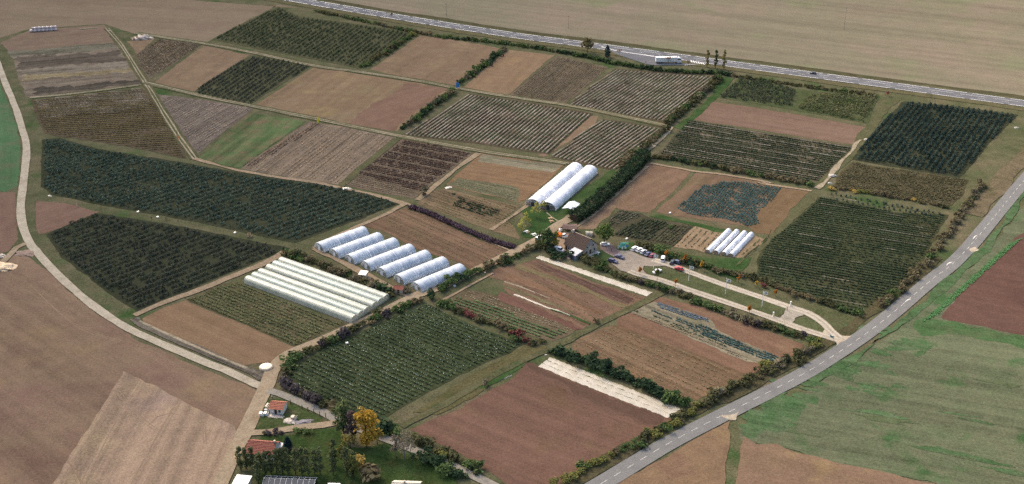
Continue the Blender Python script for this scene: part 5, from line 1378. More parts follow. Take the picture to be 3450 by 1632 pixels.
# white fleece strips on the soil
M_FLEECE = mat_film('crop_fleece', T(178, 171, 156), T(160, 152, 136), .15, 0, 3, .4)
def fleece(name, A, B, C_, D_, label, group=None, seams=()):
    """four ground corners, laid as a softly rumpled sheet"""
    A, B, C_, D_ = (np.array(q) for q in (A, B, C_, D_))
    o2 = A; z0 = max(ztop(*((A + C_) / 2)), ztop(*((A + B) / 2)))
    L = np.linalg.norm(B - A); W = np.linalg.norm(D_ - A)
    nx, ny = max(6, int(L / .9)), max(4, int(W / .6))
    gx, gy = np.meshgrid(np.linspace(0, 1, nx), np.linspace(0, 1, ny), indexing='ij')
    e = ((gy == 0) | (gy == 1)).astype(float); e2 = ((gx == 0) | (gx == 1)).astype(float)
    P = A + (B - A) * gx[..., None] + (D_ - A) * gy[..., None] + ((C_ - B) - (D_ - A)) * (gx * gy)[..., None]
    P = P + (rng.normal(0, .14, P.shape) * np.maximum(e, e2)[..., None]) - A
    zz = .05 + .05 * rng.random(gx.shape) + .05 * np.abs(np.sin(gy * W * 1.6)); zz = zz * (1 - e * .9)
    V = np.concatenate([P, zz[..., None]], -1).reshape(-1, 3)
    idx = np.arange(nx * ny).reshape(nx, ny)
    F = np.stack([idx[:-1, :-1], idx[1:, :-1], idx[1:, 1:], idx[:-1, 1:]], -1).reshape(-1, 4)
    me = np_mesh(name, V, F, M_FLEECE)
    return link(name, me, None, (A[0], A[1], z0 + .01), label=label, cat='fleece', group=group)
fleece('fleece_sheet', p1('za 310,880'), p1('c3 1300,540'), p1('c3 1352,505'), p1('za 400,820'), 'long narrow cream crop fleece below the farmyard shrubbery')
q0, q1, q2, q3 = (np.array(p1(s)) for s in ('c4 305,148', 'c4 1485,617', 'c4 1612,530', 'c4 415,60'))
for i, (f0, f1, lab) in enumerate(((0, .36, 'broad cream crop fleece strip beside the damp brown soil'), (.375, .70, 'middle cream crop fleece strip of the three laid together'), (.715, 1, 'cream crop fleece strip beside the thick dark hedge'))):
    fleece('fleece_sheet', q0 + (q3 - q0) * f0, q1 + (q2 - q1) * f0, q1 + (q2 - q1) * f1, q0 + (q3 - q0) * f1, lab, 'three fleece strips laid side by side')
C = spline(pp('c3 85,525 150,545 240,585 330,620 400,650 480,672 600,720'), 1.0)
z0 = ztop(*C[len(C) // 2])
V, F = [], []
N_ = normals2(C)
for i in range(len(C)):
    w = .55 * random.uniform(.7, 1.2) * (1 if i < len(C) * .8 else .4)
    for e, zz in ((-1, 0), (-.6, .28), (.5, .32), (1, 0)):
        q = C[i] + N_[i] * e * w - C[0]; V.append((q[0], q[1], zz * random.uniform(.7, 1.2)))
for i in range(len(C) - 1):
    for q in range(3): F.append((4 * i + q, 4 * i + q + 1, 4 * i + q + 5, 4 * i + q + 4))
link('rolled_fleece', np_mesh('rolled_fleece', V, F, M_FLEECE), None, (C[0][0], C[0][1], z0), label='gathered white fleece lying along the brown plot', cat='fleece')
ribbon('weed_path', spline(pp('c3 420,660 600,725 780,795'), 2), .9, M_GREEN, amp=.2, reg=False)
# grey sheet on the headland
fleece('ground_sheet', p1('zw 660,490'), p1('zw 745,455'), p1('zw 762,440'), p1('zw 690,465'), 'small dark grey sheet lying on the headland edge').data.materials[0] = mat_plain('grey_sheet', T(92, 96, 92), .6, .2, 1)
bpy.data.objects['ground_sheet']['category'] = 'sheet'
# ================================================================== BUILDINGS
M_TILE = mat_plain('brown_tile', T(70, 58, 53), .9, .22, .8, spec=.15)
M_TILER = mat_plain('red_tile', T(132, 84, 72), .9, .22, .8, spec=.15)
M_TILEO = mat_plain('orange_tile', T(148, 96, 78), .9, .16, .8, spec=.15)
M_STONE = mat_plain('rubble_stone', T(178, 166, 152), .95, .22, .5, spec=.1)
M_RENDER = mat_plain('white_render', T(216, 212, 204), .9, .1, 1.2, spec=.1)
M_SLATE = mat_plain('grey_cladding', T(148, 146, 148), .8, .16, .6, spec=.2)
M_GLASS = mat_plain('window_glass', T(48, 52, 56), .15, .1, .5, spec=.6)
M_WOODD = mat_plain('dark_timber', T(78, 62, 54), .9, .3, .5, spec=.1)
M_WOODL = mat_plain('pale_timber', T(176, 152, 120), .9, .2, .5, spec=.1)
M_WHITE = mat_plain('white_paint', T(222, 222, 218), .6, .06, .6)
M_STEEL = mat_plain('grey_steel', T(150, 152, 154), .5, .12, .5)
M_CONC = mat_plain('pale_concrete', T(196, 186, 168), .9, .14, .8, spec=.1)

def wall_box(L, W, z, t=.0):
    return MB().box(0, L, 0, W, 0, z)

def roof_rows(parent, name, x0, x1, ya, za, yb, zb, mat, n, thick=.09, over=.0):
    """a roof slope laid in overlapping courses between (ya,za) low and (yb,zb) high"""
    for i in range(n):
        f0, f1 = i / n, (i + 1.12) / n
        y0, z0 = ya + (yb - ya) * f0, za + (zb - za) * f0
        y1, z1 = ya + (yb - ya) * min(f1, 1), za + (zb - za) * min(f1, 1)
        lift = .05
        MB().add([(x0, y0, z0 + lift), (x1, y0, z0 + lift), (x1, y1, z1), (x0, y1, z1), (x0, y0, z0 + lift + thick), (x1, y0, z0 + lift + thick), (x1, y1, z1 + thick * .4), (x0, y1, z1 + thick * .4)],
                 [(3, 2, 1, 0), (4, 5, 6, 7), (0, 1, 5, 4), (1, 2, 6, 5), (2, 3, 7, 6), (3, 0, 4, 7)]).ob(name, mat, parent)

def window(parent, x, y, z, w, h, face, frame=None):
    """face: 'x+','x-','y+','y-' outward direction; a pane set in a proud frame with a sill"""
    f = frame or M_WHITE
    s = 1 if face[1] == '+' else -1
    def bx(a0, a1, z0, z1, d0, d1):
        d0, d1 = sorted((d0 * s, d1 * s))
        return (x + d0, x + d1, y + a0, y + a1, z0, z1) if face[0] == 'x' else (x + a0, x + a1, y + d0, y + d1, z0, z1)
    mb = MB()
    mb.box(*bx(-w / 2 - .07, -w / 2, z - .07, z + h + .07, .003, .06)); mb.box(*bx(w / 2, w / 2 + .07, z - .07, z + h + .07, .003, .06))
    mb.box(*bx(-w / 2, w / 2, z + h, z + h + .07, .003, .06)); mb.box(*bx(-w / 2, w / 2, z - .07, z, .003, .06))
    fr = mb.ob('window', f, parent)
    MB().box(*bx(-w / 2, w / 2, z, z + h, .003, .03)).ob('pane', M_GLASS, fr)
    MB().box(*bx(-w / 2 - .12, w / 2 + .12, z - .14, z - .075, .003, .14)).ob('sill', M_CONC, fr)

def door_on(parent, x, y, w, h, face, mat):
    s = 1 if face[1] == '+' else -1
    d0, d1 = sorted((.003 * s, .06 * s))
    b = (x + d0, x + d1, y - w / 2, y + w / 2, 0, h) if face[0] == 'x' else (x - w / 2, x + w / 2, y + d0, y + d1, 0, h)
    d = MB().box(*b).ob('door', mat, parent)
    e0, e1 = sorted((.06 * s, .11 * s))
    b = (x + e0, x + e1, y + w * .3, y + w * .36, 1.0, 1.06) if face[0] == 'x' else (x + w * .3, x + w * .36, y + e0, y + e1, 1.0, 1.06)
    MB().box(*b).ob('handle', M_STEEL, d)

# --- farmhouse: local x along the gable (away to the back), local y along the ridge
A = np.array(gp(1964, 868)); B = np.array(gp(2018, 843))
ang = math.atan2(*(B - A)[::-1])
hs = empty('farmhouse', (A[0], A[1], ztop(*A)), ang, 'stone farmhouse with brown tiled roof and grey clad gable beside the yard', 'house')
Wd, Ln_, ev, rz, rx = 9.4, 10.6, 2.9, 7.4, 4.2
MB().prism_y([(0, 0), (Wd, 0), (Wd, ev), (rx, rz - .12), (0, ev)], 0, Ln_).ob('wall', M_STONE, hs)
# upper gable clad in grey slate, 3 cm proud
MB().prism_y([(1.0, ev + 1.2), (Wd - 1.0, ev + 1.0), (rx, rz - .3)], -.06, -.005).ob('gable_cladding', M_SLATE, hs)
rf = empty('roof', (0, 0, 0)); rf.parent = hs
for i, nm in ((0, 'front'), (1, 'back')):
    n = 12
    xa, xb = (-.5, rx) if i == 0 else (Wd + .5, rx)
    za = ev - .35
    for q in range(n):
        f0, f1 = q / n, min(1, (q + 1.1) / n)
        x0, x1 = xa + (xb - xa) * f0, xa + (xb - xa) * f1
        z0, z1 = za + (rz - za) * f0, za + (rz - za) * f1
        y0, y1 = -.45, Ln_ + .4
        MB().add([(x0, y0, z0 + .05), (x0, y1, z0 + .05), (x1, y1, z1 + .02), (x1, y0, z1 + .02), (x0, y0, z0 + .17), (x0, y1, z0 + .17), (x1, y1, z1 + .07), (x1, y0, z1 + .07)],
                 [(3, 2, 1, 0), (4, 5, 6, 7), (0, 1, 5, 4), (1, 2, 6, 5), (2, 3, 7, 6), (3, 0, 4, 7)]).ob('tile_course', M_TILE, rf)
MB().tube((rx, -.48, rz + .1), (rx, Ln_ + .42, rz + .1), .16, .16, 6).ob('ridge', mat_plain('ridge_tile', T(168, 150, 134), .9, .15, .6), rf)
MB().box(rx - .45, rx + .45, Ln_ - 1.4, Ln_ - .6, rz - .6, rz + 1.0).ob('chimney', M_STONE, rf)
for x, z, w, h in ((2.6, 3.3, 1.0, 1.0), (6.2, 3.3, 1.0, 1.0), (2.2, .9, 1.1, 1.2), (7.2, .9, 1.1, 1.2)): window(hs, x, 0 if z < 3 else -.06, z, w, h, 'y-')
door_on(hs, 4.6, 0, 1.1, 2.1, 'y-', M_WOODD)
for y in (6.0, 8.2): window(hs, 0, y, .9, .9, 1.2, 'x-')
door_on(hs, 0, 9.6, 1.0, 2.1, 'x-', M_WOODD)
MB().box(.6, 8.8, -1.6, -.3, 0, .35).ob('terrace', M_CONC, hs)
# lean-to with blue tarpaulin in front
lean = empty('lean_to', tuple(A + (np.array([math.cos(ang), math.sin(ang)]) * -4.6 + np.array([-math.sin(ang), math.cos(ang)]) * .3)) + (ztop(*A),), ang, 'pale lean-to shed with blue mottled front against the farmhouse', 'shed')
MB().prism_y([(0, 0), (4.5, 0), (4.5, 3.0), (0, 2.2)], 0, 4.4).ob('wall', M_SLATE, lean)
MB().add([(-.2, -.2, 2.22), (4.55, -.2, 3.08), (4.55, 4.6, 3.08), (-.2, 4.6, 2.22), (-.2, -.2, 2.3), (4.55, -.2, 3.16), (4.55, 4.6, 3.16), (-.2, 4.6, 2.3)], [(3, 2, 1, 0), (4, 5, 6, 7), (0, 1, 5, 4), (1, 2, 6, 5), (2, 3, 7, 6), (3, 0, 4, 7)]).ob('roof', mat_plain('pale_sheet_roof', T(178, 176, 178), .7, .15, .6), lean)
MB().box(-.07, -.003, .3, 4.1, 0, 2.0).ob('tarpaulin', mat_plain('blue_tarp', T(92, 92, 118), .6, .5, .35), lean)
MB().box(-.14, -.08, 1.4, 3.0, 0, 1.9).ob('opening', M_DARKGAP, lean)

# --- dark open shed by the lane
c = np.array(p1('za 930,300')); e = np.array(p1('za 1240,310')); an = math.atan2(*(e - c)[::-1])
sh = empty('open_shed', (c[0], c[1], ztop(*c)), an, 'dark weathered open shed with sagging roof beside the farm lane', 'shed')
Ls = float(np.linalg.norm(e - c)) * .95
for i in range(4):
    for y in (0, 3.6): MB().box(i * Ls / 3 - .09, i * Ls / 3 + .09, y - .09, y + .09, 0, 2.2 if y == 0 else 2.7).ob('post', M_WOODD, sh)
vs, fs = [], []
for i in range(9):
    x = -.4 + (Ls + .8) * i / 8; s = -.25 * math.sin(math.pi * i / 8)
    vs += [(x, -.6, 2.15 + s), (x, 1.8, 2.9 + s), (x, 4.1, 2.6 + s)]
for i in range(8):
    for q in range(2): fs.append((3 * i + q, 3 * i + 3 + q, 3 * i + 4 + q, 3 * i + 1 + q))
fs2 = list(fs)
MB().add(vs + [(x, y, z - .12) for x, y, z in vs], fs + [tuple(27 + i for i in reversed(f)) for f in fs]).ob('roof', mat_plain('rusty_roof', T(88, 68, 62), .9, .35, .8), sh)
MB().box(0, Ls, 3.55, 3.62, 0, 2.5).ob('back_wall', M_WOODD, sh)
c2 = np.array(p1('za 870,275'))
tk = empty('water_tank', (c2[0], c2[1], ztop(*c2)), 0, 'round white water tank at the corner of the dark open shed', 'tank')
MB().lathe([(.75, 0), (.78, .2), (.78, 1.1), (.7, 1.25), (.25, 1.35), (.25, 1.45), (0.02, 1.46)], 14).ob('body', M_WHITE, tk, True)
MB().lathe([(.2, 1.46), (.2, 1.52), (.02, 1.53)], 10).ob('lid', M_STEEL, tk)

# --- cream arched shelter behind the farmhouse
c = np.array(p1('za 1430,400')); e = np.array(p1('za 1600,410')); an = math.atan2(*(e - c)[::-1])
tn = empty('arched_shelter', (c[0], c[1], ztop(*c)), an, 'small cream arched shelter behind the farmhouse ridge', 'shelter')
pr = arch(3.2, 2.0, .3, 10); m = len(pr); Lq = float(np.linalg.norm(e - c))
vs = [(0, y + 1.6, z) for y, z in pr] + [(Lq, y + 1.6, z) for y, z in pr]
MB().add(vs, [(j, j + 1, m + j + 1, m + j) for j in range(m - 1)]).ob('cover', M_FLEECE, tn, True)
for x in (0, Lq / 2, Lq):
    mb = MB()
    for a, b in zip(pr[:-1], pr[1:]): mb.tube((x, a[0] + 1.6, a[1] + .02), (x, b[0] + 1.6, b[1] + .02), .05, .05, 4, False)
    mb.ob('hoop', M_WOODD, tn)

# --- simple gabled hut: origin front-left corner, x along the ridge, roof in tile courses
def hut(name, s0, s1, W, ev, rz, label, wallm, tilem, wins=(), doors=(), n=6, cat='house', over=.35, back=1, chim=None):
    a = np.array(p1(s0)); b = np.array(p1(s1)); L = float(np.linalg.norm(b - a)); an = math.atan2(*(b - a)[::-1])
    h = empty(name, (a[0], a[1], ztop(*a)), an, label, cat)
    MB().prism_x([(0, 0), (W, 0), (W, ev), (W / 2, rz - .1), (0, ev)], 0, L).ob('wall', wallm, h)
    r = empty('roof', (0, 0, 0)); r.parent = h
    k = (rz - ev) / (W / 2)
    roof_rows(r, 'tile_course', -over, L + over, -over, ev - over * k, W / 2, rz, tilem, n)
    roof_rows(r, 'tile_course', -over, L + over, W + over, ev - over * k, W / 2, rz, tilem, n)
    MB().tube((-over, W / 2, rz + .06), (L + over, W / 2, rz + .06), .12, .12, 6).ob('ridge', tilem, r)
    if chim: MB().box(L * chim - .3, L * chim + .3, W / 2 - .3, W / 2 + .3, rz - .5, rz + .8).ob('chimney', M_STONE, r)
    for x, z, w, hh in wins: window(h, L * x, 0, z, w, hh, 'y-')
    for x, w, hh in doors: door_on(h, L * x, 0, w, hh, 'y-', M_WOODD)
    return h, L
hut('garden_hut', 'zc 545,235', 'zc 725,250', 4.4, 2.3, 3.5, 'small white hut with orange tile roof beside the lane junction', M_RENDER, M_TILEO, ((.75, .9, .8, .9),), ((.45, .9, 1.9),), 5)
hut('garden_house', 'zc 215,880', 'zc 590,910', 7.0, 2.8, 5.0, 'white walled house with weathered red tile roof beside the lane', M_RENDER, M_TILER, ((.2, .9, .9, 1.1), (.7, .9, .9, 1.1)), ((.45, .95, 2.0),), 9, chim=.97)
hut('pump_hut', 'zn 1305,395', 'zn 1378,402', 2.6, 2.2, 3.0, 'tiny pale hut with red tile roof at the lane bend', M_CONC, M_TILER, (), ((.5, .8, 1.8),), 4, cat='hut')
def flat_shed(name, s0, s1, W, h0, h1, label, roofm, wallm, cat='shed', ribs=True):
    a = np.array(p1(s0)); b = np.array(p1(s1)); L = float(np.linalg.norm(b - a)); an = math.atan2(*(b - a)[::-1])
    o = empty(name, (a[0], a[1], ztop(*a)), an, label, cat)
    MB().prism_x([(0, 0), (W, 0), (W, h1), (0, h0)], 0, L).ob('wall', wallm, o)
    n = max(3, int(L / 1.0))
    for i in range(n):
        x0, x1 = -.2 + (L + .4) * i / n, -.2 + (L + .4) * (i + 1) / n - .03
        k = (h1 - h0) / W
        MB().add([(x0, -.25, h0 - .25 * k + .02), (x1, -.25, h0 - .25 * k + .02), (x1, W + .25, h1 + .25 * k + .02), (x0, W + .25, h1 + .25 * k + .02), (x0, -.25, h0 - .25 * k + .1), (x1, -.25, h0 - .25 * k + .1), (x1, W + .25, h1 + .25 * k + .1), (x0, W + .25, h1 + .25 * k + .1)],
                 [(3, 2, 1, 0), (4, 5, 6, 7), (0, 1, 5, 4), (1, 2, 6, 5), (2, 3, 7, 6), (3, 0, 4, 7)]).ob('roof_panel', roofm, o)
    door_on(o, L / 2, 0, .9, min(1.9, h0 - .15), 'y-', M_WOODD)
    return o
flat_shed('flat_shed', 'zc -20,1400', 'zc 180,1420', 7, 2.6, 2.9, 'white panel roofed shed beside the lane below the poplars', M_WHITE, M_CONC)
flat_shed('tool_shed', 'zn 1012,275', 'zn 1068,282', 3.0, 2.2, 2.5, 'small pale flat roofed shed among the shrubs by the tunnels', mat_plain('pale_roof', T(208, 206, 198), .7, .1, .8), M_CONC)
flat_shed('garden_annex', 'zc 635,790', 'zc 700,795', 2.5, 2.0, 2.2, 'white annex at the gable of the red roofed house', M_RENDER, M_RENDER)
flat_shed('low_shed', 'zc 1330,1461', 'zc 1490,1466', 5, 2.3, 2.6, 'white roofed shed below the poplar row end', M_WHITE, M_CONC)
# house whose roof just rises at the bottom of the view
hut('lane_house', 'zd 1000,1500', 'zd 1370,1515', 7.5, 2.8, 5.0, 'pale house with two chimneys beyond the orchard lawn', M_RENDER, M_CONC, ((.3, .9, .9, 1.1),), ((.6, .95, 2.0),), 8, chim=.45)
# cold frames behind the poplars
a = np.array(p1('zc 440,1290')); b = np.array(p1('zc 1165,1320')); an = math.atan2(*(b - a)[::-1]); Lc = float(np.linalg.norm(b - a))
gh = empty('glasshouse', (a[0], a[1], ztop(*a)), an, 'dark low glasshouse with white glazing bars below the poplars', 'greenhouse')
MB().prism_x([(0, 0), (4.5, 0), (4.5, 1.5), (2.25, 2.4), (0, 1.5)], 0, Lc).ob('glazing', M_GLASS, gh)
n = 9
for i in range(n + 1):
    x = Lc * i / n
    MB().tube((x, -.03, 0), (x, -.03, 1.53), .05, .05, 4).tube((x, -.03, 1.53), (x, 2.25, 2.45), .05, .05, 4).tube((x, 2.25, 2.45), (x, 4.53, 1.53), .05, .05, 4).ob('glazing_bar', M_WHITE, gh)
for y, z in ((-.03, 1.53), (2.25, 2.46), (4.53, 1.53)): MB().tube((0, y, z), (Lc, y, z), .05, .05, 4).ob('glazing_bar', M_WHITE, gh)

# --- white pavilion by the twin tunnels
cs = [np.array(gp(*q, 2.2)) for q in ((1898.5, 702.5), (1924, 711), (1943.7, 691), (1929.7, 680))]
c = sum(cs) / 4
u = norm2(cs[2] - cs[1]); an = math.atan2(u[1], u[0])
pv = empty('pavilion', (c[0], c[1], ztop(*c)), an, 'white marquee with peaked roof on the lawn by the twin tunnels', 'marquee')
hl, hw_ = 4.0, 2.6
for x in (-hl, 0, hl):
    for y in (-hw_, hw_): MB().tube((x, y, 0), (x, y, 2.2), .05, .05, 6).ob('post', M_STEEL, pv)
for s_ in (-1, 1):
    for k_ in range(4):
        x0, x1 = -hl - .2 + (2 * hl + .4) * k_ / 4, -hl - .2 + (2 * hl + .4) * (k_ + 1) / 4 - .02
        MB().add([(x0, s_ * (hw_ + .2), 2.15), (x1, s_ * (hw_ + .2), 2.15), (x1, 0, 3.1), (x0, 0, 3.1), (x0, s_ * (hw_ + .2), 2.2), (x1, s_ * (hw_ + .2), 2.2), (x1, 0, 3.15), (x0, 0, 3.15)],
                 [(3, 2, 1, 0), (4, 5, 6, 7), (0, 1, 5, 4), (1, 2, 6, 5), (2, 3, 7, 6), (3, 0, 4, 7)]).ob('canopy_panel', M_FILMW, pv)

# ================================================================== VEHICLES
def paint(name, c, rough=.3):
    return mat_plain('paint_' + name, T(*c), rough, .03, 2, spec=.5)
M_TYRE = mat_plain('tyre_rubber', T(44, 44, 44), .9, .1, .3, spec=.1)
M_RIM = mat_plain('wheel_rim', T(164, 166, 170), .4, .1, .3, metal=.5)
M_CARGLASS = mat_plain('car_glass', T(40, 46, 54), .08, .05, .5, spec=.8)
M_LAMP = mat_plain('lamp_lens', T(214, 214, 210), .2, .05, .5)
M_TAIL = mat_plain('tail_lens', T(150, 34, 30), .3, .05, .5)

def wheel(parent, x, y, r, w):
    wv = MB().tube((x, y - w / 2, r), (x, y + w / 2, r), r, r, 14).ob('wheel', M_TYRE, parent)
    MB().tube((x, y - w / 2 - .012, r), (x, y + w / 2 + .012, r), r * .6, r * .6, 12).ob('rim', M_RIM, wv)

def loft(sections):
    """sections: list of (z, [x0,x1], half-width, xtaper) -> closed hull"""
    mb = MB(); vs = []
    for z, x0, x1, hw in sections:
        ch = min(.25, hw * .3)
        vs += [(x0 + ch, -hw, z), (x1 - ch, -hw, z), (x1, -hw + ch, z), (x1, hw - ch, z), (x1 - ch, hw, z), (x0 + ch, hw, z), (x0, hw - ch, z), (x0, -hw + ch, z)]
    n = len(sections); fs = [tuple(reversed(range(8))), tuple(range(8 * (n - 1), 8 * n))]
    for i in range(n - 1):
        for j in range(8): fs.append((8 * i + j, 8 * i + (j + 1) % 8, 8 * i + 8 + (j + 1) % 8, 8 * i + 8 + j))
    return mb.add(vs, fs)

def car(p, ang, pt, label, style='hatch', name='parked_car', cat='car', group=None):
    p = p1(p) if isinstance(p, str) else p
    o = empty(name, (p[0], p[1], ztop(*p)), ang, label, cat, group)
    if style == 'hatch': L, W, H, hood, tail = 4.1, 1.75, 1.48, .98, .25
    elif style == 'sedan': L, W, H, hood, tail = 4.5, 1.78, 1.45, 1.1, .85
    elif style == 'estate': L, W, H, hood, tail = 4.5, 1.78, 1.5, 1.05, .15
    else: L, W, H, hood, tail = 4.6, 1.85, 1.95, .7, .05
    a, b = -L / 2, L / 2
    belt = .92 if style != 'van' else 1.05
    loft([(.22, a + .1, b - .1, W / 2 - .08), (.4, a, b, W / 2 - .01), (.7, a, b, W / 2), (.86, a + .04, b - .12, W / 2 - .03), (belt, a + .08, b - .35, W / 2 - .08)]).ob('body', pt, o)
    loft([(belt, a + tail, b - hood, W / 2 - .1), (H - .12, a + tail + (.12 if style == 'van' else .32), b - hood - .55, W / 2 - .24)]).ob('window_band', M_CARGLASS, o)
    loft([(H - .12, a + tail + (.1 if style == 'van' else .3), b - hood - .53, W / 2 - .22), (H - .03, a + tail + .36, b - hood - .62, W / 2 - .26), (H, a + tail + .5, b - hood - .8, W / 2 - .36)]).ob('roof', pt, o)
    if style == 'van':
        for s_ in (-1, 1): MB().box(a + .3, a + 2.2, s_ * (W / 2 - .09) - .02, s_ * (W / 2 - .09) + .02, belt, H - .2).ob('side_panel', pt, o)
    for s_ in (-1, 1):
        for xx in (-L * .31, L * .31): wheel(o, xx, s_ * (W / 2 - .1), .31, .2)
        MB().box(b - .1, b + .012, s_ * (W / 2 - .38) - .16, s_ * (W / 2 - .38) + .16, .62, .76).ob('headlight', M_LAMP, o)
        MB().box(a - .012, a + .08, s_ * (W / 2 - .28) - .13, s_ * (W / 2 - .28) + .13, .66, .84).ob('tail_light', M_TAIL, o)
        MB().box(b - hood - .22, b - hood - .05, s_ * (W / 2 + .06) - .08, s_ * (W / 2 + .06) + .08, .94, 1.06).ob('mirror', pt, o)
    return o

def heading(s):
    d = dirv(s); return math.atan2(d[1], d[0])
WHT, SIL, NAV, MAR, RED, BLU, BLK = (paint(n, c) for n, c in (('white', (232, 232, 230)), ('silver', (196, 198, 202)), ('navy', (66, 76, 104)), ('maroon', (122, 44, 62)), ('red', (178, 40, 44)), ('blue', (58, 58, 92)), ('black', (40, 42, 46))))
hd = heading('zb 440,390 530,330')
car('zb 475,378', hd, WHT, 'white car beside the teal sign, end of the parked row', 'estate')
car('zb 572,405', hd, WHT, 'white car second from the teal sign in the row', 'hatch')
car('zb 657,445', hd, SIL, 'silver-white car parked between white and dark cars', 'hatch')
car('zb 752,492', hd, NAV, 'dark blue car parked beside the maroon one', 'sedan')
car('zb 843,520', hd, MAR, 'maroon car at the end of the parked row', 'hatch')
car('zb 1058,595', heading('zb 1050,610 1070,540'), WHT, 'small white van at the edge of the drive', 'van', 'parked_van', 'van')
car('zb 1248,668', heading('zb 1230,680 1270,610'), BLK, 'dark car with pale roof beside the hedge by the drive', 'hatch')
car('zb 1330,650', heading('zb 1330,650 1300,640'), NAV, 'navy car half hidden in the hedge by the drive', 'hatch')
car('zb 1388,800', heading('n 2291,907 2240,889'), RED, 'bright red car driving on the upper drive', 'hatch', 'red_car')
car('zb 935,852', heading('zb 860,870 1010,800'), WHT, 'white saloon parked on the grass island', 'sedan')
car('zb 165,558', heading('n 2075,866 2100,874'), BLU, 'blue-violet car beside the terrace corner', 'sedan')
car('za 2062,985', heading('n 2052,880 2078,888'), BLU, 'blue-violet car beside the farmhouse lawn', 'estate')
car('za 385,478', heading('n 1810,812 1830,800'), WHT, 'white van driving on the farm lane', 'van', 'white_van', 'van')
car('za 840,720', heading('za 800,700 880,720'), WHT, 'white van half hidden by the yard shrubbery', 'van', 'white_van', 'van')
car('za 1885,605', heading('za 1860,600 1920,600'), WHT, 'white car under the tree behind the gable', 'hatch')
car('d1 512,680', heading('n 2758,258 2720,252'), BLK, 'black car driving on the main road', 'hatch', 'road_car')
# orange pickup in the yard
p = p1('za 885,412'); o = empty('pickup_truck', (p[0], p[1], ztop(*p)), heading('za 830,390 960,425'), 'orange flatbed truck with white cab in the farmyard', 'truck')
MB().box(-2.6, .7, -.95, .95, .62, .74).box(-2.6, -2.54, -.95, .95, .74, 1.5).box(.62, .7, -.95, .95, .74, 1.6).box(-2.6, .7, -.95, -.9, .74, 1.5).box(-2.6, .7, .9, .95, .74, 1.5).ob('bed', paint('orange', (214, 128, 50)), o)
MB().add(*(lambda V, F: ([tuple(v) for v in V], [tuple(f) for f in F]))(*leaf_cloud(np.array([[-1, 0, 1.35]]), np.array([[1.3, .75, .35]]), 60, np.array([.3]), lo=.3))).ob('load', mat_leaf('pumpkin_load', [T(190, 104, 36), T(220, 134, 54), T(226, 150, 70)], 2), o)
loft([(.4, .8, 2.5, .92), (1.1, .8, 2.5, .95), (1.3, .8, 2.3, .92)]).ob('cab', WHT, o)
loft([(1.3, .85, 2.28, .88), (1.85, .9, 1.9, .82)]).ob('window_band', M_CARGLASS, o); loft([(1.85, .86, 1.92, .84), (1.95, .95, 1.8, .75)]).ob('cab_roof', WHT, o)
MB().box(-2.5, 2.3, -.4, .4, .42, .6).ob('chassis', M_WOODD, o)
for xx in (-1.7, 1.75):
    for s_ in (-1, 1): wheel(o, xx, s_ * .85, .36, .24)
# articulated lorry in the lay-by
a = np.array(p1('c1 1380,588')); b = np.array(p1('c1 1612,586')); an = math.atan2(*(b - a)[::-1]); c = a + norm2(b - a) * 0 + np.array([-math.sin(an), math.cos(an)]) * 1.3
tr = empty('lorry', (c[0], c[1], ztop(*((a + b) / 2))), an, 'white articulated lorry parked in the lay-by', 'lorry')
M_TRL = paint('trailer_white', (226, 226, 224), .5)
MB().box(0, 13.2, -1.25, 1.25, 1.2, 4.0).ob('trailer_body', M_TRL, tr)
MB().box(.02, 13.18, -1.22, 1.22, 4.003, 4.06).ob('trailer_roof', M_WHITE, tr)
for i in range(14): MB().box(.4 + i * .95, .46 + i * .95, -1.285, -1.253, 1.25, 3.95).ob('trailer_rib', M_STEEL, tr)
MB().box(0, 13.2, -1.1, 1.1, .75, 1.19).ob('chassis', BLK, tr)
loft([(.5, 13.7, 16.1, 1.22), (1.6, 13.7, 16.1, 1.25), (2.3, 13.7, 16.05, 1.25)]).ob('cab', M_TRL, tr)
loft([(2.3, 13.75, 16.03, 1.2), (3.1, 13.75, 15.8, 1.18)]).ob('windscreen_band', M_CARGLASS, tr)
loft([(3.1, 13.7, 15.85, 1.22), (3.7, 13.7, 15.1, 1.15), (3.9, 13.75, 14.7, 1.0)]).ob('cab_roof', M_TRL, tr)
for xx in (1.8, 3.1, 4.4, 13.0, 15.2):
    for s_ in (-1, 1): wheel(tr, xx, s_ * 1.08, .5, .3)

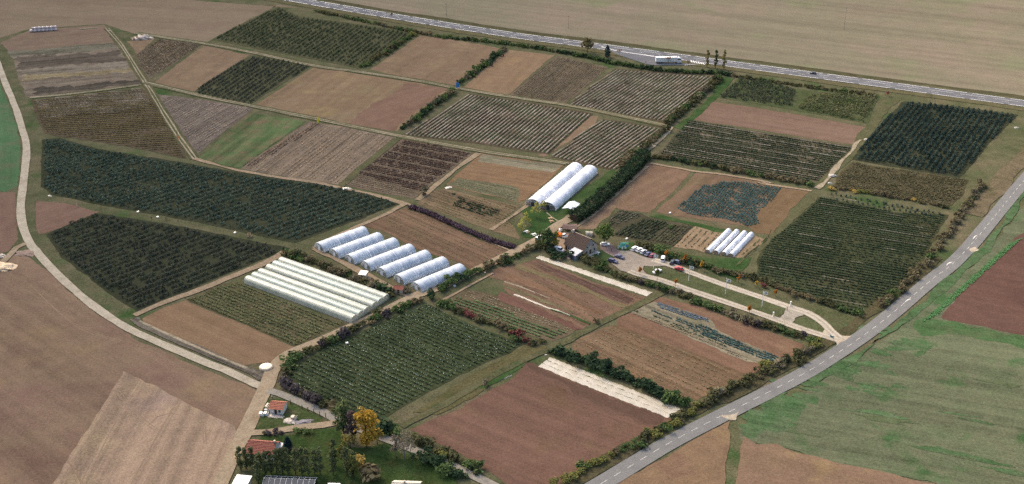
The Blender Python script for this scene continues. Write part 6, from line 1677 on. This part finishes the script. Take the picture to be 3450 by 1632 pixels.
# ================================================================== SIGNS, FLAGS, POSTS
def flag(i, s, h, label):
    p = p1(s); o = empty('flag_pole', (p[0], p[1], ztop(*p)), 0, label, 'flag pole', 'flag poles along the drive')
    MB().tube((0, 0, 0), (0, 0, h), .13, .1, 8).ob('pole', M_WHITE, o)
    vs, fs = [], []
    nx, nz = 8, 5
    for i_ in range(nx + 1):
        for j in range(nz + 1):
            x = .06 + 1.7 * i_ / nx; z = h - .15 - 1.35 * j / nz - .35 * (i_ / nx) ** 1.4
            vs.append((x, .16 * math.sin(i_ * 1.1 + i) * i_ / nx, z))
    for i_ in range(nx):
        for j in range(nz): fs.append((i_ * (nz + 1) + j, (i_ + 1) * (nz + 1) + j, (i_ + 1) * (nz + 1) + j + 1, i_ * (nz + 1) + j + 1))
    fl = MB().add(vs, fs).ob('flag', M_WHITE, o, True)
    mb = MB()
    for sgn in (-1, 1):
        for k in range(8):
            a0 = 2 * math.pi * k / 8; a1 = 2 * math.pi * (k + 1) / 8
            mb.add([(1.0 + .16 * math.cos(a0), sgn * .2, h - .95 + .2 * math.sin(a0)), (1.0 + .16 * math.cos(a1), sgn * .2, h - .95 + .2 * math.sin(a1)), (1.0 + .32 * math.cos(a1), sgn * .2, h - .95 + .36 * math.sin(a1)), (1.0 + .32 * math.cos(a0), sgn * .2, h - .95 + .36 * math.sin(a0))], [(0, 1, 2, 3)])
    mb.ob('emblem', mat_plain('flag_emblem', T(96, 104, 104), .8, .1, 1), fl)
for i, (s, lab) in enumerate((('n 2201,908', 'white flag pole at the car park end of the island'), ('n 2320,948', 'white flag pole past the red car on the grass island'), ('n 2444,992', 'white flag pole in the middle of the long grass island'), ('n 2567,1035', 'white flag pole at the road end of the island'))):
    flag(i, s, 7.0, lab)
for s, h, lab in (('ze 590,352', 1.9, 'short white gate post beside the upper drive'), ('ze 437,448', 1.9, 'short white gate post beside the lower drive')):
    p = p1(s); o = empty('gate_post', (p[0], p[1], ztop(*p)), .4, lab, 'post')
    MB().box(-.22, .22, -.15, .15, 0, h).ob('panel', M_WHITE, o); MB().box(-.26, .26, -.2, .2, h, h + .1).ob('cap', M_WHITE, o); MB().box(-.32, .32, -.26, .26, 0, .1).ob('base', M_CONC, o)
for s, lab in (('ze 560,395', 'dark timber post between the two drives'), ('ze 410,520', 'dark timber post at the hedge end by the gate'), ('zc 995,165', 'dark timber fence post beside the paved lane'), ('zc 1075,195', 'second timber fence post beside the paved lane'), ('zc 1160,225', 'third timber fence post beside the paved lane'), ('zc 1240,255', 'fourth timber fence post beside the paved lane'), ('zc 1325,285', 'last timber fence post beside the paved lane'), ('zc 830,90', 'first timber fence post beside the paved lane')):
    p = p1(s); o = empty('timber_post', (p[0], p[1], ztop(*p)), 0, lab, 'post')
    MB().box(-.1, .1, -.1, .1, 0, 1.6).ob('shaft', M_WOODD, o); MB().lathe([(.12, 1.603), (.02, 1.72)], 6).ob('cap', M_WOODD, o)
# entrance sign at the road
p = p1('ze 957,655'); an = heading('ze 945,650 972,662')
o = empty('entrance_sign', (p[0], p[1], ztop(*p)), an, 'small teal entrance sign on white posts at the drive mouth', 'sign')
for x in (-.85, .85): MB().box(x - .06, x + .06, -.05, .05, 0, 1.9).ob('post', M_WHITE, o)
bd = MB().box(-.8, .8, -.05, .05, .75, 1.85).ob('board', M_WHITE, o)
MB().box(-.72, .72, -.075, -.053, 1.2, 1.77).ob('panel_face', mat_plain('teal_panel', T(58, 108, 104), .6, .1, 1), bd)
for k in range(5): MB().box(-.55 + k * .24, -.40 + k * .24, -.075, -.053, .86, 1.06).ob('stroke', mat_plain('sign_ink', T(70, 100, 98), .6, .1, 1) if k == 0 else bpy.data.materials['sign_ink'], bd)
# big teal board by the car park
a = np.array(p1('zb 178,368')); b = np.array(p1('zb 345,352')); an = math.atan2(*(b - a)[::-1]); L = float(np.linalg.norm(b - a))
o = empty('information_board', (a[0], a[1], ztop(*a)), an, 'large teal and blue information board on the green by the car park', 'sign')
for x in (.2, L / 2, L - .2): MB().box(x - .07, x + .07, .06, .18, 0, 2.8).ob('post', M_WOODD, o)
bd = MB().box(0, L, -.05, .05, .5, 2.9).ob('board', mat_plain('teal_board', T(112, 206, 186), .6, .08, 1), o)
MB().box(L * .66, L * .98, -.075, -.053, .55, 1.6).ob('blue_field', mat_plain('blue_print', T(62, 130, 190), .6, .15, .4), bd)
MB().box(L * .66, L * .98, -.075, -.053, 2.0, 2.85).ob('lime_field', mat_plain('lime_print', T(150, 214, 140), .6, .1, .6), bd)
MB().box(L * .68, L * .96, -.075, -.053, 1.63, 1.97).ob('red_field', mat_plain('red_print', T(150, 92, 60), .6, .3, .2), bd)
for k, (x, w, hh) in enumerate(((.12, .05, 1.0), (.21, .05, 1.2), (.3, .08, 1.1), (.41, .05, 1.2), (.5, .09, 1.0))): MB().box(L * x, L * (x + w), -.075, -.053, 1.2, 1.2 + hh).ob('letter_stroke', mat_plain('dark_teal_print', T(60, 156, 138), .6, .1, 1) if k == 0 else bpy.data.materials['dark_teal_print'], bd)
for s, lab in (('zb 150,350', 'white figure board beside the teal information board'), ('zb 222,372', 'small white marker standing before the teal board'), ('zb 285,362', 'small white marker under the blue part of the board')):
    p = p1(s); q = empty('white_marker', (p[0], p[1], ztop(*p)), an, lab, 'marker')
    MB().prism_y([(-.3, 0), (.3, 0), (.36, .7), (.2, 1.3), (-.2, 1.3), (-.34, .7)], -.04, .04).ob('panel', M_WHITE, q); MB().box(-.35, .35, -.2, .2, 0, .06).ob('base', M_CONC, q)
# coloured field markers
def banner(s, w, h, col, label):
    p = p1(s); o = empty('field_marker', (p[0], p[1], ztop(*p)), random.uniform(-.2, .2), label, 'banner', 'coloured field markers')
    MB().tube((0, 0, 0), (0, 0, h + .3), .05, .04, 6).ob('pole', M_STEEL, o)
    vs, fs = [], []
    for i in range(9):
        z = .5 + (h - .5) * i / 8; x1 = w * (1 - .12 * math.sin(i * .9)); y = .07 * math.sin(i * .8)
        vs += [(.04, 0, z), (x1 * .5, y, z), (x1, y * 1.6, z - .05)]
    for i in range(8):
        for q in range(2): fs.append((3 * i + q, 3 * i + q + 1, 3 * i + q + 4, 3 * i + q + 3))
    MB().add(vs, fs).ob('cloth', mat_plain('cloth_%d' % col[0], T(*col), .8, .06, 1), o, True)
banner('b1 1860,812', 2.0, 3.6, (46, 124, 190), 'bright blue banner where the field tracks cross')
banner('b1 592,1128', 1.1, 3.6, (226, 216, 40), 'bright yellow banner beside the field track')
banner('a2 1618,208', .9, 3.2, (224, 150, 96), 'pale orange banner beside the western lane')
p = p1('c1 1288,590'); o = empty('road_marker', (p[0], p[1], ztop(*p)), 0, 'red and white marker post behind the lorry', 'marker')
MB().box(-.2, .2, -.06, .06, 0, .9).ob('lower_panel', M_WHITE, o); MB().box(-.22, .22, -.07, .07, .9, 2.2).ob('upper_panel', paint('marker_red', (206, 74, 62)), o)
# utility poles beyond the main road
for s, h in (('b1 1772,150', 9.5), ('o 1430,72', 9), ('d1 795,275', 16)):
    p = p1(s); o = empty('utility_pole', (p[0], p[1], ztop(*p)), .2, {9.5: 'thin wooden utility pole beyond the main road bend', 9: 'thin wooden utility pole beyond the road above the lay-by', 16: 'taller thin utility pole far out on the stubble'}[h], 'utility pole')
    MB().tube((0, 0, 0), (0, 0, h), .14, .09, 7).ob('shaft', M_BARKP, o); MB().box(-.8, .8, -.06, .06, h - .5, h - .38).ob('crossarm', M_BARKP, o)
# wooden hide by the north road
p = p1('d1 1188,880'); o = empty('wooden_stand', (p[0], p[1], ztop(*p)), .3, 'reddish wooden stand on legs at the east orchard corner', 'stand')
for x in (-.7, .7):
    for y in (-.5, .5): MB().tube((x * 1.2, y * 1.2, 0), (x * .7, y * .7, 1.7), .07, .05, 5).ob('leg', M_WOODD, o)
MB().box(-.8, .8, -.6, .6, 1.7, 2.5).ob('box', mat_plain('red_brown_wood', T(150, 86, 66), .9, .2, .5), o); MB().prism_x([(-.8, 2.503), (.8, 2.503), (0, 3.0)], -.9, .9).ob('roof', M_WOODD, o)

# ================================================================== STACKS, HEAPS, SMALL THINGS
# wrapped bales: three long tiers, single bales end to end
M_BALE = mat_plain('bale_wrap', T(196, 190, 190), .5, .16, .8)
M_BALE2 = mat_plain('bale_net', T(168, 158, 156), .7, .2, .8)
a = np.array(p1('a1 275,296')); b = np.array(p1('a1 520,280')); u = norm2(b - a); nrm = np.array([-u[1], u[0]]); Lb = float(np.linalg.norm(b - a))
nb = 13
r = .85
mesh_b = []
for m_ in (M_BALE, M_BALE2):
    mb = MB(); prof = [(-.69, r * .86), (-.6, r), (-.2, r * 1.01), (.2, r * .99), (.6, r), (.69, r * .86)]
    vs, fs = [], []
    for x, rr in prof:
        for k in range(12): vs.append((x, rr * math.cos(k * math.pi / 6), r + rr * math.sin(k * math.pi / 6)))
    for i in range(5):
        for k in range(12): fs.append((12 * i + k, 12 * i + (k + 1) % 12, 12 * i + 12 + (k + 1) % 12, 12 * i + 12 + k))
    fs += [tuple(reversed(range(12))), tuple(range(60, 72))]
    mesh_b.append(mb.add(vs, fs).mesh('round_bale', m_, True))
words_t = {0: 'on the ground in the front row of the bale stack', 1: 'in the rear ground row of the bale stack', 2: 'in the upper row of the bale stack'}
for row, (off, zz) in enumerate(((0, 0), (1.72, 0), (.86, 1.47))):
    for i in range(nb):
        if row == 2 and i == 0: continue
        q = a + u * (Lb * (i + .5) / nb) + nrm * (off + random.gauss(0, .04))
        link('round_bale', mesh_b[(i + row) % 2], None, (q[0], q[1], ztop(*q) + zz), math.atan2(u[1], u[0]) + random.gauss(0, .02), 'pale wrapped round bale ' + words_t[row], 'bale', 'bale stack by the northwest field', scale=(Lb / nb / 1.4, 1, 1))
ribbon('straw_field', spline(pp('a1 720,272 800,262 890,258'), 2), 1.2, M_PALE, amp=.3, reg=False)

def heap(name, s, r, h, mat, label, n=26, cat='heap', sq=.6):
    p = p1(s); bm = bmesh.new(); bmesh.ops.create_icosphere(bm, subdivisions=3, radius=1.0)
    ph = random.random() * 6
    for v in bm.verts:
        k = 1 + .22 * math.sin(v.co.x * 4 + ph) * math.cos(v.co.y * 5 + ph) + .16 * math.sin(v.co.z * 7 + v.co.x * 9) + random.uniform(-.07, .07)
        v.co = Vector((v.co.x * r * k, v.co.y * r * sq * k, max(v.co.z, -.05) * h * k))
    me = bpy.data.meshes.new(name); bm.to_mesh(me); bm.free(); me.materials.append(mat)
    return link(name, me, None, (p[0], p[1], ztop(*p) - .02), random.uniform(-.4, .4), label, cat)
M_PLAST = mat_plain('crumpled_film', T(186, 181, 170), .5, .14, .5)
M_RUBB = mat_plain('rubble_mix', T(164, 154, 144), .95, .35, .6)
for s, r_, h_, lab in (('d2 690,528', 2.6, 1.0, 'big heap of crumpled white film beside the eastern track'), ('d2 668,592', 1.5, .7, 'small heap of white film below the bigger heap'), ('d2 1000,198', 2.2, .8, 'white film heap at the dark orchard corner'), ('d2 2370,86', 1.8, .7, 'white film heap beside the far orchard end'),
                       ('a2 455,708', 1.3, .5, 'small white film heap below the western orchard'), ('b2 1790,632', 2.4, .5, 'white film heap at the plot edge by the dirt track'), ('b2 860,645', 2.6, .6, 'pale film heap between orchard and dark rows'), ('zw 1005,300', .8, .5, 'small white film bundle at the fleece corner'), ('a1 993,286', 1.1, .6, 'white bundle at the top of the western lane')):
    heap('film_heap', s, r_ * .75, h_ * .8, M_PLAST, lab)
o = heap('rubble_heap', 'a1 1310,355', 6.5, 2.4, M_RUBB, 'rough pale rubble and branch heap beside the northern track', sq=.55)
heap('brush_heap', 'a1 1250,360', 4.0, 1.6, mat_plain('brushwood', T(112, 98, 86), .95, .4, .5), 'dark brushwood heap against the rubble heap', sq=.6)
heap('soil_heap', 'a3 30,280', 5.0, 1.3, mat_plain('spoil', T(176, 158, 132), .95, .25, .8), 'ragged pale spoil heap beside the sandy side track', sq=.8)
heap('soil_heap', 'a3 15,175', 2.0, .8, M_RUBB, 'small stony heap beside the sandy side track', sq=.8)
heap('manure_heap', 'a3 235,150', 5.0, .5, mat_plain('dark_spoil', T(96, 80, 72), .95, .3, .8), 'dark scattered manure beside the chalk track', sq=.6)
# round covered pad by the lane
p = p1('b4 128,160'); o = empty('round_tank', (p[0], p[1], ztop(*p)), 0, 'round cream covered tank beside the farm lane junction', 'tank')
MB().lathe([(2.35, 0), (2.4, .1), (2.4, .75), (2.3, .8)], 28).ob('wall', M_CONC, o)
MB().lathe([(2.32, .803), (2.0, .95), (1.2, 1.05), (.02, 1.1)], 28).ob('cover', mat_plain('cream_cover', T(206, 192, 174), .8, .12, .8), o, True)
# crate stack between the orchards
p = p1('a2 2282,1085'); an0 = .25
for i, (x, y, z, lab) in enumerate(((-.85, 0, 0, 'pale wooden crate at the bottom of the orchard crate stack'), (.45, .05, 0, 'pale wooden crate beside the bottom one of the stack'), (-.2, 0, 1.0, 'pale wooden crate on top of the orchard crate stack'))):
    o = empty('wooden_crate', (p[0] + x, p[1] + y, ztop(*p) + z), an0 + i * .04, lab, 'crate', 'crates between the orchards')
    MB().box(-.6, .6, -.5, .5, .12, .18).ob('floor_board', M_WOODL, o)
    for k in range(4):
        z0 = .19 + k * .2
        MB().box(-.6, .6, -.53, -.5, z0, z0 + .17).box(-.6, .6, .5, .53, z0, z0 + .17).box(-.63, -.6, -.5, .5, z0, z0 + .17).box(.6, .63, -.5, .5, z0, z0 + .17).ob('slat_ring', M_WOODL, o)
    for xx in (-.5, .5): MB().box(xx - .06, xx + .06, -.5, .5, 0, .12).ob('runner', M_WOODL, o)
for s, lab in (('a2 1260,857', 'white picking box on the grass between the orchards'), ('a2 1440,905', 'second white picking box between the orchards'), ('a2 2145,1048', 'white picking box beside the crate stack'), ('b3 1845,450', 'white box among the lane clumps'), ('c2 1510,868', 'white box at the cabbage plot corner'), ('b4 865,-60', 'white box in the grass by the lane hedge'), ('zy 468,640', 'white beehive at the kitchen plot edge'), ('c1 1508,1130', 'white box where the olive hedge ends')):
    p = p1(s); o = empty('white_box', (p[0], p[1], ztop(*p)), random.random(), lab, 'box')
    MB().box(-.45, .45, -.35, .35, 0, .5).ob('body', M_WHITE, o); MB().box(-.48, .48, -.38, .38, .503, .6).ob('lid', M_WHITE, o)
# picnic table and benches on the lawn
def picnic(s, label, an=0.3, m=None):
    m = m or M_WOODL
    p = p1(s); o = empty('picnic_table', (p[0], p[1], ztop(*p)), an, label, 'table', None)
    for k in range(4): MB().box(-1.0, 1.0, -.42 + k * .22, -.23 + k * .22, .72, .77).ob('plank', m, o)
    for s_ in (-1, 1):
        MB().box(-1.0, 1.0, s_ * .85 - .13, s_ * .85 + .13, .42, .47).ob('bench', m, o)
        MB().tube((s_ * .7, -.9, 0), (s_ * .7, -.2, .72), .05, .05, 4).tube((s_ * .7, .9, 0), (s_ * .7, .2, .72), .05, .05, 4).tube((s_ * .7, -.9, .39), (s_ * .7, .9, .39), .04, .04, 4).ob('leg_frame', m, o)
picnic('zg 548,510', 'pale picnic table on the lawn by the clipped hedge')
picnic('zg 530,465', 'second pale picnic table beside the tunnel path', .5)
picnic('zg 155,672', 'white picnic bench on the lawn under the yellow trees', .9, M_WHITE)
picnic('zg 270,715', 'white picnic bench on the lawn beside the lane', .5, M_WHITE)
picnic('za 1710,790', 'long white bench on the farmhouse lawn', -.4, M_WHITE)
picnic('za 1570,880', 'second white bench on the farmhouse lawn', -.4, M_WHITE)
heap('play_barrel', 'zg 185,680', .6, .7, mat_plain('peach_barrel', T(214, 160, 120), .6, .1, 1), 'peach coloured play barrel beside the white bench', cat='barrel', sq=.8)
# junk by the garden hut
for s, w, d, h, m, lab in (('zc 430,255', 1.6, 1.2, 1.0, M_WHITE, 'white open container beside the garden hut'), ('zc 490,250', 1.5, 1.1, .9, M_WHITE, 'white chest beside the open container'), ('zc 510,150', .9, 2.2, 1.2, M_CONC, 'pale upright tank at the garden hut gable'), ('zc 500,200', 1.6, .9, .7, M_STEEL, 'grey box between the hut and white chest'), ('zc 880,310', 1.8, 1.4, 1.1, M_CONC, 'pale stone hutch on the rubble by the sandy drive')):
    p = p1(s); o = empty('storage_box', (p[0], p[1], ztop(*p)), -.2, lab, 'container')
    MB().box(-w / 2, w / 2, -d / 2, d / 2, 0, .1).box(-w / 2, w / 2, -d / 2, -d / 2 + .08, .1, h).box(-w / 2, w / 2, d / 2 - .08, d / 2, .1, h).box(-w / 2, -w / 2 + .08, -d / 2 + .08, d / 2 - .08, .1, h).box(w / 2 - .08, w / 2, -d / 2 + .08, d / 2 - .08, .1, h).ob('body', m, o)
    MB().box(-w / 2 - .04, w * .1, -d / 2 - .04, d / 2 + .04, h + .003, h + .07).ob('lid', m, o)
heap('rubble_heap', 'zc 830,340', 2.4, .5, M_RUBB, 'low rubble heap around the stone hutch')
heap('rubble_heap', 'zc 620,270', 3.0, .4, M_RUBB, 'strewn pale rubble in front of the garden hut', sq=.35)
heap('soil_heap', 'zc 1010,350', 3.0, .35, mat_plain('dark_plastic', T(84, 80, 88), .6, .2, .8), 'flat dark sheeted heap beside the sandy drive', sq=.4)
# terrace furniture
for s, lab in (('za 2110,640', 'timber arch on the terrace beside the green'), ):
    p = p1(s); o = empty('timber_arch', (p[0], p[1], ztop(*p)), .5, lab, 'arch')
    for x in (-.6, .6): MB().box(x - .08, x + .08, -.08, .08, 0, 1.9).ob('post', M_WOODL, o)
    MB().box(-.75, .75, -.1, .1, 1.9, 2.05).ob('beam', M_WOODL, o)

# ================================================================== PEOPLE
def person(s, ang, top, legs, label, pose=0.0, hat=None, h=1.72):
    """one continuous skinned figure; clothing as a second skin over torso and legs"""
    p = p1(s); o = empty('person', (p[0], p[1], ztop(*p)), ang, label, 'person')
    k = h / 1.72
    def skin(name, verts, edges, rad, mat, root):
        me = bpy.data.meshes.new(name); me.from_pydata([tuple(c * k for c in v) for v in verts], edges, [])
        me.materials.append(mat)
        ob = link(name, me, o)
        ob.modifiers.new('skin', 'SKIN')
        for i, r_ in enumerate(rad): me.skin_vertices[0].data[i].radius = (r_ * k, r_ * k)
        me.skin_vertices[0].data[root].use_root = True
        ob.modifiers.new('smooth', 'SUBSURF').levels = 1
        return ob
    st = .16 * pose
    V = [(0, 0, .95), (0, 0, 1.15), (0, 0, 1.38), (0, 0, 1.48), (0, .01, 1.60), (0, .01, 1.70),
         (-.17, 0, 1.40), (-.24, .02, 1.14), (-.22, .10, .90), (.17, 0, 1.40), (.24, -.02, 1.14), (.22, .08, .92),
         (-.09, 0, .90), (-.10, st, .50), (-.10, -st * .3, .08), (-.10, .12 - st * .3, .04), (.09, 0, .90), (.10, -st, .50), (.10, -st * 1.8, .08), (.10, .12 - st * 1.8, .04),
         (-.21, .14, .84), (-.19, .17, .80), (.21, .12, .86), (.19, .15, .82)]
    E = [(0, 1), (1, 2), (2, 3), (3, 4), (4, 5), (2, 6), (6, 7), (7, 8), (2, 9), (9, 10), (10, 11), (0, 12), (12, 13), (13, 14), (14, 15), (0, 16), (16, 17), (17, 18), (18, 19), (8, 20), (20, 21), (11, 22), (22, 23)]
    Rr = [.14, .13, .15, .06, .1, .07, .07, .05, .04, .07, .05, .04, .09, .065, .045, .04, .09, .065, .045, .04, .035, .02, .035, .02]
    skin('body', V, E, Rr, M_SKIN, 0)
    skin('jacket', [(0, 0, .93), (0, 0, 1.15), (0, 0, 1.40), (-.18, 0, 1.41), (-.245, .02, 1.14), (-.225, .09, .93), (.18, 0, 1.41), (.245, -.02, 1.14), (.225, .07, .95)], [(0, 1), (1, 2), (2, 3), (3, 4), (4, 5), (2, 6), (6, 7), (7, 8)], [.17, .155, .17, .085, .07, .055, .085, .07, .055], top, 0)
    skin('trousers', [(0, 0, .92), (-.09, 0, .86), (-.10, st, .50), (-.10, -st * .3, .12), (.09, 0, .86), (.10, -st, .50), (.10, -st * 1.8, .12)], [(0, 1), (1, 2), (2, 3), (0, 4), (4, 5), (5, 6)], [.165, .105, .08, .065, .105, .08, .065], legs, 0)
    MB().lathe([(.02, 1.60 * k), (.11 * k, 1.62 * k), (.115 * k, 1.70 * k), (.08 * k, 1.77 * k), (.02, 1.79 * k)], 10).ob('hair' if hat is None else 'hat', hat or M_WOODD, o, True)
M_SKIN = mat_plain('skin', T(206, 160, 132), .7, .05, 1)
person('a2 705,806', 2.0, paint('scarf_red', (206, 70, 58), .8), paint('pale_blue', (176, 196, 206), .8), 'person in red top and pale trousers beside the small brown plot', .3, M_WHITE, 1.9)
person('b3 2125,345', .4, M_WHITE, paint('jeans', (70, 78, 100), .8), 'person in white top on the track beside the lane clumps', .8)
person('b3 2205,362', 2.6, paint('dark_coat', (70, 62, 76), .8), paint('pale_leg', (190, 186, 180), .8), 'person in dark coat and pale trousers on the sandy track', .8)
person('a2 1382,920', 1.0, paint('green_coat', (70, 78, 60), .8), paint('dark_leg', (56, 54, 56), .8), 'person in dark green coat picking between the orchards', .6)
person('a2 1625,945', 2.2, paint('black_coat', (48, 48, 54), .8), bpy.data.materials['paint_dark_leg'], 'person in black coat between the two orchards', .6)
person('a2 1515,925', 3.2, paint('grey_coat', (120, 118, 112), .8), bpy.data.materials['paint_dark_leg'], 'person in grey coat between the two orchards', .5)
person('za 2030,745', 1.2, paint('rust_coat', (140, 74, 58), .8), bpy.data.materials['paint_dark_leg'], 'person in rust coloured coat on the farm terrace', .3)
person('b4 182,445', 1.2, M_WHITE, bpy.data.materials['paint_dark_leg'], 'person in white beside the lane junction corner', .5)
